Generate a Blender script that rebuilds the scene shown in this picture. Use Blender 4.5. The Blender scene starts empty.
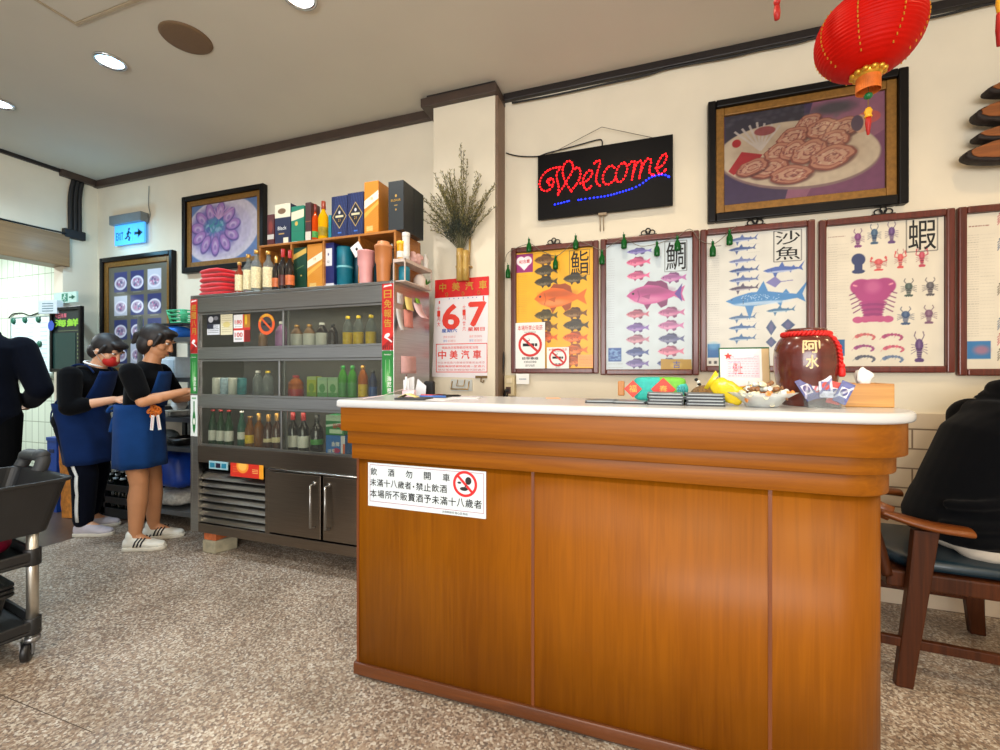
import bpy, math, random
import numpy as np
from mathutils import Vector, Matrix
random.seed(7)
SC = bpy.context.scene
COL = SC.collection
PI = math.pi
R = math.radians
# ------------------------------------------------------------------ camera, world, lights, exposure
YAW = R(18.8)
CS, CC = math.sin(YAW), math.cos(YAW)
FPX, HOR, EYE = 440.0, 370.0, 1.2
cam_d = bpy.data.cameras.new('camera'); cam = bpy.data.objects.new('camera', cam_d); COL.objects.link(cam)
cam.location = (0, 0, EYE); cam.rotation_euler = (R(90), 0, YAW)
cam_d.sensor_fit = 'HORIZONTAL'; cam_d.sensor_width = 36; cam_d.lens = FPX / 1000 * 36; cam_d.shift_y = -0.005
cam_d.clip_start = 0.05
SC.camera = cam
SC.view_settings.view_transform = 'Standard'; SC.view_settings.look = 'None'
SC.view_settings.gamma = 1; SC.view_settings.use_curve_mapping = False
SC.view_settings.exposure = 0.22
W = bpy.data.worlds.new('world'); SC.world = W; W.use_nodes = True
W.node_tree.nodes['Background'].inputs[0].default_value = (0.95, 0.98, 1.0, 1)
W.node_tree.nodes['Background'].inputs[1].default_value = 0.65

CEIL, WALL, LEFT = 3.03, 2.80, -5.10
def lamp(name, kind, loc, energy, col, size=.1, rot=(0, 0, 0), spot=None, sy=None):
    d = bpy.data.lights.new(name, kind); d.energy = energy; d.color = col
    if kind == 'AREA':
        d.shape = 'DISK' if sy is None else 'RECTANGLE'; d.size = size
        if sy: d.size_y = sy
    elif kind == 'SPOT': d.spot_size = R(spot); d.spot_blend = .8; d.shadow_soft_size = size
    else: d.shadow_soft_size = size
    o = bpy.data.objects.new(name, d); COL.objects.link(o); o.location = loc; o.rotation_euler = rot
    return o
AMBER = (1, .72, .40)
WARM, COOL, NEUT = (1, .84, .60), (.58, .82, 1), (1, .96, .9)
# recessed downlights: three are in view, the others of the same grid hang over the dining room behind the camera
LAMPS = [(-1.62, 1.72, NEUT, 26), (-3.02, 1.72, COOL, 30), (-4.21, 1.74, COOL, 52)]
HIDDEN_LAMPS = [(-.2, 1.72, WARM, 20), (1.25, 1.72, AMBER, 12), (2.6, 1.72, AMBER, 18), (-1.62, -.2, NEUT, 34), (-.2, -.2, WARM, 38), (1.25, -.2, WARM, 42),
                (2.6, -.2, WARM, 40), (-3.02, -.2, COOL, 34), (-.2, -1.9, WARM, 40), (1.25, -1.9, WARM, 40), (2.6, -1.9, WARM, 34), (-1.62, -1.9, NEUT, 36)]
for i, (x, y, c, e) in enumerate(LAMPS + HIDDEN_LAMPS):
    lamp('downlight_lamp', 'SPOT', (x, y, CEIL - .03), e * 1.7, c, .05, spot=150)
# kitchen ceiling tube
lamp('kitchen_tube_lamp', 'AREA', (-6.4, 1.5, 2.6), 78, (.86, .97, 1), .25, sy=1.3)
# unseen fill behind the camera, added to light the walls from the front
lamp('front_fill_light', 'AREA', (.2, -3.2, 1.5), 165, (1, .98, .95), 4.0, rot=(R(90), 0, 0), sy=1.6)

# ------------------------------------------------------------------ helpers
def ray(u, v):
    t = (u - 500) / FPX
    return (-CS + t * CC, CC + t * CS, (HOR - v) / FPX)
def at(u, v, Y=None, X=None, Z=None):
    a, b, c = ray(u, v)
    k = Y / b if Y is not None else (X / a if X is not None else (Z - EYE) / c)
    return Vector((a * k, b * k, EYE + c * k))
def lin(c):
    c = c / 255.0
    return c / 12.92 if c <= .04045 else ((c + .055) / 1.055) ** 2.4
def rgb(c): return (lin(c[0]), lin(c[1]), lin(c[2]), 1)
MATS = {}
def mat(name, c, rough=.5, metal=0, var=.06, scale=30, bump=0, spec=.5, coat=0, emit=0, stretch=(1, 1, 1), sheen=0, trans=0):
    if name in MATS: return MATS[name]
    m = bpy.data.materials.new(name); m.use_nodes = True; MATS[name] = m
    nt = m.node_tree; b = nt.nodes['Principled BSDF']
    b.inputs['Roughness'].default_value = rough; b.inputs['Metallic'].default_value = metal
    b.inputs['Specular IOR Level'].default_value = spec; b.inputs['Coat Weight'].default_value = coat
    b.inputs['Sheen Weight'].default_value = sheen; b.inputs['Transmission Weight'].default_value = trans
    tc = nt.nodes.new('ShaderNodeTexCoord'); mp = nt.nodes.new('ShaderNodeMapping'); mp.inputs['Scale'].default_value = stretch
    nz = nt.nodes.new('ShaderNodeTexNoise'); nz.inputs['Scale'].default_value = scale; nz.inputs['Detail'].default_value = 4
    nt.links.new(tc.outputs['Object'], mp.inputs[0]); nt.links.new(mp.outputs[0], nz.inputs[0])
    rp = nt.nodes.new('ShaderNodeValToRGB'); l = rgb(c)
    rp.color_ramp.elements[0].position = .3; rp.color_ramp.elements[1].position = .7
    rp.color_ramp.elements[0].color = tuple(max(0, x * (1 - var)) for x in l[:3]) + (1,)
    rp.color_ramp.elements[1].color = tuple(min(1, x * (1 + var)) for x in l[:3]) + (1,)
    nt.links.new(nz.outputs[0], rp.inputs[0]); nt.links.new(rp.outputs[0], b.inputs['Base Color'])
    if bump:
        bp = nt.nodes.new('ShaderNodeBump'); bp.inputs['Strength'].default_value = bump; bp.inputs['Distance'].default_value = .01
        nt.links.new(nz.outputs[0], bp.inputs['Height']); nt.links.new(bp.outputs[0], b.inputs['Normal'])
    if emit:
        b.inputs['Emission Color'].default_value = l; b.inputs['Emission Strength'].default_value = emit
    return m
def glass(name, tint=(255, 255, 255), rough=.03, ior=1.35, body=0.0):
    if name in MATS: return MATS[name]
    m = bpy.data.materials.new(name); m.use_nodes = True; MATS[name] = m
    nt = m.node_tree; nt.nodes.remove(nt.nodes['Principled BSDF']); out = nt.nodes['Material Output']
    tr = nt.nodes.new('ShaderNodeBsdfTransparent'); tr.inputs[0].default_value = rgb(tint)
    gl = nt.nodes.new('ShaderNodeBsdfGlossy'); gl.inputs['Roughness'].default_value = rough
    fr = nt.nodes.new('ShaderNodeFresnel'); fr.inputs[0].default_value = ior
    mx = nt.nodes.new('ShaderNodeMixShader')
    ge = nt.nodes.new('ShaderNodeNewGeometry'); mu = nt.nodes.new('ShaderNodeMath'); mu.operation = 'MULTIPLY_ADD'; mu.inputs[1].default_value = -1; mu.inputs[2].default_value = 1
    m3 = nt.nodes.new('ShaderNodeMath'); m3.operation = 'MULTIPLY'
    nt.links.new(ge.outputs['Backfacing'], mu.inputs[0]); nt.links.new(mu.outputs[0], m3.inputs[0]); nt.links.new(fr.outputs[0], m3.inputs[1])
    nt.links.new(m3.outputs[0], mx.inputs[0]); nt.links.new(tr.outputs[0], mx.inputs[1]); nt.links.new(gl.outputs[0], mx.inputs[2])
    last = mx
    if body:
        df = nt.nodes.new('ShaderNodeBsdfDiffuse'); df.inputs[0].default_value = rgb(tint)
        m2 = nt.nodes.new('ShaderNodeMixShader'); m2.inputs[0].default_value = body
        nt.links.new(mx.outputs[0], m2.inputs[1]); nt.links.new(df.outputs[0], m2.inputs[2]); last = m2
    nt.links.new(last.outputs[0], out.inputs[0])
    return m
def wood(name, c1, c2, axis='Z', rough=.35, scale=1.0, coat=.15, spec=.5):
    if name in MATS: return MATS[name]
    m = bpy.data.materials.new(name); m.use_nodes = True; MATS[name] = m
    nt = m.node_tree; b = nt.nodes['Principled BSDF']; b.inputs['Roughness'].default_value = rough; b.inputs['Coat Weight'].default_value = coat
    b.inputs['Coat Roughness'].default_value = .25; b.inputs['Specular IOR Level'].default_value = spec
    tc = nt.nodes.new('ShaderNodeTexCoord'); mp = nt.nodes.new('ShaderNodeMapping')
    s = [38 * scale] * 3; s['XYZ'.index(axis)] = 1.6 * scale; mp.inputs['Scale'].default_value = s
    nz = nt.nodes.new('ShaderNodeTexNoise'); nz.inputs['Scale'].default_value = 1.5; nz.inputs['Detail'].default_value = 6; nz.inputs['Distortion'].default_value = 1.2
    mp2 = nt.nodes.new('ShaderNodeMapping'); s2 = [3 * scale] * 3; s2['XYZ'.index(axis)] = .5 * scale; mp2.inputs['Scale'].default_value = s2
    nz2 = nt.nodes.new('ShaderNodeTexNoise'); nz2.inputs['Scale'].default_value = 1.5; nz2.inputs['Detail'].default_value = 3
    ad = nt.nodes.new('ShaderNodeMath'); ad.operation = 'MULTIPLY_ADD'; ad.inputs[1].default_value = .55
    ad2 = nt.nodes.new('ShaderNodeMath'); ad2.operation = 'MULTIPLY'; ad2.inputs[1].default_value = .45
    rp = nt.nodes.new('ShaderNodeValToRGB'); rp.color_ramp.elements[0].position = .35; rp.color_ramp.elements[1].position = .65
    rp.color_ramp.elements[0].color = rgb(c1); rp.color_ramp.elements[1].color = rgb(c2)
    L = nt.links.new
    L(tc.outputs['Object'], mp.inputs[0]); L(tc.outputs['Object'], mp2.inputs[0]); L(mp.outputs[0], nz.inputs[0]); L(mp2.outputs[0], nz2.inputs[0])
    L(nz2.outputs[0], ad2.inputs[0]); L(nz.outputs[0], ad.inputs[0]); L(ad2.outputs[0], ad.inputs[2]); L(ad.outputs[0], rp.inputs[0]); L(rp.outputs[0], b.inputs['Base Color'])
    return m
def print_mat(name='print', rough=.45, coat=0.0):
    if name in MATS: return MATS[name]
    m = bpy.data.materials.new(name); m.use_nodes = True; MATS[name] = m
    nt = m.node_tree; b = nt.nodes['Principled BSDF']; b.inputs['Roughness'].default_value = rough; b.inputs['Coat Weight'].default_value = coat
    b.inputs['Coat Roughness'].default_value = .08
    a = nt.nodes.new('ShaderNodeAttribute'); a.attribute_name = 'ink'
    nt.links.new(a.outputs['Color'], b.inputs['Base Color'])
    return m

def wl(o):
    v = Vector((0, 0, 0))
    while o is not None: v = v + o.location; o = o.parent
    return v
class MB:
    def __init__(s): s.v = []; s.f = []; s.m = []; s.s = []
    def add(s, vs, fs, mi=0, smooth=False, M=None):
        b = len(s.v)
        for p in vs:
            p = Vector(p); s.v.append(M @ p if M is not None else p)
        for f in fs:
            s.f.append(tuple(b + i for i in f)); s.m.append(mi); s.s.append(smooth)
        return s
    def box(s, x0, x1, y0, y1, z0, z1, mi=0, M=None):
        vs = [(x, y, z) for z in (z0, z1) for y in (y0, y1) for x in (x0, x1)]
        return s.add(vs, [(0, 2, 3, 1), (4, 5, 7, 6), (0, 1, 5, 4), (2, 6, 7, 3), (0, 4, 6, 2), (1, 3, 7, 5)], mi, False, M)
    def cbox(s, c, d, mi=0, M=None, rz=0):
        T = Matrix.Translation(c) @ Matrix.Rotation(rz, 4, 'Z')
        if M is not None: T = M @ T
        return s.box(-d[0] / 2, d[0] / 2, -d[1] / 2, d[1] / 2, -d[2] / 2, d[2] / 2, mi, T)
    def lathe(s, prof, n=20, c=(0, 0, 0), mi=0, smooth=True, M=None, sq=(1, 1)):
        vs = []; fs = []; k = len(prof)
        for r, z in prof:
            for i in range(n):
                a = 2 * PI * i / n; vs.append((c[0] + r * math.cos(a) * sq[0], c[1] + r * math.sin(a) * sq[1], c[2] + z))
        for j in range(k - 1):
            for i in range(n):
                fs.append((j * n + i, j * n + (i + 1) % n, (j + 1) * n + (i + 1) % n, (j + 1) * n + i))
        if prof[0][0] > 1e-6: fs.append(tuple(reversed(range(n))))
        if prof[-1][0] > 1e-6: fs.append(tuple(range((k - 1) * n, k * n)))
        return s.add(vs, fs, mi, smooth, M)
    def tube(s, pts, r, n=10, mi=0, M=None, closed=False, flat=None, smooth=True):
        pts = [Vector(p) for p in pts]; k = len(pts)
        rs = r if isinstance(r, (list, tuple)) else [r] * k
        vs = []; fs = []; up = None
        for i in range(k):
            if closed: d = pts[(i + 1) % k] - pts[i - 1]
            else: d = pts[min(i + 1, k - 1)] - pts[max(i - 1, 0)]
            d.normalize()
            if up is None:
                up = Vector((0, 0, 1)) if abs(d.z) < .9 else Vector((0, 1, 0))
            sd = d.cross(up).normalized(); up = sd.cross(d).normalized()
            fa, fb = flat if flat else (1, 1)
            for j in range(n):
                a = 2 * PI * j / n
                vs.append(pts[i] + sd * (math.cos(a) * rs[i] * fa) + up * (math.sin(a) * rs[i] * fb))
        for i in range(k if closed else k - 1):
            i2 = (i + 1) % k
            for j in range(n):
                fs.append((i * n + j, i * n + (j + 1) % n, i2 * n + (j + 1) % n, i2 * n + j))
        if not closed: fs.append(tuple(reversed(range(n)))); fs.append(tuple(range((k - 1) * n, k * n)))
        return s.add(vs, fs, mi, smooth, M)
    def prism(s, poly, z0, z1, mi=0, M=None, smooth=False):
        n = len(poly)
        a = sum(poly[i][0] * poly[(i + 1) % n][1] - poly[(i + 1) % n][0] * poly[i][1] for i in range(n))
        if a < 0: poly = list(reversed(poly))
        vs = [(x, y, z0) for x, y in poly] + [(x, y, z1) for x, y in poly]
        fs = [tuple(reversed(range(n))), tuple(range(n, 2 * n))]
        b = len(s.v); s.add(vs, fs, mi, False, M)
        for i in range(n):
            j = (i + 1) % n; s.f.append((b + i, b + j, b + n + j, b + n + i)); s.m.append(mi); s.s.append(smooth)
        return s
    def ell(s, c, r, n=16, k=10, mi=0, M=None, rot=None):
        prof = [(math.sin(PI * i / k), -math.cos(PI * i / k)) for i in range(k + 1)]
        prof[0] = (0, -1); prof[-1] = (0, 1)
        T = Matrix.Translation(c)
        if rot is not None: T = T @ rot.to_4x4()
        T = T @ Matrix.Diagonal((r[0], r[1], r[2], 1))
        if M is not None: T = M @ T
        vs = [(0, 0, -1)]; fs = []
        for j in range(1, k):
            for i in range(n):
                a = 2 * PI * i / n; vs.append((prof[j][0] * math.cos(a), prof[j][0] * math.sin(a), prof[j][1]))
        vs.append((0, 0, 1)); L = len(vs) - 1
        for i in range(n):
            i2 = (i + 1) % n
            fs.append((0, 1 + i2, 1 + i)); fs.append((L, L - n + i, L - n + i2))
            for j in range(k - 2):
                fs.append((1 + j * n + i, 1 + j * n + i2, 1 + (j + 1) * n + i2, 1 + (j + 1) * n + i))
        return s.add(vs, fs, mi, True, T)
    def cap(s, p0, p1, r0, r1, n=14, mi=0, M=None):
        """tapered capsule, closed"""
        p0 = Vector(p0); p1 = Vector(p1); d = (p1 - p0).normalized(); L = (p1 - p0).length
        st = [(-.98, .2), (-.8, .6), (-.5, .866), (0, 1)]
        pts = [p0 + d * (a * r0) for a, _ in st]; rr = [b * r0 for _, b in st]
        pts += [p1 + d * (-a * r1) for a, _ in reversed(st)]; rr += [b * r1 for _, b in reversed(st)]
        return s.tube(pts, rr, n, mi, M)
    def loft(s, rings, n=20, mi=0, M=None):
        """rings: (centre, vecU, vecV) closed both ends"""
        vs = []; fs = []; k = len(rings)
        for c, u, v in rings:
            c, u, v = Vector(c), Vector(u), Vector(v)
            for i in range(n):
                a = 2 * PI * i / n; vs.append(c + u * math.cos(a) + v * math.sin(a))
        for j in range(k - 1):
            for i in range(n): fs.append((j * n + i, j * n + (i + 1) % n, (j + 1) * n + (i + 1) % n, (j + 1) * n + i))
        fs.append(tuple(reversed(range(n)))); fs.append(tuple(range((k - 1) * n, k * n)))
        return s.add(vs, fs, mi, True, M)
    def text(s, body, x0, x1, y0, y1, z=0, mi=0, M=None, bold=0, keep=True, align='C', thick=0.0):
        vs, fs = text_geo(body)
        if not vs: return s
        xa, xb = min(v[0] for v in vs), max(v[0] for v in vs); ya, yb = min(v[1] for v in vs), max(v[1] for v in vs)
        sx = (x1 - x0) / max(xb - xa, 1e-6); sy = (y1 - y0) / max(yb - ya, 1e-6)
        if keep: sx = sy = min(sx, sy)
        ox = x0 + ((x1 - x0) - sx * (xb - xa)) / 2 if align == 'C' else x0
        oy = y0 + ((y1 - y0) - sy * (yb - ya)) / 2
        for k, (bx, by) in enumerate([(-1, 0), (1, 0), (0, -1), (0, 1)] if bold else [(0, 0)]):
            s.add([(ox + (v[0] - xa + bx * bold * .8) * sx, oy + (v[1] - ya + by * bold * .8) * sy, z + .00004 * k) for v in vs], fs, mi, False, M)
        return s
    def disc(s, c, r, mi=0, M=None, n=36):
        return s.add([(c[0] + r * math.cos(2 * PI * i / n), c[1] + r * math.sin(2 * PI * i / n), c[2]) for i in range(n)], [tuple(range(n))], mi, False, M)
    def build(s, name, mats, parent=None, bevel=0, seg=2, loc=None, mods=()):
        if not isinstance(mats, (list, tuple)): mats = [mats]
        off = wl(parent) if parent is not None else Vector((0, 0, 0))
        if loc is not None: off = off + Vector(loc)
        me = bpy.data.meshes.new(name)
        me.from_pydata([tuple(v - off) for v in s.v], [], s.f)
        for m in mats: me.materials.append(m)
        me.polygons.foreach_set('material_index', s.m); me.polygons.foreach_set('use_smooth', s.s)
        me.update()
        o = bpy.data.objects.new(name, me); COL.objects.link(o)
        if loc is not None: o.location = loc
        if parent is not None: o.parent = parent
        if bevel:
            b = o.modifiers.new('bevel', 'BEVEL'); b.width = bevel; b.segments = seg; b.limit_method = 'ANGLE'; b.angle_limit = R(40)
        for kind, a in mods:
            if kind == 'REMESH':
                r = o.modifiers.new('remesh', 'REMESH'); r.mode = 'VOXEL'; r.voxel_size = a; r.use_smooth_shade = True
            elif kind == 'SMOOTH':
                r = o.modifiers.new('smooth', 'SMOOTH'); r.factor = .5; r.iterations = a
            elif kind == 'SUBSURF':
                r = o.modifiers.new('subsurf', 'SUBSURF'); r.levels = a; r.render_levels = a
            elif kind == 'SOLID':
                r = o.modifiers.new('solid', 'SOLIDIFY'); r.thickness = a; r.offset = 0
        return o
TG = {}
def text_geo(body):
    k = body
    if k in TG: return TG[k]
    cu = bpy.data.curves.new('t', 'FONT'); cu.body = body; cu.resolution_u = 3
    o = bpy.data.objects.new('t', cu); COL.objects.link(o)
    dg = bpy.context.evaluated_depsgraph_get(); me = bpy.data.meshes.new_from_object(o.evaluated_get(dg))
    vs = [tuple(v.co) for v in me.vertices]; fs = [tuple(p.vertices) for p in me.polygons]
    bpy.data.objects.remove(o); bpy.data.curves.remove(cu); bpy.data.meshes.remove(me)
    TG[k] = (vs, fs)
    return TG[k]
def tag(o, label, cat, group=None, kind=None):
    o['label'] = label; o['category'] = cat
    if group: o['group'] = group
    if kind: o['kind'] = kind
    return o
def thing(name, label, cat, loc, group=None, rz=0):
    o = bpy.data.objects.new(name, None); COL.objects.link(o); o.location = loc; o.empty_display_size = .05
    o.rotation_euler = (0, 0, rz)
    return tag(o, label, cat, group)
def struct(o, label=None, cat=None):
    o['kind'] = 'structure'
    if label: o['label'] = label; o['category'] = cat or 'room'
    return o
def dup(o, loc, label=None, rz=None, parent=None):
    c = o.copy(); COL.objects.link(c)
    if parent is not None: c.parent = parent
    else:
        if loc is not None: c.location = loc
        if rz is not None: c.rotation_euler = (0, 0, rz)
    if label: c['label'] = label
    for ch in list(o.children): dup(ch, None, None, None, c)
    return c
def wallM(x, z, Y=WALL): return Matrix(((1, 0, 0, x), (0, 0, -1, Y), (0, 1, 0, z), (0, 0, 0, 1)))
def catmull(pts, n=6, closed=False):
    P = [Vector(p) for p in pts]; k = len(P); out = []
    for i in range(k if closed else k - 1):
        a = P[(i - 1) % k] if (closed or i) else P[0]; b = P[i]; c = P[(i + 1) % k]; d = P[(i + 2) % k] if (closed or i + 2 < k) else P[-1]
        for j in range(n):
            t = j / n
            out.append(.5 * ((2 * b) + (c - a) * t + (2 * a - 5 * b + 4 * c - d) * t * t + (3 * b - a - 3 * c + d) * t ** 3))
    if not closed: out.append(P[-1])
    return out
def rounded(x0, x1, y0, y1, r, n=6):
    out = []
    for cx, cy, a0 in ((x1 - r, y1 - r, 0), (x0 + r, y1 - r, 90), (x0 + r, y0 + r, 180), (x1 - r, y0 + r, 270)):
        for i in range(n + 1):
            a = R(a0 + 90 * i / n); out.append((cx + r * math.cos(a), cy + r * math.sin(a)))
    return out

class Cv:
    """small painter for printed pictures; units are metres on the sheet, y up"""
    def __init__(s, w, h, res, bg):
        s.w, s.h, s.n, s.m = w, h, int(w * res), int(h * res); s.res = res
        s.a = np.zeros((s.m, s.n, 3)); s.a[:] = np.array(bg) / 255.
        s.xs = (np.arange(s.n) + .5) / s.n * w; s.ys = (np.arange(s.m) + .5) / s.m * h
        s.rng = np.random.RandomState(3)
    def _box(s, x0, x1, y0, y1):
        i0 = max(0, int(x0 / s.w * s.n) - 1); i1 = min(s.n, int(x1 / s.w * s.n) + 2); j0 = max(0, int(y0 / s.h * s.m) - 1); j1 = min(s.m, int(y1 / s.h * s.m) + 2)
        return i0, i1, j0, j1
    def _mix(s, b, mask, col, al):
        i0, i1, j0, j1 = b
        k = (mask * al)[..., None]; s.a[j0:j1, i0:i1] = s.a[j0:j1, i0:i1] * (1 - k) + np.array(col) / 255. * k
    def poly(s, pts, col, al=1.0):
        P = [(p[0], p[1]) for p in pts]
        b = s._box(min(p[0] for p in P), max(p[0] for p in P), min(p[1] for p in P), max(p[1] for p in P)); i0, i1, j0, j1 = b
        if i1 <= i0 or j1 <= j0: return s
        acc = 0
        for ox, oy in ((-.25, -.25), (.25, -.25), (-.25, .25), (.25, .25)):
            X, Y = np.meshgrid(s.xs[i0:i1] + ox / s.res, s.ys[j0:j1] + oy / s.res); ins = np.zeros(X.shape, bool)
            for k in range(len(P)):
                (xa, ya), (xb, yb) = P[k], P[k - 1]
                if ya == yb: continue
                c = ((ya > Y) != (yb > Y)) & (X < (xb - xa) * (Y - ya) / (yb - ya) + xa); ins ^= c
            acc = acc + ins
        s._mix(b, acc / 4., col, al); return s
    def ell(s, cx, cy, rx, ry, col, al=1.0, rot=0, soft=.12):
        m = max(rx, ry) * 1.2; b = s._box(cx - m, cx + m, cy - m, cy + m); i0, i1, j0, j1 = b
        if i1 <= i0 or j1 <= j0: return s
        X, Y = np.meshgrid(s.xs[i0:i1] - cx, s.ys[j0:j1] - cy); c, q = math.cos(rot), math.sin(rot)
        d = np.sqrt(((X * c + Y * q) / rx) ** 2 + ((-X * q + Y * c) / ry) ** 2)
        s._mix(b, np.clip((1 - d) / soft + .5, 0, 1), col, al); return s
    def rect(s, x0, x1, y0, y1, col, al=1.0): return s.poly([(x0, y0), (x1, y0), (x1, y1), (x0, y1)], col, al)
    def line(s, pts, w, col, al=1.0):
        for k in range(len(pts) - 1):
            (xa, ya), (xb, yb) = pts[k][:2], pts[k + 1][:2]; dx, dy = xb - xa, yb - ya; L = math.hypot(dx, dy) or 1; nx, ny = -dy / L * w / 2, dx / L * w / 2
            s.poly([(xa + nx, ya + ny), (xb + nx, yb + ny), (xb - nx, yb - ny), (xa - nx, ya - ny)], col, al)
        return s
    def blotch(s, k, amp):
        """slow printed mottling"""
        g = s.rng.rand(s.m // k + 3, s.n // k + 3, 1); y = np.arange(s.m) / k; x = np.arange(s.n) / k; j = y.astype(int); i = x.astype(int); fy = (y - j)[:, None, None]; fx = (x - i)[None, :, None]
        v = g[j][:, i] * (1 - fy) * (1 - fx) + g[j + 1][:, i] * fy * (1 - fx) + g[j][:, i + 1] * (1 - fy) * fx + g[j + 1][:, i + 1] * fy * fx
        s.a *= 1 + amp * (v - .5); return s
    def sheet(s, name, M, parent, mats=None, extra=None, z=0.0):
        """grid mesh in the plane of M (origin at lower left); extra = MB of lettering in material slots 1..."""
        n, m = s.n, s.m; xs = np.linspace(0, s.w, n); ys = np.linspace(0, s.h, m); off = wl(parent) if parent is not None else Vector((0, 0, 0))
        X, Y = np.meshgrid(xs, ys); A = np.array(M)
        V = np.stack([X.ravel(), Y.ravel(), np.full(n * m, z)], 1) @ A[:3, :3].T + A[:3, 3] - np.array(off)
        idx = np.arange(n * m).reshape(m, n); F = np.stack([idx[:-1, :-1], idx[:-1, 1:], idx[1:, 1:], idx[1:, :-1]], -1).reshape(-1, 4)
        ex_v = [tuple(v - off) for v in extra.v] if extra else []; ex_f = [tuple(i + n * m for i in f) for f in extra.f] if extra else []
        me = bpy.data.meshes.new(name); me.from_pydata([tuple(v) for v in V] + ex_v, [], [tuple(f) for f in F.tolist()] + ex_f)
        c = np.clip(s.a, 0, 1); c = np.where(c <= .04045, c / 12.92, ((c + .055) / 1.055) ** 2.4).reshape(-1, 3)
        at_ = me.attributes.new('ink', 'FLOAT_COLOR', 'POINT'); buf = np.ones((n * m + len(ex_v), 4), np.float32); buf[:n * m, :3] = c
        at_.data.foreach_set('color', buf.ravel())
        for q in (mats or [print_mat()]): me.materials.append(q)
        if extra: me.polygons.foreach_set('material_index', [0] * len(F) + [q + 1 for q in extra.m])
        me.update(); o = bpy.data.objects.new(name, me); COL.objects.link(o)
        if parent is not None: o.parent = parent
        return o
# ------------------------------------------------------------------ setting
def floor_mat():
    m = bpy.data.materials.new('terrazzo'); m.use_nodes = True; nt = m.node_tree; b = nt.nodes['Principled BSDF']
    L = nt.links.new; tc = nt.nodes.new('ShaderNodeTexCoord')
    v = nt.nodes.new('ShaderNodeTexVoronoi'); v.inputs['Scale'].default_value = 135; v.inputs['Randomness'].default_value = 1
    v2 = nt.nodes.new('ShaderNodeTexVoronoi'); v2.inputs['Scale'].default_value = 260
    L(tc.outputs['Object'], v.inputs['Vector']); L(tc.outputs['Object'], v2.inputs['Vector'])
    sp = nt.nodes.new('ShaderNodeSeparateColor'); L(v.outputs['Color'], sp.inputs[0])
    sp2 = nt.nodes.new('ShaderNodeSeparateColor'); L(v2.outputs['Color'], sp2.inputs[0])
    r = nt.nodes.new('ShaderNodeValToRGB'); r.color_ramp.interpolation = 'CONSTANT'
    cs = [(0, (118, 96, 80)), (.22, (168, 146, 124)), (.42, (214, 202, 182)), (.58, (150, 122, 98)), (.72, (186, 170, 150)), (.86, (232, 226, 212)), (.94, (96, 82, 74))]
    e = r.color_ramp.elements
    while len(e) > 1: e.remove(e[-1])
    e[0].position = 0; e[0].color = rgb(cs[0][1])
    for p, c in cs[1:]:
        k = e.new(p); k.color = rgb(c)
    L(sp.outputs[0], r.inputs[0])
    r2 = nt.nodes.new('ShaderNodeValToRGB'); r2.color_ramp.elements[0].color = rgb((120, 104, 92)); r2.color_ramp.elements[1].color = rgb((206, 192, 174)); L(sp2.outputs[1], r2.inputs[0])
    mx = nt.nodes.new('ShaderNodeMixRGB'); mx.inputs[0].default_value = .3; L(r.outputs[0], mx.inputs[1]); L(r2.outputs[0], mx.inputs[2])
    nz = nt.nodes.new('ShaderNodeTexNoise'); nz.inputs['Scale'].default_value = 3.2; nz.inputs['Detail'].default_value = 5; L(tc.outputs['Object'], nz.inputs[0])
    r3 = nt.nodes.new('ShaderNodeValToRGB'); r3.color_ramp.elements[0].position = .32; r3.color_ramp.elements[0].color = (.59, .575, .57, 1); r3.color_ramp.elements[1].position = .62; r3.color_ramp.elements[1].color = (.87, .87, .885, 1); L(nz.outputs[0], r3.inputs[0])
    m2 = nt.nodes.new('ShaderNodeMixRGB'); m2.blend_type = 'MULTIPLY'; m2.inputs[0].default_value = 1; L(mx.outputs[0], m2.inputs[1]); L(r3.outputs[0], m2.inputs[2])
    L(m2.outputs[0], b.inputs['Base Color']); b.inputs['Roughness'].default_value = .42
    return m
def tile_mat(name, c, mortar, w, h, off=.5, rough=.2, ax='xz', var=.04, msize=.004):
    m = bpy.data.materials.new(name); m.use_nodes = True; nt = m.node_tree; b = nt.nodes['Principled BSDF']; L = nt.links.new
    tc = nt.nodes.new('ShaderNodeTexCoord'); mp = nt.nodes.new('ShaderNodeMapping')
    if ax == 'xz': mp.inputs['Rotation'].default_value = (R(-90), 0, 0)
    br = nt.nodes.new('ShaderNodeTexBrick'); br.offset = off; br.inputs['Scale'].default_value = 1; br.inputs['Brick Width'].default_value = w; br.inputs['Row Height'].default_value = h
    br.inputs['Mortar Size'].default_value = msize; br.inputs['Color1'].default_value = rgb(c); br.inputs['Color2'].default_value = rgb(tuple(x * (1 - var) for x in c)); br.inputs['Mortar'].default_value = rgb(mortar)
    L(tc.outputs['Object'], mp.inputs[0]); L(mp.outputs[0], br.inputs['Vector']); L(br.outputs['Color'], b.inputs['Base Color']); b.inputs['Roughness'].default_value = rough
    bp = nt.nodes.new('ShaderNodeBump'); bp.inputs['Strength'].default_value = .4; bp.inputs['Distance'].default_value = .004; bp.invert = True; L(br.outputs['Fac'], bp.inputs['Height']); L(bp.outputs[0], b.inputs['Normal'])
    return m
plaster = mat('plaster', (226, 216, 194), .75, var=.03, scale=5, bump=.02)
ceil_m = mat('ceiling paint', (202, 196, 180), .8, var=.025, scale=2)
brown_trim = mat('brown trim', (66, 52, 44), .45, var=.12, scale=14)
black_trim = mat('black trim', (30, 24, 24), .4, var=.1)
black_rubber = mat('black rubber', (22, 22, 24), .55)
XR, YB = 4.2, -3.6
struct(MB().box(-3.89, XR, YB, WALL + .15, -.1, 0).build('floor', floor_mat()), 'speckled brown and beige terrazzo floor of the restaurant', 'floor')
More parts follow.
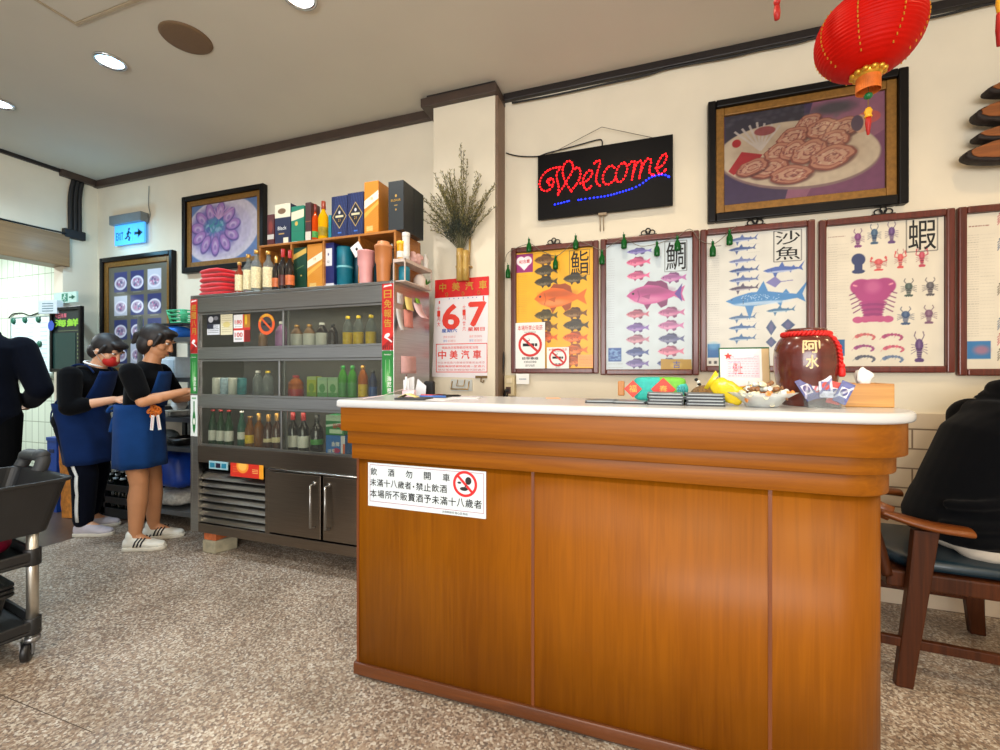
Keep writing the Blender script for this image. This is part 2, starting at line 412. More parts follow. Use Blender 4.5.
struct(MB().box(-9, -3.89, YB, WALL + .15, -.1, 0).build('floor_kitchen', mat('dark kitchen floor', (74, 56, 46), .4, var=.15, scale=6)), 'dark brown kitchen passage floor beyond the terrazzo', 'floor')
struct(MB().box(-9, XR, YB, WALL + .15, CEIL, CEIL + .1).build('ceiling', ceil_m), 'plain painted ceiling', 'ceiling')
struct(MB().box(LEFT - .13, XR, WALL, WALL + .15, 0, CEIL).build('wall_back', plaster), 'cream plaster wall behind the counter', 'wall')
ktile = tile_mat('kitchen tile', (216, 226, 206), (150, 160, 140), .11, .22, 0, .15)
struct(MB().box(-9, LEFT - .13, WALL, WALL + .15, 0, CEIL).build('wall_kitchen', ktile), 'pale green tiled kitchen wall seen through the opening', 'wall')
w = MB().box(LEFT - .13, LEFT, 2.53, WALL, 0, CEIL); w.box(LEFT - .13, LEFT, YB, 2.53, 2.44, CEIL)
struct(w.build('wall_left', plaster), 'wall over the kitchen opening with a narrow pier', 'wall')
struct(MB().box(LEFT - .16, LEFT + .045, YB, 2.56, 2.15, 2.435).build('trim_1', wood('lintel board', (128, 98, 62), (150, 118, 78), 'Y', .5, .6), bevel=.004), 'tan boarded lintel over the kitchen opening', 'lintel')
struct(MB().box(-9.1, -9, YB, WALL, 0, CEIL).build('wall_kitchen_end', ktile), 'far tiled end wall of the kitchen', 'wall')
struct(MB().box(XR, XR + .15, YB, WALL + .15, 0, CEIL).build('wall_right', plaster), 'cream side wall of the dining room, out of the picture', 'wall')
struct(MB().box(-1.373, -.935, 2.65, WALL, 0, CEIL).build('pillar', plaster), 'cream square pillar with the calendar', 'pillar')
struct(MB().box(-.935, -.918, 2.655, WALL, 0, CEIL - .06).build('trim_2', mat('pillar side board', (120, 98, 80), .5, var=.08), bevel=.002), 'brown board on the side of the pillar', 'trim')
struct(MB().box(-1.45, -.915, 2.61, WALL, CEIL - .075, CEIL - .018).box(-1.41, -.925, 2.62, WALL, CEIL - .018, CEIL, 1).build('trim_3', [brown_trim, black_trim], bevel=.004), 'brown moulding around the top of the pillar', 'trim')
struct(MB().box(-.918, XR, 2.765, WALL, CEIL - .045, CEIL).build('trim_4', black_trim, bevel=.003), 'black cornice along the wall above the fish charts', 'trim')
t = MB().box(LEFT, -1.45, 2.76, WALL, CEIL - .065, CEIL).box(LEFT, LEFT + .05, 2.5, 2.76, CEIL - .06, CEIL).build('trim_5', brown_trim, bevel=.006)
struct(t, 'brown cornice along the wall above the drinks fridge', 'trim')
struct(MB().box(LEFT, LEFT + .025, YB, 2.5, CEIL - .03, CEIL).build('trim_6', black_trim), 'thin black cornice above the kitchen opening', 'trim')
wt = tile_mat('wainscot tile', (214, 196, 172), (128, 110, 94), .28, .1, .5, .25)
struct(MB().box(-.917, XR, 2.786, WALL, 0, .98).build('wall_back_tiles', wt), 'cream tiled lower part of the wall', 'wall')
struct(MB().box(-3.88, -1.75, .943, .9455, 0, .0006).build('trim_7', mat('floor joint', (86, 74, 64), .7)), 'thin dark joint line across the terrazzo', 'floor joint')
# things of the fabric of the room: hatch, speaker, downlights, cables
c0 = at(77, 25, Z=CEIL)
h = MB()
x0, y1 = c0.x, c0.y
for a in ((x0, x0 + .6, y1 - .014, y1), (x0, x0 + .6, y1 - .6, y1 - .586), (x0, x0 + .014, y1 - .586, y1 - .014), (x0 + .586, x0 + .6, y1 - .586, y1 - .014)): h.box(*a, CEIL - .006, CEIL)
h.box(x0 + .02, x0 + .58, y1 - .58, y1 - .02, CEIL - .003, CEIL, 1)
tag(h.build('ceiling_hatch', [mat('hatch edge', (176, 160, 132), .6), ceil_m]), 'square flush access hatch in the ceiling', 'hatch')
sp = MB().lathe([(0, -.008), (.105, -.008), (.12, -.006), (.125, 0)], 40, (-2.42, 1.74, CEIL))
def grille_mat():
    m = mat('speaker grille', (112, 88, 62), .7, var=.35, scale=400); return m
tag(sp.build('ceiling_speaker', grille_mat()), 'round brown speaker grille set in the ceiling', 'speaker')
DL = ['recessed round ceiling downlight at the top edge, right of the speaker', 'recessed round ceiling downlight between hatch and speaker', 'recessed round ceiling downlight nearest the kitchen opening']
glow_n = mat('lamp glow neutral', (255, 244, 225), emit=9); glow_c = mat('lamp glow cool', (214, 238, 255), emit=9)
for i, (x, y, c, e) in enumerate(LAMPS):
    r = thing('downlight', DL[i], 'ceiling light', (x, y, CEIL - .012), 'recessed downlights')
    MB().lathe([(.062, .0115), (.078, .0115), (.08, 0), (.066, -.003), (.062, .004), (.062, .0115)], 32, (x, y, CEIL - .012)).build('trim_ring', mat('chrome', (215, 220, 225), .15, 1), r)
    MB().lathe([(0, .004), (.062, .006)], 32, (x, y, CEIL - .012)).build('lens', glow_c if i else glow_n, r)
def cable(name, pts, r, label, m=None, n=5):
    return tag(MB().tube(catmull(pts, n), r, 6).build(name, m or black_rubber), label, 'cable')
cable('loose_cable', [at(u, v, Y=2.775) for u, v in ((512, 103), (560, 94), (610, 83), (645, 75.5), (672, 67.5), (730, 57), (760, 50), (800, 42), (830, 33), (890, 24), (934, 17), (985, 5), (1010, 0))], .006, 'loose black cable sagging under the cornice above the fish charts')
cable('sign_cable', [at(u, v, Y=2.78) for u, v in ((506, 153), (518, 156), (537, 156.5), (548, 153), (575, 146), (597, 140), (602, 141), (602, 147))], .004, 'thin dark power cable running to the lit sign')
cable('wire', [at(u, v, Y=2.79) for u, v in ((149, 186), (148.5, 205), (150, 215), (147, 224))], .003, 'thin grey wire hanging down to the blue exit sign', mat('grey wire', (120, 122, 120), .5))
cd = thing('cable_duct', 'black cable duct running down the pier by the opening', 'cable duct', (LEFT + .02, 2.6, 2.45))
q = MB()
for k, dy in enumerate((0, .035, .07)): q.tube(catmull([(LEFT + .02, 2.60 + dy * .9, CEIL - .06), (LEFT + .02, 2.575 + dy, 2.8), (LEFT + .02, 2.575 + dy, 2.5), (LEFT + .028, 2.56 + dy, 2.44)], 5), .018, 8)
q.build('duct_tube', black_rubber, cd)
MB().box(LEFT, LEFT + .05, 2.52, 2.68, 2.42, 2.5).build('junction_box', black_rubber, cd, bevel=.006)
cable('duct_cable', [(LEFT + .052, 2.53, 2.448), (LEFT + .02, 2.2, 2.45), (LEFT + .02, 1.2, 2.45), (LEFT + .02, .2, 2.45)], .008, 'black cable lying along the top of the tan lintel')
# ------------------------------------------------------------------ pictures and charts on the wall
mahog = wood('mahogany frame', (72, 24, 16), (112, 44, 28), 'Z', .3, 1, .3)
ebony = mat('ebony frame', (10, 8, 9), .35, var=.15, spec=.25)
gold_l = mat('gilt liner', (138, 98, 42), .4, .35, var=.2, scale=60)
ink_m = print_mat('print', .5, .0); ink_g = print_mat('print under glass', .4, .06)
K = mat('black ink', (18, 18, 20), .6); RED = mat('red ink', (205, 34, 28), .5); WHITE = mat('white card', (238, 238, 234), .55, var=.01); BLUEI = mat('blue ink', (40, 80, 170), .5)
GOLD = mat('gold ink', (205, 160, 60), .4, .3)
iron = mat('dark iron', (34, 30, 30), .5, .4)
def frame_bars(mb, x0, x1, y0, y1, w, z0, z1, mi, M, wb=None):
    wb = wb or w
    mb.box(x0, x0 + w, y0, y1, z0, z1, mi, M).box(x1 - w, x1, y0, y1, z0, z1, mi, M)
    mb.box(x0 + w, x1 - w, y1 - w, y1, z0, z1, mi, M).box(x0 + w, x1 - w, y0, y0 + wb, z0, z1, mi, M)
def picture(name, label, cat, X0, X1, Z0, Z1, w1, w2, m1, m2, cv_fn, d=.035, group=None, wb=None, res=330, hook=False):
    W_, H_ = X1 - X0, Z1 - Z0; M = wallM(X0, Z0); wb = wb or w1
    r = thing(name, label, cat, (X0 + W_ / 2, WALL - d / 2, Z0), group)
    mb = MB(); frame_bars(mb, 0, W_, 0, H_, w1, .001, d, 0, M, wb); mb.build('frame', m1, r, bevel=.007, seg=3)
    if w2:
        l = MB(); frame_bars(l, w1, W_ - w1, wb, H_ - w1, w2, .001, d * .62, 0, M); l.build('liner', m2, r, bevel=.004)
    iw, ih = W_ - 2 * (w1 + w2), H_ - w1 - wb - 2 * w2
    cv, ex, mats = cv_fn(iw, ih, M @ Matrix.Translation((w1 + w2, wb + w2, d * .35)))
    cv.sheet('print', M @ Matrix.Translation((w1 + w2 - .002, wb + w2 - .002, d * .35)), r, [ink_g] + mats, ex)
    if hook:
        k = MB()
        for sx in (-.022, .022): k.tube([(W_ / 2 + sx + .017 * math.cos(a), H_ + .016 + .014 * math.sin(a), .015) for a in [R(30 * i) for i in range(12)]], .0035, 6, 0, M, closed=True)
        k.tube([(W_ / 2 + .014 * math.cos(a), H_ + .026 + .016 * math.sin(a), .015) for a in [R(30 * i) for i in range(12)]], .0035, 6, 0, M, closed=True)
        k.box(W_ / 2 - .05, W_ / 2 + .05, H_ - .004, H_ + .006, .01, .02, 0, M)
        k.build('hanger', iron, r)
    return r
def mixc(a, b, t): return tuple(a[i] * (1 - t) + b[i] * t for i in range(3))
FB = [(-.5, 0), (-.43, .09), (-.32, .18), (-.14, .25), (.06, .21), (.22, .11), (.32, .055), (.5, .19), (.45, 0), (.5, -.19), (.32, -.055), (.2, -.12), (.02, -.2), (-.18, -.23), (-.36, -.14)]
FT = [(-.2, .22), (-.12, .34), (0, .32), (.1, .34), (.2, .26), (.23, .1)]
FA = [(.02, -.18), (.1, -.32), (.2, -.26), (.22, -.1)]
FP = [(-.2, -.2), (-.14, -.36), (-.06, -.2)]
def fish(cv, cx, cy, L, col, hs=1.0, spots=False):
    hs *= .72
    q = lambda P: [(cx + x * L, cy + y * L * hs) for x, y in P]
    dk = mixc(col, (0, 0, 20), .35); lt = mixc(col, (255, 240, 235), .4)
    cv.poly(q(FT), dk); cv.poly(q(FA), dk); cv.poly(q(FP), dk); cv.poly(q(FB), col)
    cv.ell(cx - .05 * L, cy + .1 * L * hs, .32 * L, .09 * L * hs, dk, .55, 0, .9); cv.ell(cx - .12 * L, cy - .11 * L * hs, .27 * L, .07 * L * hs, lt, .6, 0, .9)
    cv.line(q([(-.3, .13), (-.27, -.02), (-.3, -.15)]), .018 * L, dk, .6)
    cv.poly(q([(-.24, -.02), (-.08, .02), (-.1, -.1)]), dk, .6)
    cv.ell(cx - .38 * L, cy + .05 * L * hs, .022 * L, .022 * L, (15, 15, 20))
    if spots:
        for k in range(14): cv.ell(cx + cv.rng.uniform(-.3, .25) * L, cy + cv.rng.uniform(-.12, .14) * L * hs, .02 * L, .018 * L, dk, .8)
SB = [(-.5, .01), (-.38, .05), (-.2, .085), (0, .085), (.2, .05), (.36, .025), (.5, .17), (.43, .02), (.47, -.07), (.37, -.02), (.2, -.035), (0, -.06), (-.2, -.075), (-.38, -.045)]
def shark(cv, cx, cy, L, col, hs=1.0):
    q = lambda P: [(cx + x * L, cy + (y + .04 * x) * L * hs) for x, y in P]
    cv.poly(q([(-.12, .07), (-.03, .2), (.03, .07)]), col); cv.poly(q([(.2, .05), (.24, .09), (.28, .04)]), col); cv.poly(q([(-.26, -.05), (-.2, -.22), (-.14, -.06)]), col); cv.poly(q([(.12, -.04), (.18, -.1), (.2, -.03)]), col)
    cv.poly(q(SB), col); cv.ell(cx - .08 * L, cy - .045 * L * hs, .33 * L, .025 * L, mixc(col, (255, 255, 255), .65), .8, .04, .6)
    cv.line(q([(-.28, .04), (-.28, -.04)]), .008 * L, mixc(col, (0, 0, 0), .4)); cv.ell(cx - .42 * L, cy + .005 * L, .008 * L, .008 * L, (10, 10, 15))
def lobster(cv, cx, cy, w, h, col, ant=True, claws=False):
    dk = mixc(col, (20, 0, 30), .35)
    for s in (-1, 1):
        if ant: cv.line([(cx + s * .1 * w, cy + .3 * h), (cx + s * .3 * w, cy + .55 * h), (cx + s * .22 * w, cy + .72 * h)], .045 * w, dk)
        if claws:
            cv.line([(cx + s * .15 * w, cy + .15 * h), (cx + s * .5 * w, cy + .25 * h), (cx + s * .42 * w, cy + .5 * h)], .08 * w, col); cv.ell(cx + s * .42 * w, cy + .5 * h, .07 * w, .12 * h, col)
        for k in range(4): cv.line([(cx + s * .2 * w, cy + (.16 - .07 * k) * h), (cx + s * .5 * w, cy + (.2 - .13 * k) * h)], .03 * w, dk)
    cv.ell(cx, cy + .18 * h, .25 * w, .24 * h, col)
    for k in range(6): cv.rect(cx - (.2 - .015 * k) * w, cx + (.2 - .015 * k) * w, cy - (.02 + .07 * k) * h, cy + (.035 - .07 * k) * h, col if k % 2 else dk)
    for s in (-1, 0, 1): cv.ell(cx + s * .15 * w, cy - .44 * h, .13 * w, .08 * h, col)
    cv.ell(cx, cy + .2 * h, .08 * w, .18 * h, mixc(col, (255, 255, 255), .3), .5, 0, .8)
def shrimp(cv, cx, cy, L, col):
    P = [(cx + L * .5 * math.cos(a) * (1 if k < 8 else 1), cy + L * .22 * math.sin(a)) for k, a in enumerate([R(160 - 22 * i) for i in range(10)])]
    for k, p in enumerate(P): cv.ell(p[0], p[1], L * (.13 - .007 * k), L * (.12 - .007 * k), mixc(col, (0, 0, 40), .12 * (k % 2)))
    cv.line([P[0], (cx - L * .62, cy + .02 * L), (cx - L * .72, cy - .12 * L)], .02 * L, col)
    for k in range(2, 8, 2): cv.line([P[k], (P[k][0] - .05 * L, P[k][1] - .2 * L)], .02 * L, col)
def rows(cv, x0, x1, y0, y1, n, col, al=.6, w=.0016):
    for k in range(n):
        y = y1 + (y0 - y1) * k / max(1, n - 1); x = x0
        while x < x1:
            l = cv.rng.uniform(.004, .012); cv.rect(x, min(x1, x + l), y, y + w, col, al); x += l + .003
def poster(bg, px, items):
    """px = print area in chart pixels (x0, x1, y0, y1); items paint with f(x,y)->metres"""
    def fn(w, h, M):
        cv = Cv(w, h, 340, bg); x0, x1, y0, y1 = px; sx = w / (x1 - x0); sy = h / (y1 - y0)
        F = lambda x, y: ((x - x0) * sx, (y1 - y) * sy)
        ex = MB(); items(cv, F, sx, ex, M)
        cv.blotch(14, .05)
        return cv, ex, [K, RED, WHITE, BLUEI]
    return fn
def title(cv, F, ex, M, box, s, bold=.004):
    (ax, ay), (bx, by) = F(box[0], box[3]), F(box[1], box[2])
    for p in ([(ax, ay), (bx, ay)], [(bx, ay), (bx, by)], [(bx, by), (ax, by)], [(ax, by), (ax, ay)]): cv.line(p, .003, (60, 60, 60))
    n = len(s); hh = (by - ay) / n; m = .006
    for i, ch in enumerate(s): ex.text(ch, ax + m, bx - m, by - hh * (i + 1) + m, by - hh * i - m, .0012, 0, M, bold, keep=False)
def p1(cv, F, s, ex, M):
    ol, br, dk, og = (92, 78, 30), (120, 78, 26), (70, 60, 32), (226, 96, 20)
    for x, y, L, c in ((222, 155, 112, br), (222, 208, 112, dk), (222, 260, 112, dk), (357, 253, 110, dk), (222, 420, 112, ol), (357, 416, 112, br), (222, 474, 112, br), (360, 472, 118, dk), (222, 526, 112, og), (357, 530, 116, og), (357, 588, 116, (222, 110, 30)), (350, 640, 110, (210, 100, 24))):
        fish(cv, *F(x, y), L * s, c, 1.05, True)
    fish(cv, *F(288, 340), 245 * s, (240, 108, 24), 1.1)
    for p, q, r in ((90, 130, 26),): rows(cv, *[F(p, 0)[0], F(q, 0)[0]], F(0, 440)[1], F(0, 225)[1], r, (110, 80, 20), .45)
    title(cv, F, ex, M, (332, 422, 122, 240), '鮨')
    a = F(75, 208); b = F(160, 126); cv.rect(a[0] + .004, b[0], a[1], b[1] + .01, (150, 30, 110))
    cx, cy = (a[0] + b[0]) / 2, (a[1] + b[1]) / 2 + .008
    cv.ell(cx - .022, cy + .012, .03, .03, (250, 235, 240)); cv.ell(cx + .022, cy + .012, .03, .03, (250, 235, 240)); cv.poly([(cx - .05, cy + .004), (cx + .05, cy + .004), (cx, cy - .05)], (250, 235, 240))
    ex.text('紀念賣', cx - .036, cx + .036, cy - .004, cy + .02, .0012, 1, M, .01, keep=False)
    a, b = F(370, 672), F(438, 610); cv.rect(a[0], b[0], a[1] + .006, b[1], (246, 168, 90)); rows(cv, a[0] + .008, b[0] - .008, a[1] + .015, b[1] - .01, 7, (220, 80, 40), .8)
def p2(cv, F, s, ex, M):
    pk, pu, bl, mg = (208, 110, 150), (132, 104, 176), (74, 92, 150), (196, 70, 130)
    for x, y, L, c in ((655, 168, 118, (214, 96, 140)), (655, 232, 112, (218, 104, 150)), (820, 252, 120, (180, 110, 170)), (652, 412, 112, (190, 110, 130)), (810, 410, 124, (186, 104, 150)), (652, 475, 112, pu), (808, 470, 122, (196, 120, 170)), (652, 530, 114, (190, 130, 150)), (810, 530, 122, (92, 98, 140)), (650, 590, 114, bl), (808, 587, 122, (214, 120, 150)), (650, 642, 114, (120, 110, 170)), (800, 642, 114, bl)):
        fish(cv, *F(x, y), L * s, c, .95)
    fish(cv, *F(660, 118), 122 * s, (118, 112, 186), .6)
    fish(cv, *F(735, 325), 275 * s, (190, 84, 146), 1.05); 
    x, y = F(850, 325); cv.poly([(x - .03, y), (x + .012, y + .06), (x + .004, y), (x + .012, y - .05)], (92, 70, 150))
    rows(cv, F(508, 0)[0], F(540, 0)[0], F(0, 515)[1], F(0, 145)[1], 34, (120, 110, 130), .5)
    for k in range(26):
        q = F(600 + 150 * (k % 2), 140 + 40 * (k // 2)); rows(cv, q[0] + .07, q[0] + .10, q[1] - .01, q[1] - .004, 1, (120, 120, 130), .5)
    title(cv, F, ex, M, (780, 880, 85, 222), '鯛')
    a, b = F(508, 632), F(573, 568); cv.rect(a[0], b[0], a[1], b[1], (46, 82, 150))
    for k in range(40): cv.ell(cv.rng.uniform(a[0] + .008, b[0] - .008), cv.rng.uniform(a[1] + .008, b[1] - .008), .008, .005, (120, 160, 205), .6)
    rows(cv, F(508, 0)[0], F(580, 0)[0], F(0, 662)[1], F(0, 645)[1], 2, (60, 60, 70), .8)
    a, b = F(762, 678), F(905, 624); cv.poly([a, (b[0], a[1] + .004), (b[0] - .005, b[1]), (a[0], b[1] + .003)], (178, 140, 40)); cv.ell((a[0] + b[0]) / 2, (a[1] + b[1]) / 2, .03, .02, (205, 172, 80), .8, 0, .6)
    ex.text('吉', (a[0] + b[0]) / 2 - .02, (a[0] + b[0]) / 2 + .02, a[1] + .012, b[1] - .01, .0012, 3, M)
def p3(cv, F, s, ex, M):
    a, b, c = (88, 108, 160), (60, 84, 140), (108, 122, 170)
    for x, y, L, k in ((232, 138, 125, a), (228, 178, 118, b), (228, 228, 118, c), (235, 268, 128, b), (235, 308, 128, a), (235, 344, 128, (84, 74, 96)), (385, 442, 118, (60, 110, 150)), (228, 467, 118, (70, 106, 150)), (228, 509, 118, (56, 96, 150)), (228, 555, 118, (60, 104, 154))): shark(cv, *F(x, y), L * s, k)
    shark(cv, *F(395, 275), 165 * s, (72, 100, 172), 1.1); shark(cv, *F(325, 392), 335 * s, (66, 130, 190), 1.25)
    for k in range(60): q = F(cv.rng.uniform(220, 380), cv.rng.uniform(372, 398)); cv.ell(q[0], q[1], .0025, .002, (190, 220, 240), .8)
    x, y = F(362, 325); cv.poly([(x - .045, y), (x, y + .032), (x + .03, y), (x, y - .03)], (120, 118, 176)); cv.line([(x + .02, y), (x + .085, y + .006)], .004, (120, 118, 176))
    for u, v, w, h in ((346, 512, 42, 72), (413, 503, 56, 56), (346, 572, 44, 50)):
        x, y = F(u, v); cv.poly([(x - w / 2 * s, y), (x, y + h / 2 * s), (x + w / 2 * s, y), (x, y - h / 2 * s)], (58, 78, 120)); cv.ell(x, y, w * .2 * s, h * .3 * s, (104, 96, 140), .7, 0, .8)
    rows(cv, F(82, 0)[0], F(130, 0)[0], F(0, 555)[1], F(0, 190)[1], 38, (120, 120, 120), .5); rows(cv, F(95, 0)[0], F(140, 0)[0], F(0, 165)[1], F(0, 158)[1], 1, (60, 50, 50), .9, .004)
    for k in range(12): q = F(250, 160 + 36 * k); rows(cv, q[0], q[0] + .06, q[1] - .004, q[1], 1, (130, 130, 130), .5)
    title(cv, F, ex, M, (357, 465, 115, 242), '沙魚')
    a, b = F(80, 635), F(132, 576); cv.rect(a[0], b[0], a[1], b[1], (24, 96, 160)); cv.ell((a[0] + b[0]) / 2, b[1] - .01, .03, .02, (110, 180, 220), .6, 0, .9)
    for k in range(2): q = F(84 + 24 * k, 655); cv.rect(q[0], q[0] + .014, q[1] - .008, q[1] + .008, (60, 60, 60))
def p4(cv, F, s, ex, M):
    pu, nv, rd = (124, 62, 120), (52, 62, 104), (206, 84, 84)
    for x, y, w, h, c, kw in ((202, 175, 55, 75, pu, {}), (268, 165, 55, 80, (60, 90, 120), {}), (336, 165, 52, 85, (96, 66, 120), {}), (285, 280, 66, 62, rd, dict(claws=True, ant=False)), (370, 270, 46, 75, rd, dict(claws=True)), (452, 268, 46, 78, (190, 70, 90), dict(claws=True)), (402, 385, 60, 70, (70, 86, 80), {}), (483, 385, 60, 70, (88, 84, 88), {}), (390, 495, 66, 70, (60, 84, 120), {}), (478, 493, 60, 72, (120, 84, 110), {}), (442, 622, 62, 118, (88, 60, 110), {})):
        lobster(cv, *F(x, y), w * s, h * s, c, **kw)
    x, y = F(204, 272); cv.ell(x, y + .02, .03, .032, nv); cv.rect(x - .018, x + .018, y - .04, y, nv); cv.ell(x, y - .042, .028, .012, nv)
    x, y = F(262, 375); c = (168, 66, 124)
    for sg in (-1, 1):
        cv.ell(x + sg * 42 * s, y + 5 * s, 50 * s, 42 * s, c, 1, sg * .3)
        for k in range(5): cv.line([(x + sg * 50 * s, y - (10 + 22 * k) * s), (x + sg * (96 - 4 * k) * s, y - (30 + 22 * k) * s)], 5 * s, (120, 50, 100))
        cv.line([(x + sg * 80 * s, y + 20 * s), (x + sg * 25 * s, y - 2 * s)], 8 * s, (228, 150, 170))
    cv.ell(x, y - 15 * s, 72 * s, 60 * s, c)
    for k in range(8): cv.ell(x, y - (70 + 12 * k) * s, (56 - 3.2 * k) * s, 10 * s, mixc(c, (60, 20, 80), .18 * (k % 2) + .05))
    for k in range(-2, 3): cv.ell(x + k * 30 * s, y - (148 + 2 * abs(k)) * s, 22 * s, 16 * s, (186, 84, 130))
    cv.ell(x, y + 8 * s, 30 * s, 30 * s, (206, 120, 160), .5, 0, .9)
    for x, y, c in ((232, 572, (206, 110, 110)), (340, 575, (176, 80, 120)), (228, 618, (160, 80, 130)), (345, 622, (206, 100, 120)), (232, 660, (92, 96, 110)), (342, 662, (110, 130, 160))): shrimp(cv, *F(x, y), 72 * s, c)
    rows(cv, F(80, 0)[0], F(118, 0)[0], F(0, 565)[1], F(0, 190)[1], 40, (110, 105, 95), .5); rows(cv, F(80, 0)[0], F(150, 0)[0], F(0, 165)[1], F(0, 158)[1], 1, (120, 50, 40), .9, .004)
    rows(cv, F(118, 0)[0], F(165, 0)[0], F(0, 545)[1], F(0, 190)[1], 26, (150, 145, 135), .4)
    title(cv, F, ex, M, (393, 510, 112, 240), '蝦')
    a, b = F(85, 645), F(148, 578); cv.rect(a[0], b[0], a[1], b[1], (40, 96, 150)); cv.ell((a[0] + b[0]) / 2, (a[1] + b[1]) / 2, .02, .03, (20, 40, 80), .8, 0, .8)
def p5(cv, F, s, ex, M):
    rows(cv, F(625, 0)[0], F(665, 0)[0], F(0, 560)[1], F(0, 160)[1], 42, (110, 105, 95), .5); rows(cv, F(668, 0)[0], F(720, 0)[0], F(0, 560)[1], F(0, 160)[1], 30, (150, 145, 135), .4)
    rows(cv, F(628, 0)[0], F(700, 0)[0], F(0, 132)[1], F(0, 126)[1], 1, (120, 50, 40), .9, .004)
    a, b = F(622, 650), F(706, 580); cv.rect(a[0], b[0], a[1], b[1], (52, 116, 170)); cv.ell((a[0] + b[0]) / 2 + .01, (a[1] + b[1]) / 2, .03, .022, (170, 110, 130), .8, 0, .8)
    def crab(x, y, r, c):
        X, Y = F(x, y); cv.ell(X, Y, r * s, r * .7 * s, c)
        for sg in (-1, 1):
            for k in range(4): cv.line([(X, Y), (X + sg * r * 1.5 * s, Y + (.6 - .5 * k) * r * s), (X + sg * r * 1.8 * s, Y + (.2 - .6 * k) * r * s)], r * .14 * s, c)
            cv.ell(X + sg * r * 1.2 * s, Y + r * 1.0 * s, r * .35 * s, r * .25 * s, c)
    for i, (x, y) in enumerate([(765, 100), (850, 110), (765, 200), (860, 220), (765, 375), (765, 510), (765, 570), (765, 630), (880, 520), (890, 610), (960, 620), (960, 520)]): crab(x, y, 20, ((170, 60, 70), (90, 80, 60), (70, 90, 120))[i % 3])
    crab(920, 370, 62, (190, 90, 80))
    title(cv, F, ex, M, (960, 1060, 90, 225), '蟹')
WB = (218, 232, 236); CR = (220, 212, 194)
def px(u): return at(u, 300, Y=2.775).x
ZT, ZB = 2.005, 1.178
FW = .034
charts = [
    (px(511.1), px(598.6), ZT, ZB, 'brown framed fish chart with yellow background and no-smoking stickers', (238, 176, 22), (78, 438, 112, 675), p1),
    (px(600.4), px(699), ZT + .003, ZB - .008, 'brown framed fish chart of pink and purple sea bream on pale blue', (198, 211, 218), (495, 905, 75, 672), p2),
    (px(700.3), px(815), ZT + .003, ZB + .012, 'brown framed chart of blue sharks and rays, behind the jar', (214, 213, 205), (72, 485, 110, 672), p3),
    (px(819), px(955), ZT - .005, ZB + .008, 'brown framed chart of lobsters and shrimps with a large purple one', CR, (65, 535, 112, 690), p4),
    (px(958), px(958) + .57, ZT - .005, ZB - .006, 'brown framed crab chart cut off by the right edge of the photo', CR, (612, 1082, 75, 692), p5)]
CH = []
for x0, x1, zt, zb, lab, bg, pxr, fn in charts:
    CH.append(picture('fish_chart', lab, 'framed poster', x0, x1, zb, zt, FW, 0, mahog, None, poster(bg, pxr, fn), .032, 'fish charts in a row on the wall', hook=True))
def no_smoking(name, root, X0, X1, Z0, Z1, top, bot, small=False):
    M = wallM(X0, Z0, WALL - .033); w, h = X1 - X0, Z1 - Z0; mb = MB()
    mb.box(0, w, 0, h, 0, .0012, 0, M); cx, cy, r = w / 2, h * .52, w * .40
    ring = []
    n = 36
    vs = [((r if k % 2 == 0 else r * .8) * math.cos(2 * PI * (k // 2) / n) + cx, (r if k % 2 == 0 else r * .8) * math.sin(2 * PI * (k // 2) / n) + cy, .002) for k in range(2 * n)]
    mb.add(vs, [(2 * k, 2 * ((k + 1) % n), 2 * ((k + 1) % n) + 1, 2 * k + 1) for k in range(n)], 1, False, M)
    mb.box(cx - r * .62, cx + r * .35, cy - r * .14, cy + r * .1, .0012, .0018, 2, M); mb.box(cx + r * .4, cx + r * .6, cy - r * .14, cy + r * .1, .0012, .0018, 2, M)
    mb.tube([(cx - .2 * r, cy + .15 * r, .0016), (cx - .3 * r, cy + .3 * r, .0016), (cx - .05 * r, cy + .35 * r, .0016), (cx - .1 * r, cy + .5 * r, .0016)], .03 * r, 6, 2, M)
    mb.box(-r * .9, r * .9, -r * .1, r * .1, .0018, .0026, 1, M @ Matrix.Translation((cx, cy, 0)) @ Matrix.Rotation(R(-42), 4, 'Z'))
    mb.text(top, w * .08, w * .92, h * .83, h * .94, .0018, 1, M, .01, keep=False)
    mb.text('NO SMOKING', w * .3, w * .7, h * .77, h * .81, .0018, 2, M)
    mb.text(bot, w * .22, w * .78, h * .19, h * .25, .0018, 2, M, .015, keep=False)
    mb.text('免費戒菸專線', w * .12, w * .88, h * .12, h * .165, .0018, 2, M); mb.text('請勿吸菸', w * .1, w * .9, h * .04, h * .09, .0018, 2, M)
    return mb.build(name, [WHITE, RED, K], root)
def pz(u, v, Y=2.765): return at(u, v, Y=Y)
a, b = pz(515.5, 368.5), pz(545, 322); no_smoking('sticker', CH[0], a.x, b.x, a.z, b.z, '本場所禁止吸菸', '檢舉專線')
a, b = pz(546.8, 368.5), pz(569, 347); no_smoking('sticker', CH[0], a.x, b.x, a.z, b.z, '本場所禁止吸菸', '違者重罰')
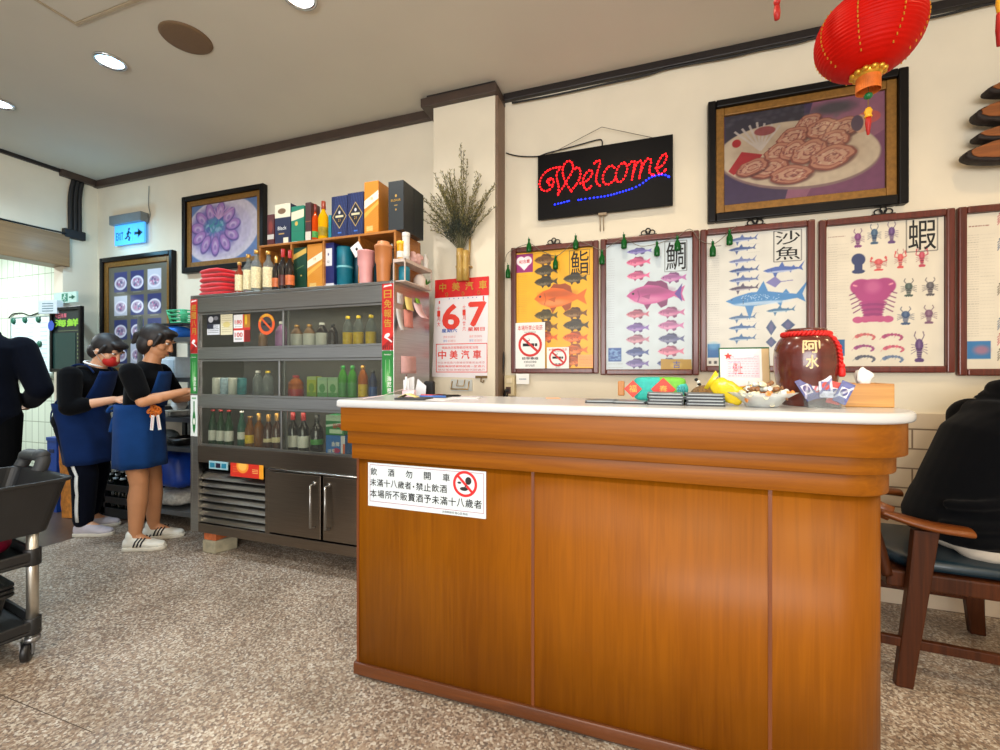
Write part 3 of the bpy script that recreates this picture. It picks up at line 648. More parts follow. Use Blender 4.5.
# green bottle shaped ornaments on a wire above the charts
wp = [(505, 262), (509, 252), (529, 244), (540, 250), (555, 256), (565, 250), (576, 241), (590, 245), (602, 250), (614, 243), (624, 239), (640, 246), (656, 244), (668, 240), (677, 237), (690, 229), (700, 240), (712, 244), (720, 240), (730, 231), (737, 226)]
cable('hanging_wire', [at(u, v, Y=2.752) for u, v in wp], .002, 'thin wire strung over the fish charts with green bottle ornaments', mat('thin wire', (120, 112, 98), .4, .5), 4)
grn = glass('green glass', (30, 120, 50), .05, 1.5, .5)
orn = [(508, 272, 'hanging left of the yellow chart'), (529, 246, 'at the top left corner of the yellow chart'), (555.5, 263, 'hanging low over the brown fish of the yellow chart'), (575.7, 243, 'on the top bar near the title of the yellow chart'), (602, 258, 'between the yellow and the pink fish charts'), (624, 242, 'at the upper left of the pink fish chart'), (657, 249.5, 'left of the title of the pink fish chart'), (677.4, 244, 'over the title of the pink fish chart'), (712.8, 249.5, 'lower left on the shark chart'), (729.6, 238, 'at the top of the shark chart beside the topmost shark')]
for i, (u, v, lab) in enumerate(orn):
    p = at(u, v, Y=2.748); r = thing('bottle_ornament', 'small green bottle ornament ' + lab, 'ornament', (p.x, p.y, p.z - .04), 'green bottle ornaments on the wire')
    MB().lathe([(0, 0), (.014, .001), (.0165, .006), (.0165, .042), (.013, .052), (.007, .062), (.006, .078), (0, .079)], 14, (p.x, p.y, p.z - .04)).build('body', grn, r)
    MB().lathe([(.0075, .076), (.0075, .086), (0, .087)], 10, (p.x, p.y, p.z - .04)).tube([(p.x, p.y, p.z + .045), (p.x - .004, p.y, p.z + .06)], .0015, 5).build('cap', mat('ornament cap', (30, 100, 50), .4), r)
# large dish pictures ------------------------------------------------------------
def dish_big(w, h, M):
    cv = Cv(w, h, 330, (60, 44, 70)); S = lambda x, y: ((x - 140) / 725 * w, (1 - (y - 165) / 430) * h); s = w / 725
    cv.rect(0, w, 0, h, (70, 52, 92)); cv.poly([S(560, 160), S(870, 120), S(870, 640), S(420, 640)], (160, 100, 130)); cv.poly([S(600, 470), S(870, 330), S(870, 640), S(500, 640)], (130, 72, 112))
    cv.ell(*S(650, 205), 90 * s, 30 * s, (60, 66, 74), .8, 0, .8); cv.rect(*[S(150, 0)[0], S(520, 0)[0]], S(0, 330)[1], S(0, 165)[1], (52, 48, 66)) 
    for k in range(40): cv.ell(*S(cv.rng.uniform(150, 720), cv.rng.uniform(170, 250)), 14 * s, 9 * s, (96, 92, 104), .35, 0, .9)
    cv.ell(*S(480, 395), 372 * s, 178 * s, (150, 120, 120), 1, -.12, .03); cv.ell(*S(480, 388), 368 * s, 172 * s, (226, 206, 180), 1, -.12, .03); cv.ell(*S(485, 375), 300 * s, 126 * s, (208, 184, 158), .7, -.12, .25)
    for k in range(7): cv.line([S(320, 350), S(195 + 36 * k, 245 - 30 * (1 - abs(k - 3) / 3))], 11 * s, (226, 214, 206), .9)
    cv.ell(*S(205, 302), 22 * s, 22 * s, (190, 30, 40)); cv.poly([S(165, 430), S(230, 345), S(330, 370), S(300, 410), S(190, 450)], (188, 36, 48)); cv.ell(*S(340, 262), 50 * s, 24 * s, (150, 50, 60), .8)
    rg = cv.rng
    for x, y, a, b, q in ((540, 255, 60, 42, .5), (470, 310, 75, 50, .4), (600, 290, 75, 48, .3), (690, 300, 80, 50, .2), (640, 350, 80, 50, .2), (400, 370, 70, 44, .5), (470, 370, 70, 46, .5), (540, 385, 88, 52, .45), (640, 425, 105, 58, .25), (360, 440, 92, 44, .25), (280, 425, 80, 40, .3), (460, 480, 98, 48, .05)):
        x, y = S(x, y); cv.ell(x + .004, y - .008, a * s * 1.04, b * s, (84, 40, 44), .75, q, .2)
        ph = rg.uniform(0, 6)
        def ring(k, dx=0, dy=0): return [(x + dx + k * s * (a * math.cos(t) * math.cos(q) - b * math.sin(t) * math.sin(q)) * (1 + .07 * math.sin(5 * t + ph) + .05 * math.sin(9 * t + 2 * ph)), y + dy + k * s * (a * math.cos(t) * math.sin(q) + b * math.sin(t) * math.cos(q)) * (1 + .07 * math.sin(4 * t + ph))) for t in [2 * PI * i / 36 for i in range(36)]]
        cv.poly(ring(1), (150, 76, 68)); cv.poly(ring(.9, 0, .002), (206, 142, 118)); cv.poly(ring(.72, 0, .001), (176, 104, 92)); cv.poly(ring(.62, 0, .001), (222, 172, 146)); cv.poly(ring(.36, .003, 0), (160, 88, 82)); cv.poly(ring(.26, .003, 0), (216, 160, 136))
        for k in range(46): cv.ell(x + rg.uniform(-.72, .72) * a * s, y + rg.uniform(-.62, .62) * b * s, a * rg.uniform(.04, .12) * s, b * rg.uniform(.03, .09) * s, [(146, 72, 70), (240, 208, 182), (116, 56, 66), (206, 138, 116), (228, 184, 160)][k % 5], .65, q + rg.uniform(-.8, .8), .5)
    cv.ell(*S(800, 270), 48 * s, 32 * s, (214, 96, 96)); cv.ell(*S(765, 295), 30 * s, 46 * s, (226, 180, 150)); cv.ell(*S(750, 290), 26 * s, 40 * s, (90, 70, 96))
    cv.blotch(6, .08); cv.a *= .78; return cv, None, []
def dish_left(w, h, M):
    cv = Cv(w, h, 300, (120, 140, 190)); S = lambda x, y: (x * w, y * h); rg = cv.rng
    cv.rect(0, w, 0, h, (104, 132, 184)); cv.ell(.46 * w, .52 * h, .56 * w, .56 * h, (226, 214, 226), 1, .1, .04); cv.ell(.44 * w, .5 * h, .47 * w, .46 * h, (206, 190, 216), .8, .1, .1)
    cv.ell(.36 * w, .55 * h, .36 * w, .40 * h, (128, 110, 180), 1, 0, .3)
    for k in range(90): a = rg.uniform(0, 6.28); q = rg.uniform(.1, 1); cv.ell(.36 * w + math.cos(a) * q * .35 * w, .55 * h + math.sin(a) * q * .38 * h, .03 * w, .025 * h, [(96, 84, 170), (170, 130, 200), (80, 120, 180), (200, 170, 220)][k % 4], .6, a, .6)
    for k in range(11):
        a = 2 * PI * k / 11 - 1.57; x, y = .37 * w + math.cos(a) * .27 * w, .55 * h + math.sin(a) * .30 * h
        cv.ell(x, y, .115 * w, .10 * h, (92, 66, 140), 1, a, .2); cv.ell(x, y + .006, .1 * w, .085 * h, (178, 128, 196), 1, a, .25); cv.ell(x, y, .055 * w, .045 * h, (214, 186, 222), .9, a, .6); cv.ell(x, y - .01, .03 * w, .03 * h, (122, 84, 160), .6, a, .6)
    cv.ell(.36 * w, .62 * h, .16 * w, .13 * h, (86, 130, 170), 1, 0, .4)
    for k in range(30): cv.ell(.36 * w + rg.uniform(-.12, .12) * w, .62 * h + rg.uniform(-.1, .1) * h, .028 * w, .02 * h, [(60, 150, 160), (150, 190, 210), (70, 80, 160)][k % 3], .7, rg.uniform(0, 3), .5)
    for k in range(8): cv.line([S(.42, .72), S(.3 + .05 * k, .95 - .02 * abs(k - 3))], .012, (210, 160, 200), .7)
    cv.blotch(6, .1); cv.a *= .86; return cv, None, []
picture('framed_picture', 'large black and gilt framed photo of sliced meat on an oval plate', 'picture', .314, 1.233, 2.040, 2.727, .042, .044, ebony, gold_l, dish_big, .05, None, .05)
picture('framed_picture', 'black and gilt framed purple photo of a dish above the red cloths', 'picture', -3.888, -2.961, 2.045, 2.715, .042, .044, ebony, gold_l, dish_left, .05, None, .05)
def nine(w, h, M):
    cv = Cv(w, h, 230, (104, 100, 84)); rg = cv.rng; cv.rect(0, w, 0, h, (100, 97, 84))
    for i in range(3):
        for j in range(4):
            x0 = w * (.10 + .285 * i); y0 = h * (.75 - .235 * j); a, b = w * .225, h * .195
            cv.rect(x0, x0 + a, y0, y0 + b, [(58, 64, 118), (50, 58, 110), (196, 200, 214)][(i + 2 * j) % 5 % 3]); cv.ell(x0 + a / 2, y0 + b * .42, a * .47, b * .33, (222, 220, 232), 1, 0, .1); cv.ell(x0 + a / 2, y0 + b * .43, a * .36, b * .23, (170, 150, 176), 1, 0, .2)
            for k in range(14): cv.ell(x0 + a / 2 + rg.uniform(-.26, .26) * a, y0 + b * .43 + rg.uniform(-.15, .15) * b, a * .07, b * .05, [(110, 80, 130), (190, 110, 150), (236, 226, 236), (90, 120, 150)][k % 4], .8, k, .5)
            cv.rect(x0 + a * .2, x0 + a * .8, y0 - h * .012, y0 - h * .008, (190, 190, 180), .7)
    return cv, None, []
picture('framed_menu', 'tall black framed board of twelve small dish photos', 'picture', -5.0, -4.012, 1.13, 2.270, .042, .05, ebony, gold_l, nine, .045)
# lit welcome sign -----------------------------------------------------------------
SY = 2.752
sg = thing('welcome_sign', 'black board with red and blue lights spelling Welcome', 'sign', (-.277, SY, 2.16))
MB().box(-.681, .128, SY, SY + .022, 2.164, 2.576).build('board', mat('sign black', (9, 7, 8), .5, var=.1, spec=.15), sg, bevel=.003)
led_r = mat('red light', (255, 14, 20), emit=6); led_b = mat('blue light', (24, 40, 255), emit=5)
tr_r = mat('red tracing', (90, 4, 8), .6, emit=.3); tr_b = mat('blue tracing', (12, 12, 90), .6, emit=.3)
def zs(p): return at(500 + p[0] / 5, 110 + p[1] / 5, Y=SY)
WL = [[(250, 352), (243, 362), (248, 376), (262, 376), (270, 362), (262, 345), (246, 344), (236, 360)],
      [(262, 385), (240, 405), (212, 402), (199, 375), (205, 345), (225, 316), (255, 296), (285, 289), (302, 287)],
      [(296, 300), (284, 318), (286, 350), (294, 385), (291, 425)], [(300, 408), (318, 385), (336, 352), (355, 322), (366, 290), (358, 263), (340, 256), (322, 275), (314, 300), (318, 335), (335, 372), (358, 408)],
      [(368, 392), (388, 365), (402, 330), (400, 300), (388, 288), (376, 296)],
      [(402, 368), (425, 362), (452, 338), (462, 312), (448, 303), (428, 322), (416, 352), (420, 384), (438, 400), (456, 382)],
      [(472, 268), (490, 254), (502, 262), (494, 290), (484, 325), (482, 362), (500, 380)],
      [(572, 290), (556, 280), (534, 296), (516, 328), (518, 362), (538, 374), (560, 362), (578, 345)],
      [(622, 266), (602, 274), (584, 304), (580, 338), (592, 362), (612, 354), (630, 322), (636, 285), (622, 266)],
      [(646, 274), (662, 258), (674, 264), (668, 300), (660, 350)], [(668, 312), (684, 270), (700, 256), (710, 268), (704, 304), (697, 342)], [(706, 306), (724, 262), (744, 244), (756, 258), (748, 292), (750, 320), (768, 326)],
      [(780, 292), (806, 284), (828, 254), (834, 226), (818, 224), (798, 250), (784, 286), (790, 314), (808, 320), (828, 300)]]
BL = [[(275, 474), (308, 466)], [(322, 462), (345, 456)], [(393, 451), (470, 440), (540, 430), (600, 413), (660, 395), (710, 370), (750, 340), (790, 328), (820, 325), (845, 336)]]
def led(lines, name, m, mt, step):
    mb = MB(); tb = MB()
    for L in lines:
        P = catmull([zs(p) for p in L], 8); acc = 0; tb.tube([q - Vector((0, .0005, 0)) for q in P], .0022, 5)
        last = None
        for i in range(len(P)):
            if last is None or (P[i] - last).length >= step or i == len(P) - 1:
                last = P[i]; mb.ell(P[i] - Vector((0, .005, 0)), (.0052, .005, .0052), 8, 4)
    o = tb.build(name, mt, sg); mb.build('lights', m, o)
led(WL, 'red_lettering', led_r, tr_r, .0165); led(BL, 'blue_underline', led_b, tr_b, .0165)
hw = MB()
hw.tube([(-.617, SY + .01, 2.572), zs((508, 80)) + Vector((0, .012, 0)), (.03, SY + .01, 2.572)], .002, 5)
hw.build('hanging_wire', mat('thin wire', (120, 112, 98), .4, .5), sg)
hk = MB().box(-.30, -.25, SY + .002, SY + .02, 2.15, 2.166); hk.tube([(-.29, SY + .012, 2.16), (-.29, SY + .03, 2.06)], .003, 6).tube([(-.27, SY + .012, 2.16), (-.27, SY + .03, 2.06)], .003, 6).build('stand_rod', mat('sign rod', (150, 130, 105), .5), sg)
# calendar ---------------------------------------------------------------------------
CY = 2.648
cl = thing('wall_calendar', 'large paper tear-off calendar with red header showing 6 and 7, on the pillar', 'calendar', (-1.168, CY, 1.155))
X0, X1 = -1.358, -.976; cwid = X1 - X0
Mh = wallM(X0, 1.155, CY)
H0 = .645; hb = .535
mb = MB().box(.0, cwid, hb - .01, H0, 0, .006, 0, Mh)
for i, ch in enumerate('中美汽車'): mb.text(ch, .03 + .095 * i, .085 + .095 * i, hb + .03, hb + .085, .007, 1, Mh, .02)
mb.build('header', [mat('red card', (214, 30, 28), .45), GOLD], cl)
ps = MB(); ps.add([(-.025, 0, .003), (cwid - .012, -.008, .003), (cwid - .004, hb, .003), (0, hb, .003), (-.025, 0, 0), (cwid - .012, -.008, 0), (cwid - .004, hb, 0), (0, hb, 0)], [(0, 1, 2, 3), (7, 6, 5, 4), (0, 4, 5, 1), (1, 5, 6, 2), (2, 6, 7, 3), (3, 7, 4, 0)], 0, False, Mh)
pr = lambda x, y: ((x - 285) / 285 * cwid, hb - (y - 195) / 440 * (hb + .0))
def ct(s, x0, x1, y0, y1, mi, bold=0, keep=False): ps.text(s, pr(x0, 0)[0], pr(x1, 0)[0], pr(0, y1)[1], pr(0, y0)[1], .0045, mi, Mh, bold, keep)
ct('6', 330, 413, 245, 375, 1, .04); ct('7', 470, 553, 240, 362, 1, .04)
for s_, x in (('十一月大', 297), ('十一月廿六', 434)):
    for i, ch in enumerate(s_): ct(ch, x, x + 16, 248 + 29 * i, 272 + 29 * i, 1, .015)
ct('星期六', 322, 405, 374, 394, 2, .025); ct('星期日', 462, 548, 370, 390, 1, .025)
ct('1', 305, 312, 220, 236, 1); ct('1', 540, 546, 206, 232, 1)
for x in (360, 385, 410, 435, 460, 485, 505): ct('●', x, x + 5, 209, 214, 2)
for x in (330, 355, 375, 470, 495, 515):
    for y, mi in ((412, 1), (434, 2)): ct('吉日', x, x + 20, y, y + 12, mi if x in (330, 470) else 3)
for p in ((290, 562, 455, 459), (290, 562, 607, 611), (290, 293, 455, 611), (559, 562, 455, 611)): a, b = pr(p[0], p[3]), pr(p[1], p[2]); ps.box(a[0], b[0], a[1], b[1], .003, .0045, 1, Mh)
for i, ch in enumerate('中美汽車'): ct(ch, 303 + 62 * i, 345 + 62 * i, 492, 538, 1, .025)
ct('竭誠為您服務歡迎來電洽詢', 322, 515, 470, 484, 1); ct('中古車買賣汽車維修保養板金烤漆', 300, 550, 552, 564, 3); ct('服務專線營業時間週一至週六', 300, 550, 572, 584, 1); ct('地址電話車輛檢驗代辦過戶', 300, 550, 591, 602, 3)
ps.build('sheet', [mat('calendar paper', (236, 230, 234), .6, var=.01), mat('calendar red', (226, 58, 42), .5), mat('calendar blue', (40, 90, 180), .5), mat('calendar pink', (214, 130, 130), .5)], cl)
rg_ = MB()
for x in (350, 437, 520): q = pr(x, 185); rg_.tube([(q[0] + .008 * math.cos(a), q[1] - .004 + .013 * math.sin(a), .008) for a in [R(30 * i) for i in range(12)]], .0018, 5, 0, Mh, closed=True)
rg_.build('ring', mat('brass', (190, 150, 70), .3, .8), cl)
ck = MB().box(cwid - .09, cwid - .01, -.008, .008, .004, .012, 0, Mh).tube([(cwid - .05, -.002, .012), (cwid - .05, -.03, .016), (cwid - .035, -.035, .016), (cwid - .03, -.02, .014)], .004, 6, 0, Mh)
tag(ck.build('bulldog_clip', mat('old brass', (120, 96, 60), .35, .7)), 'brass clip gripping the bottom edge of the calendar', 'clip')
# folded pen holder and faint box below the calendar
wk = MB(); o = at(462, 389, Y=2.64)
wk.tube([o + Vector(p) for p in ((-.07, 0, .05), (-.07, -.02, 0), (.05, -.02, 0), (.05, 0, .05))], .004, 6).tube([o + Vector(p) for p in ((-.03, 0, .06), (-.03, -.02, .02), (.02, -.02, .02), (.02, 0, .06))], .003, 6).box(o.x - .08, o.x + .07, 2.643, 2.65, o.z - .012, o.z + .062, 1)
tag(wk.build('wire_hook_rack', [mat('brass', (190, 150, 70), .3, .8), mat('clear plate', (196, 200, 196), .3)]), 'small brass wire hook plate on the pillar under the calendar', 'hook')
# bamboo vase and dried flowers ------------------------------------------------------
bam = wood('bamboo', (150, 112, 48), (206, 172, 92), 'Z', .4, 2)
vz = thing('bamboo_vase', 'bamboo tube wall vase hanging over the calendar', 'vase', (-1.135, 2.60, 1.775))
for nm, dx, r, h in (('tube', -.022, .024, .205), ('tube', .018, .021, .19)):
    m_ = MB(); m_.lathe([(0, 0), (r, 0), (r, .07), (r * 1.08, .075), (r, .08), (r, h * .75), (r * 1.08, h * .75 + .005), (r, h * .75 + .01), (r, h), (r * .8, h), (r * .8, h - .05), (0, h - .05)], 16, (-1.135 + dx, 2.60, 1.775)); m_.build(nm, bam, vz)
MB().tube([(-1.135 + .03, 2.615, 1.775), (-1.135 + .035, 2.63, 2.06)], .006, 8).build('stake', bam, vz)
MB().box(-1.185, -1.09, 2.592, 2.65, 1.86, 1.872).build('binding', bam, vz)
dm = mat('dried stem', (84, 82, 54), .8, var=.25, scale=60); dl = mat('dried leaf', (140, 130, 80), .8, var=.35, scale=50)
dmk = mat('dried dark leaf', (42, 52, 44), .8, var=.3, scale=50)
rnd = random.Random(11); st = MB(); lf = MB(); base = Vector((-1.152, 2.60, 1.94))
def blade(mb, p, d, L, w, mi):
    s_ = d.cross(Vector((rnd.uniform(-1, 1), rnd.uniform(-1, 1), rnd.uniform(-1, 1)))).normalized() * w
    mb.add([p, p + d * L * .5 + s_, p + d * L, p + d * L * .5 - s_], [(0, 1, 2, 3)], mi)
for k in range(64):
    ang = rnd.gauss(0, .38); ang = max(-.85, min(.8, ang)); L = rnd.uniform(.34, .56) * (1.0 - .25 * abs(ang)); tall = k < 3
    if tall: ang = .07 + .02 * k; L = .66 - .04 * k
    yb_ = rnd.uniform(-.32, .03)
    pts = [base + Vector((rnd.uniform(-.008, .008), 0, 0))]
    for j in range(1, 6):
        t = j / 5; a = ang * (.55 + .45 * t); pts.append(base + Vector((math.sin(a) * L * t, yb_ * L * t * t, math.cos(a) * L * t)))
    st.tube(catmull(pts, 2), .0014, 4)
    n = 26 if not tall else 40
    for j in range(n):
        t = .3 + .7 * j / n; i = min(4, int(t * 5)); p = pts[i].lerp(pts[i + 1], t * 5 - i); d = (pts[i + 1] - pts[i]).normalized()
        d2 = (d + Vector((rnd.uniform(-1, 1), rnd.uniform(-.8, .5), rnd.uniform(-.5, .9))) * .75).normalized(); dark = t < .5
        tl = rnd.uniform(.012, .05) * (1.1 - .4 * t)
        st.tube([p, p + d2 * tl], .0008, 3)
        for q in range(4):
            p2 = p + d2 * tl * rnd.uniform(.4, 1); d3 = (d2 + Vector((rnd.uniform(-1, 1), rnd.uniform(-1, 1), rnd.uniform(-.6, 1))) * .8).normalized(); blade(lf, p2, d3, rnd.uniform(.010, .02), .0022, 1 if dark or rnd.random() < .15 else 0)
fl = thing('dried_flowers', 'bunch of dried grey-green flowers standing in the bamboo vase', 'plant', (-1.152, 2.60, 1.93))
st.build('stems', dm, fl); lf.build('sprigs', [dl, dmk], fl)
# lantern -------------------------------------------------------------------------------
LC = Vector((.707, 1.83, 2.345)); LR = .153
ln = thing('paper_lantern', 'round red lantern with gold trim hanging from the ceiling', 'lantern', tuple(LC))
prof = []; nr = 22
for i in range(nr * 4 + 1):
    t = i / (nr * 4); z = -.125 + .25 * t; q = math.sqrt(max(0, 1 - (z / .138) ** 2)); prof.append((LR * q * (1 - .018 * abs(math.sin(PI * t * nr))), z))
lant = mat('lantern red', (192, 14, 2), .5, var=.05, spec=.12)
MB().lathe(prof, 48, LC).build('shade', lant, ln)
gold_f = mat('gold foil', (222, 170, 60), .3, .7, var=.2, scale=90)
for k in range(8):
    gs = MB(); a = 2 * PI * k / 8 + .25
    for i in range(14):
        t = .1 + .8 * i / 14; z = -.125 + .25 * t; q = LR * math.sqrt(1 - (z / .138) ** 2) * 1.004; gs.cbox(LC + Vector((math.cos(a) * q, math.sin(a) * q, z)), (.003, .003, .009), 0, None, a)
    gs.build('gold_stripe', gold_f, ln)
MB().lathe([(.058, .118), (.066, .124), (.06, .15), (.03, .155), (0, .155)], 20, LC).build('top_cap', gold_f, ln)
bc = MB().lathe([(0, -.150), (.02, -.150), (.036, -.146), (.044, -.134), (.042, -.122)], 20, LC)
for k in range(12): a = 2 * PI * k / 12; bc.ell(LC + Vector((.043 * math.cos(a), .043 * math.sin(a), -.132)), (.011, .011, .009), 8, 6)
bc.build('bottom_cap', gold_f, ln)
fr = MB()
for k in range(40): a = 2 * PI * k / 40; fr.cbox(LC + Vector((.034 * math.cos(a), .034 * math.sin(a), -.168)), (.0012, .0048, .05), 0, None, a)
fr.build('fringe', mat('orange fringe', (214, 110, 30), .6, var=.2), ln)
ts = thing('x', 'x', 'x', (0, 0, 0)); bpy.data.objects.remove(ts)
MB().tube([LC + Vector((0, 0, -.15)), LC + Vector((0, 0, -.30))], .0015, 5).build('cord', mat('tassel cord', (120, 90, 30), .6), ln)
MB().ell(LC + Vector((0, 0, -.208)), (.013, .013, .011)).build('bead', mat('green bead', (20, 110, 60), .25), ln)
MB().lathe([(0, 0), (.007, .001), (.012, -.01), (.009, -.022), (.012, -.03), (.006, -.032)], 12, LC + Vector((0, 0, -.25))).lathe([(.008, -.03), (.009, -.05), (.004, -.09), (0, -.092)], 10, LC + Vector((0, 0, -.25)), 1).build('tassel', [mat('yellow silk', (236, 170, 30), .5), mat('red silk', (176, 26, 20), .5)], ln)
MB().tube([LC + Vector((0, 0, .15)), Vector((LC.x, LC.y, CEIL))], .002, 5).build('hanging_cord', mat('tassel cord', (120, 90, 30), .6), ln)
def tassel(u, v, Y, L, label, cols):
    p = at(u, v, Y=Y); r = thing('hanging_tassel', label, 'tassel', (p.x, p.y, p.z))
    m_ = MB().tube([p + Vector((0, 0, .05)), Vector((p.x, p.y, CEIL))], .002, 5); m_.build('cord', mat('red silk', (176, 26, 20), .5), r)
    z = L; seg = [.25, .25, .5]
    for i, (c, s_) in enumerate(zip(cols, seg)):
        z0 = z - L * s_; MB().lathe([(0, z), (.009, z - .003), (.011, z - L * s_ * .5), (.008, z0 + .002), (0, z0)], 12, p).build(('bead', 'knot', 'silk')[i], c, r); z = z0
rs_ = mat('red silk', (176, 26, 20), .5)
tassel(777, 20, 1.75, .10, 'thin red tassel hanging at the top edge left of the lantern', [rs_, rs_, rs_])
tassel(1000, 46, 1.9, .22, 'green, yellow and red tassel hanging at the top right corner', [mat('green bead', (20, 110, 60), .25), mat('yellow silk', (236, 170, 30), .5), rs_])
# wooden plaques -----------------------------------------------------------------------------
pw = wood('plaque wood', (104, 54, 18), (150, 86, 34), 'X', .4, .8); bark = mat('plaque bark', (30, 16, 10), .7, var=.4, scale=40, bump=.4)
ends = [(984, 93, .085), (972.5, 117.5, .128), (973, 139, .082), (962, 157.5, .118)]
PL = ['topmost of the stacked brown wooden slabs at the right edge', 'second brown wooden slab from the top at the right edge, thick and rounded', 'third brown wooden slab from the top at the right edge, thin', 'lowest of the brown wooden slabs at the right edge, longest']
for i, (u, v, th) in enumerate(ends):
    p = at(u, v, Y=2.70); L = .5; rr = random.Random(i); r = thing('wooden_slab', PL[i], 'wooden plaque', (p.x + L / 2, 2.70, p.z), 'brown wooden slabs on the wall')
    up, dn = [], []
    for k in range(19):
        t = .5 - .5 * math.cos(PI * k / 18); q = math.sin(PI * min(1, t * 1.0)) ** .42; up.append((p.x + L * t, p.z + th * .5 * q * (1 + rr.uniform(-.05, .05)) + .012 * t)); dn.append((p.x + L * t, p.z - th * .5 * q * (1 + rr.uniform(-.05, .05)) + .012 * t))
    poly = up + dn[-2:0:-1]
    Mx = Matrix(((1, 0, 0, 0), (0, 0, -1, 0), (0, 1, 0, 0), (0, 0, 0, 1)))
    m_ = MB().prism(poly, 2.672, 2.735, 0, Matrix(((1, 0, 0, 0), (0, 0, 1, 0), (0, 1, 0, 0), (0, 0, 0, 1))), True)
    m_.build('bark', bark, r, bevel=.012, seg=3)
    cx, cz = p.x + L / 2, p.z + .006; f = []
    for k, (x, z) in enumerate(poly): j = .86 + rr.uniform(-.1, .05); f.append((cx + (x - cx) * (.94 + rr.uniform(-.03, .02)), cz + (z - cz) * j * .93 + .006))
    m_ = MB(); m_.prism(f, 2.668, 2.673, 0, Matrix(((1, 0, 0, 0), (0, 0, 1, 0), (0, 1, 0, 0), (0, 0, 0, 1)))); m_.build('face', pw, r)
    MB().tube([(cx, 2.73, cz), (cx, 2.80, cz)], .012, 10).build('mount', iron, r)
# exit signs -----------------------------------------------------------------------------------
def exit_sign(name, label, X0, X1, Z0, Z1, Y, lit, cap=True):
    r = thing(name, label, 'sign', ((X0 + X1) / 2, Y, Z0)); w, h = X1 - X0, Z1 - Z0; M = wallM(X0, Z0, Y)
    if cap: MB().box(-.02, w + .01, h, h + .085, -.02, .05, 0, M).build('housing', mat('sign housing', (120, 128, 132), .4, .3), r, bevel=.004)
    pm = mat('exit panel lit', (70, 160, 235), .4, emit=.9) if lit else mat('exit panel', (190, 220, 205), .4)
    gm = mat('exit green', (8, 70, 90), .4) if lit else mat('exit green plain', (20, 120, 90), .5)
    MB().box(0, w, 0, h, 0, .014, 0, M).build('panel', pm, r)
    g = MB(); z = .0155
    if lit: lamp('exit_sign_lamp', 'POINT', ((X0 + X1) / 2, Y - .25, Z0 + .02), 3.0, (.25, .68, 1), .05)
    if lit: g.text('EXIT', w * .06, w * .30, h * .25, h * .62, z, 0, M, .01, False)
    g.box(w * .36, w * .62, h * .12, h * .88, .014, z, 1 if lit else 0, M)
    fm = 0 if lit else 1
    g.ell((w * .5, h * .74, z), (w * .035, h * .075, .001), 8, 6, fm, M)
    g.tube([(w * .5, h * .66, z), (w * .47, h * .42, z), (w * .53, h * .3, z), (w * .5, h * .16, z)], .045 * h, 6, fm, M).tube([(w * .47, h * .42, z), (w * .42, h * .3, z), (w * .38, h * .28, z)], .04 * h, 6, fm, M).tube([(w * .43, h * .5, z), (w * .5, h * .62, z), (w * .57, h * .5, z)], .035 * h, 6, fm, M)
    g.box(w * .68, w * .88, h * .42, h * .56, .014, z, 0, M).add([(w * .8, h * .72, z), (w * .8, h * .26, z), (w * .96, h * .49, z)], [(0, 1, 2)], 0, False, M)
    g.build('pictogram', [gm, pm], r)
exit_sign('exit_sign', 'glowing blue exit sign with arrow high on the wall', -4.775, -4.372, 2.37, 2.555, 2.77, True)
e0, e1 = at(56.5, 304, Y=2.52), at(79, 291.5, Y=2.52)
EXB = (e0, e1)
# white card, phone socket and cords by the pillar
q = at(510, 386, Y=2.77)
sk = thing('phone_socket', 'cream cord socket box on the wall beside the pillar', 'socket', (q.x, 2.785, q.z - .06))
MB().box(q.x - .035, q.x + .035, 2.752, 2.80, q.z - .065, q.z + .07).build('box', mat('aged cream plastic', (206, 190, 150), .5), sk, bevel=.006)
MB().box(q.x - .022, q.x + .012, 2.748, 2.753, q.z - .05, q.z - .005).build('socket_holes', mat('socket dark', (70, 40, 30), .5), sk, bevel=.003)
MB().box(q.x - .02, q.x + .02, 2.748, 2.753, q.z + .02, q.z + .05).build('plug', mat('cream lighter', (226, 212, 178), .5), sk, bevel=.003)
for k, (dx, dv) in enumerate(((-.055, 352), (-.07, 360), (-.045, 366))):
    top = at(503 - k, dv, Y=2.775); cable('power_cord', [top, top + Vector((.01, -.02, -.06)), (q.x + dx - .01, 2.77, q.z - .02), (q.x + dx + .01, 2.765, q.z - .10), (q.x - .02 + .01 * k, 2.75, q.z - .02)], .009 - .001 * k, ['thick black cord hanging in the corner left of the cream socket', 'middle black cord looping down beside the cream socket', 'lowest black cord curling under the cream socket'][k])
a, b = at(516.5, 384, Y=2.78), at(529.5, 373.8, Y=2.78)
tag(MB().box(a.x, b.x, 2.772, 2.774, a.z, b.z).box(a.x + .02, b.x - .02, 2.7712, 2.772, a.z + .03, a.z + .036, 1).box(a.x + .02, b.x - .02, 2.774, 2.7999, b.z - .01, b.z - .002).build('note_card', [WHITE, mat('pencil grey', (140, 150, 170), .6)]), 'small white note card taped beside the socket under the yellow chart', 'note')
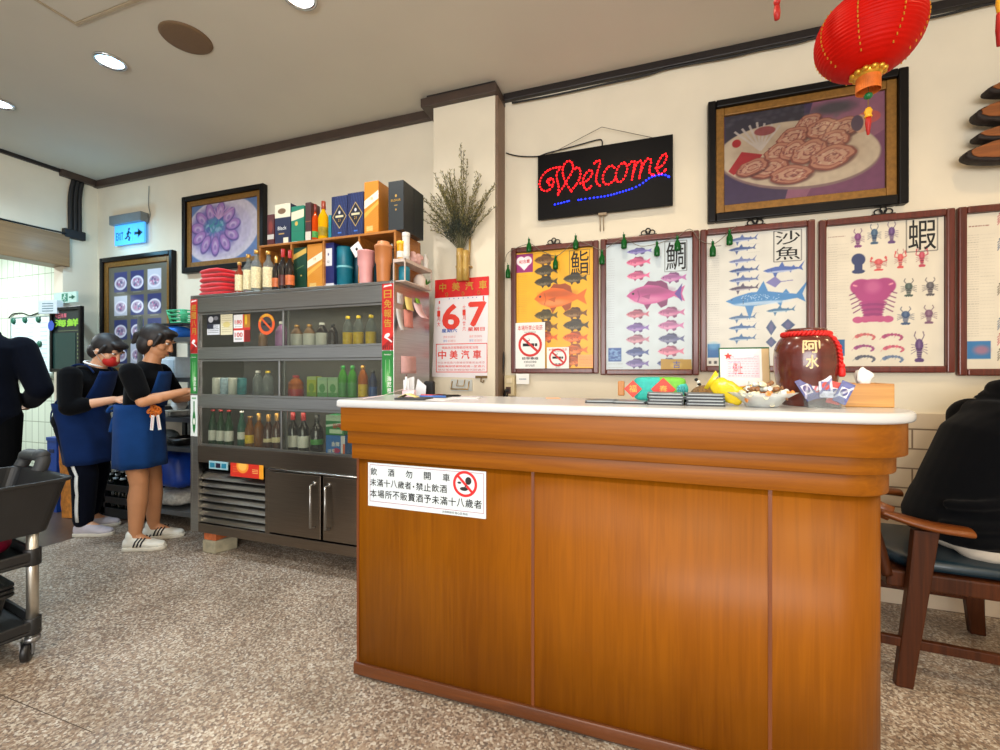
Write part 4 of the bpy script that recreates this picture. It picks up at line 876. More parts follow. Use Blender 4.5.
# ------------------------------------------------------------------ counter
ow = wood('orange veneer', (119, 64, 2), (140, 80, 4), 'Z', .4, 1, 0, .22)
owh = wood('orange veneer long', (119, 64, 2), (142, 82, 5), 'X', .4, 1, 0, .22)
skw = wood('skirting wood', (74, 36, 10), (100, 52, 16), 'X', .4, 1, 0)
def outline(y0, y1, xl, xc, n=18):
    r = (y1 - y0) / 2; cy = (y0 + y1) / 2
    return [(xl, y1), (xl, y0)] + [(xc + r * math.cos(R(-90 + 180 * i / n)), cy + r * math.sin(R(-90 + 180 * i / n))) for i in range(n + 1)]
CT = 1.087
cn = thing('reception_counter', 'orange wood reception counter with rounded right end and white top', 'counter', (-.3, 1.59, 0))
stone = mat('white solid top', (196, 198, 200), .25, var=.03, scale=8, coat=.1)
MB().prism(outline(1.388, 1.792, -1.138, .508), 1.057, CT, 0, None, True).build('countertop', stone, cn, bevel=.012, seg=4)
MB().prism(outline(1.403, 1.777, -1.125, .506), .967, 1.057, 0, None, True).build('fascia', owh, cn, bevel=.002)
MB().prism(outline(1.424, 1.756, -1.110, .502), .916, .967, 0, None, True).build('upper_moulding', owh, cn, bevel=.003)
MB().prism(outline(1.437, 1.743, -1.100, .499), .856, .916, 0, None, True).build('lower_moulding', owh, cn, bevel=.003)
MB().prism(outline(1.452, 1.728, -1.087, .4956), .012, .856, 0, None, True).build('body', ow, cn)
sk_ = MB().prism(outline(1.441, 1.739, -1.098, .4956), .012, .06, 0, None, True); sk_.build('skirting', skw, cn, bevel=.006)
MB().prism(outline(1.458, 1.722, -1.08, .49), 0, .014).build('plinth', black_rubber, cn)
for x in (-1.081, -.376, .328): MB().box(x - .005, x + .005, 1.4495, 1.456, .06, .856).build('joint_strip', wood('joint strip', (92, 42, 8), (112, 56, 14), 'Z', .4), cn)
# notice
NZ0, NZ1, NX0, NX1 = .675, .842, -1.034, -.546
nt_ = MB(); M = wallM(NX0, NZ0, 1.452); w, h = NX1 - NX0, NZ1 - NZ0
nt_.box(0, w, 0, h, 0, .0015, 0, M)
for p in ((.008, w - .008, h - .0085, h - .007), (.008, w - .008, .018, .0195), (.008, .0095, .018, h - .007), (w - .0095, w - .008, .018, h - .007)): nt_.box(*p, .0015, .002, 3, M)
for i, ch in enumerate('飲酒勿開車'): nt_.text(ch, .012 + .077 * i, .040 + .077 * i, .120, .148, .002, 1, M, .018, False)
for i, ch in enumerate('未滿十八歲者'): nt_.text(ch, .010 + .0305 * i, .037 + .0305 * i, .078, .106, .002, 1, M, .018, False)
nt_.text('.', .196, .203, .086, .093, .002, 1, M)
for i, ch in enumerate('禁止飲酒'): nt_.text(ch, .210 + .0325 * i, .239 + .0325 * i, .078, .106, .002, 1, M, .018, False)
for i, ch in enumerate('本場所不販賣酒予未滿十八歲者'): nt_.text(ch, .010 + .0333 * i, .039 + .0333 * i, .034, .064, .002, 1, M, .018, False)
nt_.text('台南縣政府 關心您 敬啟', w * .56, w * .95, .005, .014, .002, 1, M)
cx, cy, r = .408, .117, .047; n = 40
nt_.disc((cx, cy, .0017), r, 0, M)
nt_.add([((r if k % 2 == 0 else r * .79) * math.cos(2 * PI * (k // 2) / n) + cx, (r if k % 2 == 0 else r * .79) * math.sin(2 * PI * (k // 2) / n) + cy, .0024) for k in range(2 * n)], [(2 * k, 2 * ((k + 1) % n), 2 * ((k + 1) % n) + 1, 2 * k + 1) for k in range(n)], 2, False, M)
nt_.ell((cx + .013, cy + .012, .0022), (.012, .014, .0004), 16, 6, 1, M); nt_.ell((cx - .004, cy - .018, .0022), (.016, .007, .0004), 16, 6, 1, M); nt_.ell((cx - .022, cy + .003, .0022), (.008, .004, .0004), 12, 6, 1, M)
nt_.tube([(cx + .006, cy - .002, .0022), (cx - .002, cy - .014, .0022)], .002, 6, 1, M)
nt_.box(-r * .9, r * .9, -.0045, .0045, .0022, .003, 2, M @ Matrix.Translation((cx, cy, 0)) @ Matrix.Rotation(R(-45), 4, 'Z'))
tag(nt_.build('notice', [mat('notice white', (204, 214, 220), .35, var=.01), K, mat('sign red', (206, 26, 30), .45), mat('notice purple', (150, 60, 100), .5)]), 'white notice about drinking and driving stuck on the counter front', 'sign')
# things on the counter
def cx_(u, Y): return at(u, 300, Y=Y).x
def rbox(name, label, cat, c, d, m, rz=0, bev=.002, group=None, tilt=None):
    M = Matrix.Translation(c) @ Matrix.Rotation(rz, 4, 'Z')
    if tilt: M = M @ Matrix.Rotation(tilt[1], 4, tilt[0])
    o = MB().box(-d[0] / 2, d[0] / 2, -d[1] / 2, d[1] / 2, 0, d[2], 0, M).build(name, m, None, bevel=bev)
    return tag(o, label, cat, group)
def sheet(name, label, cat, pts, m, th=.0008, group=None, kind=None):
    """a curved strip of paper: list of (left, right) point pairs"""
    mb = MB(); vs = []; fs = []
    for a, b in pts: vs += [a, b]
    for i in range(len(pts) - 1): fs.append((2 * i, 2 * i + 1, 2 * i + 3, 2 * i + 2))
    mb.add(vs, fs, 0, True); return tag(mb.build(name, m, None, mods=[('SOLID', th)]), label, cat, group)
pap = mat('paper', (212, 213, 217), .6, var=.015); papp = mat('pink paper', (240, 208, 214), .6, var=.02); papy = mat('yellow paper', (236, 222, 150), .6, var=.03); papb = mat('grey black paper', (40, 44, 48), .5)
y = 1.47; xa, xb = cx_(396, y), cx_(420, y)
rbox('writing_pad', 'dark edged writing pad at the front left of the counter top', 'pad', ((xa + xb) / 2 + .01, y + .03, CT), (xb - xa + .02, .09, .007), papb, .1)
rbox('paper_sheet', 'white sheet lying beside the writing pad on the counter', 'paper', (cx_(438, 1.52), 1.52, CT), (.13, .10, .0015), pap, -.15, 0)
rbox('paper_sheet', 'white sheet farther along the counter under the calendar', 'paper', (cx_(463, 1.6), 1.62, CT), (.12, .08, .003), pap, .2, 0)
x = cx_(392, 1.55)
sheet('pink_slip', 'long pink paper slip drooping at the left end of the counter', 'paper', [((x - .075, 1.47, CT + .002), (x - .06, 1.44, CT + .002)), ((x - .02, 1.52, CT + .012), (x - .005, 1.49, CT + .012)), ((x + .02, 1.57, CT + .03), (x + .035, 1.54, CT + .03)), ((x + .045, 1.60, CT + .04), (x + .06, 1.57, CT + .04))], papp)
rbox('paper_stack', 'small pile of receipts holding up the pink slip', 'paper', (x + .05, 1.60, CT), (.05, .04, .03), papp, .3, .001)
x = cx_(407, 1.49)
sheet('yellow_slip', 'yellow paper slip on the writing pad', 'paper', [((x - .03, 1.47, CT + .0085), (x - .02, 1.50, CT + .0085)), ((x + .0, 1.475, CT + .022), (x + .01, 1.505, CT + .022)), ((x + .04, 1.48, CT + .0085), (x + .045, 1.51, CT + .0085))], papy)
x0, x1 = cx_(406, 1.68), cx_(426.5, 1.68)
ev = MB(); zt = .075
ev.add([(x0, 1.66, CT), (x0 + .035, 1.69, CT), (x0 + .035, 1.69, CT + zt + .01), (x0 + .008, 1.665, CT + zt)], [(0, 1, 2, 3)]); ev.add([(x0 + .035, 1.69, CT), (x1, 1.67, CT), (x1 + .004, 1.67, CT + zt - .03), (x0 + .055, 1.685, CT + zt)], [(0, 1, 2, 3)]); ev.add([(x0, 1.66, CT), (x0 + .03, 1.66, CT), (x0 + .028, 1.655, CT + zt), (x0 + .005, 1.65, CT + zt - .005)], [(0, 1, 2, 3)])
tag(ev.build('folded_receipts', pap, None, mods=[('SOLID', .0012)]), 'white folded receipts standing on end on the counter', 'paper')
pn = MB(); p = Vector((x0 + .015, 1.645, CT)); pn.tube([p, p + Vector((.004, .006, .085))], .004, 8).tube([p + Vector((.004, .006, .085)), p + Vector((.0045, .007, .093))], .003, 8, 1)
tag(pn.build('pen', [WHITE, mat('pen tip', (90, 40, 40), .4)]), 'pen standing against the folded receipts', 'pen')
rbox('black_case', 'small black case standing behind the folded receipts', 'case', (cx_(429.5, 1.72), 1.72, CT), (.045, .03, .065), mat('black fabric', (18, 18, 20), .8), .1, .008)
def pen(u, Y, rz, m, label):
    x = cx_(u, Y); L = .12; d = Vector((math.cos(rz), math.sin(rz), 0)); p = Vector((x, Y, CT + .0055))
    tag(MB().tube([p - d * L / 2, p - d * L * .3, p + d * L * .42], .0045, 8, 0).tube([p + d * L * .42, p + d * L * .5], [.004, .001], 8, 1).build('pen', [m, K]), label, 'pen', None)
pen(434, 1.60, .2, mat('pen blue', (60, 110, 190), .3), 'blue and white pen lying under the calendar')
pen(447, 1.66, .5, mat('pen black', (24, 24, 28), .3), 'black pen lying among papers under the calendar')
pen(433, 1.66, -.1, mat('pen red', (200, 60, 70), .3), 'red pen lying behind the blue pen')
x = cx_(447, 1.70)
kg = MB().tube([(x + .02 * math.cos(a), 1.70 + .02 * math.sin(a), CT + .004) for a in [R(30 * i) for i in range(12)]], .004, 6, 0, closed=True); kg.cbox((x + .03, 1.69, CT + .005), (.04, .014, .008), 0, None, .4).cbox((x - .03, 1.70, CT + .005), (.045, .02, .01), 0, None, -.3)
tag(kg.build('key_fob', mat('black fabric', (18, 18, 20), .8)), 'black key fob beside the black pen under the calendar', 'keys')
rbox('orange_slip', 'orange paper slip lying flat near the back of the counter top', 'paper', (cx_(553, 1.73), 1.73, CT), (.055, .05, .0012), mat('orange paper', (240, 170, 120), .6), .3, 0)
# menus
def menu(x, Y, z, w, d, rz, label):
    M = Matrix.Translation((x, Y, z)) @ Matrix.Rotation(rz, 4, 'Z'); r = thing('menu_folder', label, 'menu', (x, Y, z), 'menu folders on the counter')
    MB().box(-w / 2, w / 2, -d / 2, d / 2, 0, .005, 0, M).build('cover', papb, r, bevel=.001); MB().box(-w / 2 + .006, w / 2 - .006, -d / 2 - .0005, d / 2 - .006, .005, .0075, 0, M).build('pages', mat('menu page', (170, 178, 182), .5, var=.05, scale=80), r)
    MB().box(-w / 2, w / 2, -d / 2, d / 2, .0075, .0095, 0, M).build('front_cover', mat('menu cover', (104, 112, 118), .35, var=.3, scale=60), r, bevel=.0005)
menu(cx_(601, 1.56), 1.57, CT, .105, .085, .05, 'single grey menu folder lying flat, leftmost on the counter'); menu(cx_(630, 1.56), 1.56, CT, .105, .085, -.05, 'single grey menu folder lying flat, second from the left')
pos = ['bottom', 'second', 'third', 'top']
for k in range(4): menu(cx_(665, 1.55), 1.55 + .003 * (k % 2), CT + .0098 * k, .112 - .004 * (k % 2), .09, .03 * (k % 3 - 1), pos[k] + ' grey menu folder of the left pile, in front of the teal pouch')
for k in range(4): menu(cx_(703.5, 1.55), 1.55 - .003 * (k % 2), CT + .0098 * k, .115 - .005 * (k % 2), .09, .03 * ((k + 1) % 3 - 1), pos[k] + ' grey menu folder of the right pile, beside the yellow packet')
# teal pouch, brown purse
Y = 1.71; x0, x1 = cx_(634, Y), cx_(686, Y); z1 = .088; w = x1 - x0
tp = thing('teal_pouch', 'teal and green fabric pouch with red diamond patches behind the menus', 'pouch', ((x0 + x1) / 2, Y, CT))
M = Matrix.Translation(((x0 + x1) / 2, Y, CT + z1 / 2))
def pillow(mb, w, d, h, M, mi=0, e=.35, n=28, k=14, sel=None):
    vs = []; fs = []
    sg = lambda a, p: math.copysign(abs(a) ** p, a)
    for j in range(k + 1):
        ph = -PI / 2 + PI * j / k
        for i in range(n):
            th = 2 * PI * i / n; vs.append((w / 2 * sg(math.cos(ph), .8 if e > .27 else .4) * sg(math.cos(th), e), d / 2 * sg(math.cos(ph), .8) * sg(math.sin(th), .9), h / 2 * sg(math.sin(ph), e)))
    b = len(mb.f)
    for j in range(k):
        for i in range(n): fs.append((j * n + i, j * n + (i + 1) % n, (j + 1) * n + (i + 1) % n, (j + 1) * n + i))
    mb.add(vs, fs, mi, True, M)
    if sel:
        for q in range(b, len(mb.f)):
            c = sum((mb.v[i] for i in mb.f[q]), Vector()) / 4; mb.m[q] = sel(M.inverted() @ c)
    return mb
pillow(MB(), w, .06, z1, M, 0, .26, 36, 16, lambda c: 0 if c.x < .015 else 1).build('pouch_body', [mat('teal fabric', (40, 178, 168), .6, var=.12, scale=70), mat('green fabric', (112, 190, 60), .6, var=.12, scale=70)], tp)
for x, s in ((-.092, .032), (.012, .042), ):
    MB().prism([(x - s, 0), (x, -s), (x + s, 0), (x, s)], .031, .034, 0, M @ Matrix.Rotation(R(90), 4, 'X')).text('春' if x > 0 else '福', x - .014, x + .014, -.012, .014, .0345, 1, M @ Matrix.Rotation(R(90), 4, 'X')).build('red_diamond', [mat('red patch', (214, 60, 40), .5), GOLD], tp)
MB().ell((.07, 0, .0), (.028, .0345, .03), 16, 10, 0, M).text('福', .055, .085, -.015, .015, .0355, 1, M @ Matrix.Rotation(R(90), 4, 'X')).build('round_patch', [mat('cyan patch', (60, 190, 190), .5), mat('patch dark', (30, 110, 120), .5)], tp)
MB().cbox((-.135, 0, -.0), (.024, .016, .055), 0, M).build('end_tab', wood('tab wood', (160, 96, 30), (206, 140, 60), 'Z', .5), tp, bevel=.004)
q = MB()
for k in range(9): q.ell((.122 + .010 * math.sin(k * .8), -.01, .035 - .0085 * k), (.0065, .006, .006), 8, 6, k % 2, M)
q.build('beaded_cord', [K, WHITE], tp)
x = cx_(705, 1.68); pu = thing('round_purse', 'small brown patterned half-round purse behind the right menu pile', 'purse', (x, 1.68, CT))
mp_ = MB(); prf = [(-.05, 0)] + [(.05 * math.cos(R(180 - 15 * i)), .018 + .04 * math.sin(R(15 * i)) * 1.05) for i in range(13)] + [(.05, 0)]
Mx = Matrix(((1, 0, 0, x), (0, 0, 1, 1.68), (0, 1, 0, CT), (0, 0, 0, 1)))
mp_.prism(prf, -.02, .02, 0, Mx, True); mp_.build('purse_body', mat('brown pattern', (120, 92, 56), .6, var=.5, scale=160), pu, bevel=.006)
MB().prism([(-.022, .008), (.022, .008), (.022, .05), (0, .058), (-.022, .05)], -.0225, -.019, 0, Mx).build('flap', mat('purse flap', (150, 112, 60), .6, var=.4, scale=200), pu)
MB().box(-.048, -.02, .002, .012, -.0222, -.019, 0, Mx).box(.022, .044, .002, .014, -.0222, -.019, 1, Mx).build('trim', [K, RED], pu)
# yellow packet and bowl of sweets
x = cx_(728, 1.55)
yp = MB(); T = Matrix.Translation((x, 1.545, CT + .046)) @ Matrix.Rotation(R(32), 4, 'Y') @ Matrix.Rotation(R(18), 4, 'X'); pillow(yp, .105, .03, .062, T, 0, .5, 36, 14); ry = random.Random(1)
for v in yp.v: v += Vector((ry.uniform(-.0015, .0015), .004 * math.sin(v.x * 160 + v.z * 90), .002 * math.sin(v.x * 210)))
yp.add([(-.052, -.002, -.028), (-.052, -.002, .03), (-.066, .004, .036), (-.064, -.004, -.030), (-.052, .002, -.028), (-.052, .002, .03), (-.066, .007, .036), (-.064, -.001, -.030)], [(0, 1, 2, 3), (7, 6, 5, 4), (2, 1, 5, 6), (0, 3, 7, 4), (3, 2, 6, 7)], 0, True, T)
tag(yp.build('yellow_packet', mat('yellow wrapper', (226, 196, 30), .25, var=.1, coat=.5)), 'crumpled shiny yellow packet leaning on the bowl of sweets', 'packet')
bx, by = cx_(762, 1.53), 1.53
bo = thing('sweet_bowl', 'clear lobed bowl heaped with wrapped sweets at the front of the counter', 'bowl', (bx, by, CT))
bm = MB(); vs = []; fs = []; n = 32; prof2 = [(.03, .0), (.035, .003), (.055, .028), (.075, .045), (.072, .045), (.05, .028), (.03, .008), (0.001, .007)]
for r, z in prof2:
    for i in range(n): a = 2 * PI * i / n; k = 1 + (.10 * math.cos(6 * a)) * (z / .045); vs.append((bx + r * k * math.cos(a) * 1.18, by + r * k * math.sin(a), CT + z))
for j in range(len(prof2) - 1):
    for i in range(n): fs.append((j * n + i, j * n + (i + 1) % n, (j + 1) * n + (i + 1) % n, (j + 1) * n + i))
fs.append(tuple(reversed(range(n)))); bm.add(vs, fs, 0, True); bm.build('bowl', glass('bowl plastic', (236, 240, 240), .1, 1.45, .45), bo)
sw = [mat('sweet cream', (234, 224, 190), .3, var=.2, scale=200, coat=.4), mat('sweet orange', (226, 140, 70), .3, var=.2, scale=200, coat=.4), mat('sweet silver', (208, 214, 210), .25, var=.25, scale=250, coat=.4), mat('sweet brown', (140, 96, 60), .35, var=.3, scale=200, coat=.3)]
rs2 = random.Random(5); protos = {}
def sweet_proto(i):
    m_ = MB(); m_.ell((0, 0, 0), (.012, .009, .008), 10, 8)
    for s_ in (-1, 1): m_.lathe([(.002, 0), (.008, .008), (.007, .0085), (0, .002)], 8, (0, 0, 0), 0, True, Matrix.Translation((s_ * .011, 0, 0)) @ Matrix.Rotation(s_ * R(90), 4, 'Y'))
    return tag(m_.build('wrapped_sweet', sw[i]), '', 'sweet', 'wrapped sweets in the bowl')
SWL = ['cream wrapped sweet in the clear bowl', 'orange wrapped sweet in the clear bowl', 'silver wrapped sweet in the clear bowl', 'brown wrapped sweet in the clear bowl']
lay = [(0, .012, 6, .022), (1, .027, 9, .040), (2, .041, 11, .056), (3, .054, 7, .034), (4, .066, 4, .016)]
for l, z, n_, rad in lay:
    for k in range(n_):
        a = 2 * PI * k / n_ + l * .4; i = rs2.choice([0, 0, 2, 2, 1, 3]); loc = (bx + rad * math.cos(a) * 1.15 + rs2.uniform(-.002, .002), by + rad * math.sin(a), CT + z + rs2.uniform(0, .003))
        o = protos.get(i)
        if o is None: o = protos[i] = sweet_proto(i); o.location = loc
        else: o = dup(o, loc)
        o['label'] = SWL[i]; o.rotation_euler = (rs2.uniform(-.4, .4), rs2.uniform(-.4, .4), rs2.uniform(0, 6))
# standing folder with receipt
Yf = 1.73; x0, x1 = cx_(719.5, Yf), cx_(771, Yf)
fo = thing('standing_folder', 'open green folder standing upright with a receipt clipped inside, left of the jar', 'folder', ((x0 + x1) / 2, Yf, CT))
T = Matrix.Translation((x0, Yf, CT)) @ Matrix.Rotation(R(-8), 4, 'X') @ Matrix(((1, 0, 0, 0), (0, 0, -1, 0), (0, 1, 0, 0), (0, 0, 0, 1))); w = x1 - x0; h = .195
MB().box(0, w, 0, h, 0, .003, 0, T).build('back_cover', mat('dark green board', (20, 90, 50), .5), fo, bevel=.001)
cv = Cv(w - .006, h - .01, 700, (232, 232, 226)); cv.rect(.02, w * .78, h * .42, h * .84, (226, 206, 214)); rows(cv, .026, w * .75, h * .45, h * .80, 9, (200, 110, 130), .7); rows(cv, .03, w * .4, h * .5, h * .7, 3, (120, 130, 190), .8); cv.rect(w * .82, w, 0, h, (206, 176, 130))
ex = MB(); st5 = [(.03 + (.014 if k % 2 == 0 else .006) * math.cos(R(90 + 36 * k)), h * .84 + (.014 if k % 2 == 0 else .006) * math.sin(R(90 + 36 * k))) for k in range(10)]
ex.prism(st5, .0042, .006, 1, T); ex.text('停止', .045, .075, h * .5, h * .72, .0043, 1, T, 0, False)
ex.box(w * .3, w * .7, h * .80, h * .84, .004, .006, 0, T)
cv.sheet('receipt_page', T @ Matrix.Translation((.004, .004, .0038)), fo, [ink_m, mat('clip steel', (170, 172, 175), .3, .8), RED], ex)
MB().add([(x0 + .02, Yf - .02, CT + .062), (x1 - .03, Yf - .025, CT + .062), (x1 + .0, Yf - .075, CT + .028), (x0 + .05, Yf - .08, CT + .03), (x0 + .03, Yf - .02, CT + .0), (x1, Yf - .025, CT + .0), (x1 + .0, Yf - .078, CT + .0), (x0 + .05, Yf - .082, CT + .0)], [(0, 1, 2, 3), (4, 7, 6, 5), (0, 4, 5, 1), (1, 5, 6, 2), (2, 6, 7, 3), (3, 7, 4, 0)]).build('paper_block', pap, fo)
gp = MB().tube([(x0 + .03, Yf - .09, CT + .052), (x0 + .13, Yf - .085, CT + .068)], .006, 8, flat=(1.8, .6)); tag(gp.build('gold_ribbon', gold_f), 'gold foil strip resting behind the sweets in front of the folder', 'ribbon')
# jar
jx, jy = .4715, 1.645
JP = [(.0, 0), (.062, 0), (.066, .006), (.078, .05), (.087, .11), (.0885, .15), (.085, .185), (.072, .212), (.056, .224), (.053, .228), (.056, .236), (.056, .242), (.05, .244), (.047, .236), (.045, .2), (0, .19)]
def jr(z):
    for (r0, z0), (r1, z1) in zip(JP, JP[1:]):
        if z0 <= z <= z1: return r0 + (r1 - r0) * (z - z0) / max(1e-6, z1 - z0)
    return .05
ja = thing('wine_jar', 'large brown glazed jar with cream characters and red cord round its neck', 'jar', (jx, jy, CT))
jP = [JP[0]] + [tuple(p[:2]) for p in catmull([(r, z, 0) for r, z in JP[1:9]], 4)] + JP[9:]
MB().lathe(jP, 48, (jx, jy, CT)).build('jar_body', mat('brown glaze', (86, 34, 26), .22, var=.3, scale=9, coat=.5, stretch=(1, 1, 3)), ja)
tx = MB(); fa = math.atan2(-jy, -jx) + .17
def wrap(ch, s0, s1, z0, z1, bold=.03):
    t_ = MB(); t_.text(ch, s0, s1, z0, z1, 0, 0, None, bold, False)
    vs = []
    for v in t_.v: a = fa + v.x / .086; r = jr(v.y) + .0035; vs.append((jx + r * math.cos(a), jy + r * math.sin(a), CT + v.y))
    tx.add(vs, t_.f)
wrap('阿', -.022, .016, .165, .203); wrap('水', -.014, .016, .118, .158); wrap('ˊ', .018, .024, .18, .2)
tx.build('lettering', mat('cream glaze', (214, 190, 140), .4), ja)
cb = MB()
for s_ in (0, PI): cb.tube([(jx + (.061 + .005 * math.cos(18 * a + s_)) * math.cos(a), jy + (.061 + .005 * math.cos(18 * a + s_)) * math.sin(a), CT + .226 + .005 * math.sin(18 * a + s_)) for a in [2 * PI * i / 160 for i in range(160)]], .0045, 6, closed=True)
ca = fa + .98
for s_ in (0, PI):
    L = []
    for i in range(60):
        z = .222 - .10 * i / 59; r = (max(jr(z), .06 if z > .21 else 0) + .004); a = ca + .12 * (i / 59); wv = 16 * i / 59 * 1.6
        L.append((jx + (r + .003 * math.cos(wv + s_)) * math.cos(a) - .003 * math.sin(wv + s_) * math.sin(a), jy + (r + .003 * math.cos(wv + s_)) * math.sin(a) + .003 * math.sin(wv + s_) * math.cos(a), CT + z))
    cb.tube(L, .0042, 6)
a = ca + .12; e = Vector((jx + .094 * math.cos(a), jy + .094 * math.sin(a), CT + .126)); cb.ell(e, (.009, .009, .008), 10, 8); cb.lathe([(.004, 0), (.009, -.01), (.010, -.028), (.006, -.034), (0, -.033)], 10, e)
cb.build('neck_cord', mat('red cord', (206, 22, 18), .55, var=.15, scale=200), ja)
# card stand with snack packets
Yh = 1.555; x0, x1 = cx_(806, Yh), cx_(842, Yh); w = x1 - x0; cxh = (x0 + x1) / 2
ho = thing('acrylic_stand', 'clear acrylic card stand in front of the brown jar', 'stand', (cxh, Yh, CT))
ac = glass('acrylic', (240, 244, 246), .04, 1.5, .06)
T = Matrix.Translation((cxh, Yh, CT)); am = MB()
am.box(-w / 2, w / 2, -.03, .03, 0, .003, 0, T); am.box(-w / 2, w / 2, 0, .003, 0, .055, 0, T @ Matrix.Translation((0, -.025, .003)) @ Matrix.Rotation(R(-22), 4, 'X')); am.box(-w / 2, w / 2, 0, .003, 0, .075, 0, T @ Matrix.Translation((0, .012, .003)) @ Matrix.Rotation(R(-22), 4, 'X'))
am.build('stand_body', ac, ho)
cols = [((66, 70, 130), (206, 200, 214)), ((70, 60, 120), (180, 40, 50)), ((200, 200, 215), (90, 90, 150)), ((190, 40, 44), (225, 215, 215)), ((80, 90, 150), (220, 220, 230))]
plab = ['leftmost', 'second', 'middle', 'fourth', 'rightmost']
for k in range(5):
    cv = Cv(.034, .07, 900, cols[k][0]); cv.rect(.006, .028, .02, .05, cols[k][1]); cv.ell(.017, .036, .009, .012, cols[(k + 1) % 5][0]); cv.line([(0, .01), (.034, .06)], .006, cols[k][1], .7); cv.blotch(5, .3)
    P = Matrix.Translation((x0 + .002 + .0155 * k, Yh - .013 + .004 * (k % 2) + .004, CT + .018 + .007 * (k % 3))) @ Matrix.Rotation(R(-20), 4, 'X') @ Matrix.Rotation(R(-24 + 13 * k), 4, 'Y') @ Matrix(((1, 0, 0, 0), (0, 0, -1, 0), (0, 1, 0, 0), (0, 0, 0, 1)))
    o = cv.sheet('snack_packet', P, None, [print_mat('print glossy', .25, .5)]); o.modifiers.new('solid', 'SOLIDIFY').thickness = .003
    tag(o, plab[k] + ' small snack packet stuck in the acrylic card stand', 'packet', 'snack packets in the card stand')
# tissue box
Yt = 1.66; x0, x1 = cx_(841, 1.62), cx_(895, 1.62)
tb = thing('tissue_box', 'wooden tissue box at the right end of the counter', 'tissue box', ((x0 + x1) / 2, Yt, CT))
xm, wd = (x0 + x1) / 2, x1 - x0; bw = wood('box bamboo', (166, 110, 44), (200, 146, 72), 'X', .4, 1.2)
b_ = MB(); b_.box(x0, x1, 1.62, 1.632, CT, CT + .072).box(x0, x1, 1.718, 1.73, CT, CT + .072).box(x0, x0 + .012, 1.632, 1.718, CT, CT + .072).box(x1 - .012, x1, 1.632, 1.718, CT, CT + .072).box(x0 + .012, x1 - .012, 1.632, 1.718, CT, CT + .008)
b_.build('box_body', bw, tb, bevel=.003)
lm = MB().box(x0 + .012, xm - .045, 1.632, 1.718, CT + .058, CT + .068).box(xm + .045, x1 - .012, 1.632, 1.718, CT + .058, CT + .068).box(xm - .045, xm + .045, 1.632, 1.66, CT + .058, CT + .068).box(xm - .045, xm + .045, 1.69, 1.718, CT + .058, CT + .068); lm.build('lid', bw, tb, bevel=.001)
rt = random.Random(2); tm = MB(); vs = []; fs = []; n = 14; xt = cx_(863, 1.675)
lev = [(.014, .05), (.016, .065), (.02, .078), (.026, .09), (.023, .105), (.012, .115)]
for j, (r, z) in enumerate(lev):
    for i in range(n): a = 2 * PI * i / n; k = 1 + .35 * math.sin(3 * a + j * .5) + rt.uniform(-.12, .12); vs.append((xt + r * k * math.cos(a) * .9, 1.675 + r * k * math.sin(a) * .45, CT + z + .008 * math.sin(2 * a + j) * (j > 1)))
for j in range(len(lev) - 1):
    for i in range(n): fs.append((j * n + i, j * n + (i + 1) % n, (j + 1) * n + (i + 1) % n, (j + 1) * n + i))
fs.append(tuple(range((len(lev) - 1) * n, len(lev) * n)))
tag(tm.add(vs, fs, 0, True).build('tissue', mat('tissue', (244, 244, 242), .8, var=.01)), 'white tissue pulled up out of the wooden box', 'tissue')
# ------------------------------------------------------------------ drinks fridge
steel = mat('brushed steel', (164, 163, 160), .28, 1, var=.12, scale=8, stretch=(.6, .6, 40)); steel_refl = mat('steel with floor reflection', (126, 114, 102), .3, 1, var=.12, scale=8, stretch=(.6, .6, 40))  # lower steel has the brown floor reflection put into its base colour
inner = mat('fridge liner', (120, 116, 108), .35, .3, var=.08)
pane_m = glass('fridge glass', (226, 228, 222), .02, 1.3, .02)
FX0, FX1, FY, FB_, FT_ = -2.87, -1.324, 2.09, 2.50, 1.69
fg = thing('drinks_fridge', 'tall stainless steel drinks fridge with six sliding glass doors', 'fridge', ((FX0 + FX1) / 2, 2.3, .14))
PW = .07
ROWS = [(1.335, 1.573), (1.03, 1.268), (.705, .965)]
b_ = MB()
b_.box(FX0, FX0 + .02, FY, FB_, .14, FT_).box(FX1 - .02, FX1, FY, FB_, .14, FT_).box(FX0 + .02, FX1 - .02, FB_ - .02, FB_, .14, FT_)
b_.box(FX0 + .02, FX1 - .02, FY, FB_ - .02, FT_ - .02, FT_).box(FX0 + .02, FX1 - .02, FY, FY + .02, 1.573, FT_ - .02)
b_.box(FX0 + .02, FX0 + PW, FY, FY + .03, .14, 1.573).box(FX1 - PW, FX1 - .02, FY, FY + .03, .14, 1.573)
b_.box(FX0 + PW, FX1 - PW, FY, FY + .03, 1.268, 1.335).box(FX0 + PW, FX1 - PW, FY, FY + .03, .965, 1.03)
b_.build('carcass', steel, fg, bevel=.003)
lw = MB().box(FX0 + PW, FX1 - PW, FY - .004, FY + .03, .60, .705).box(FX0 + PW, FX1 - PW, FY, FY + .03, .14, .20).box(-2.235, -2.20, FY, FY + .03, .20, .60).box(FX0 + .02, FX1 - .02, FY + .03, FB_ - .02, .14, .16)
lw.build('lower_frame', steel_refl, fg, bevel=.003)
for z0, z1 in ROWS: MB().box(FX0 + .02, FX1 - .02, FY + .035, FB_ - .02, z0 - .02, z0 - .005).build('shelf', inner, fg)
for z0, z1 in ROWS:
    MB().box(FX0 + .12, FX1 - .12, FY + .045, FY + .06, z1 - .004, z1 + .008).build('fill_strip', mat('added fridge glow', (255, 236, 200), emit=1.2), fg)  # glowing strip and lamp added to brighten the fridge inside
    lamp('fridge_fill_lamp', 'AREA', ((FX0 + FX1) / 2, FY + .07, z1 - .006), .8, (1, .93, .78), 1.3, rot=(R(22), 0, 0), sy=.02)
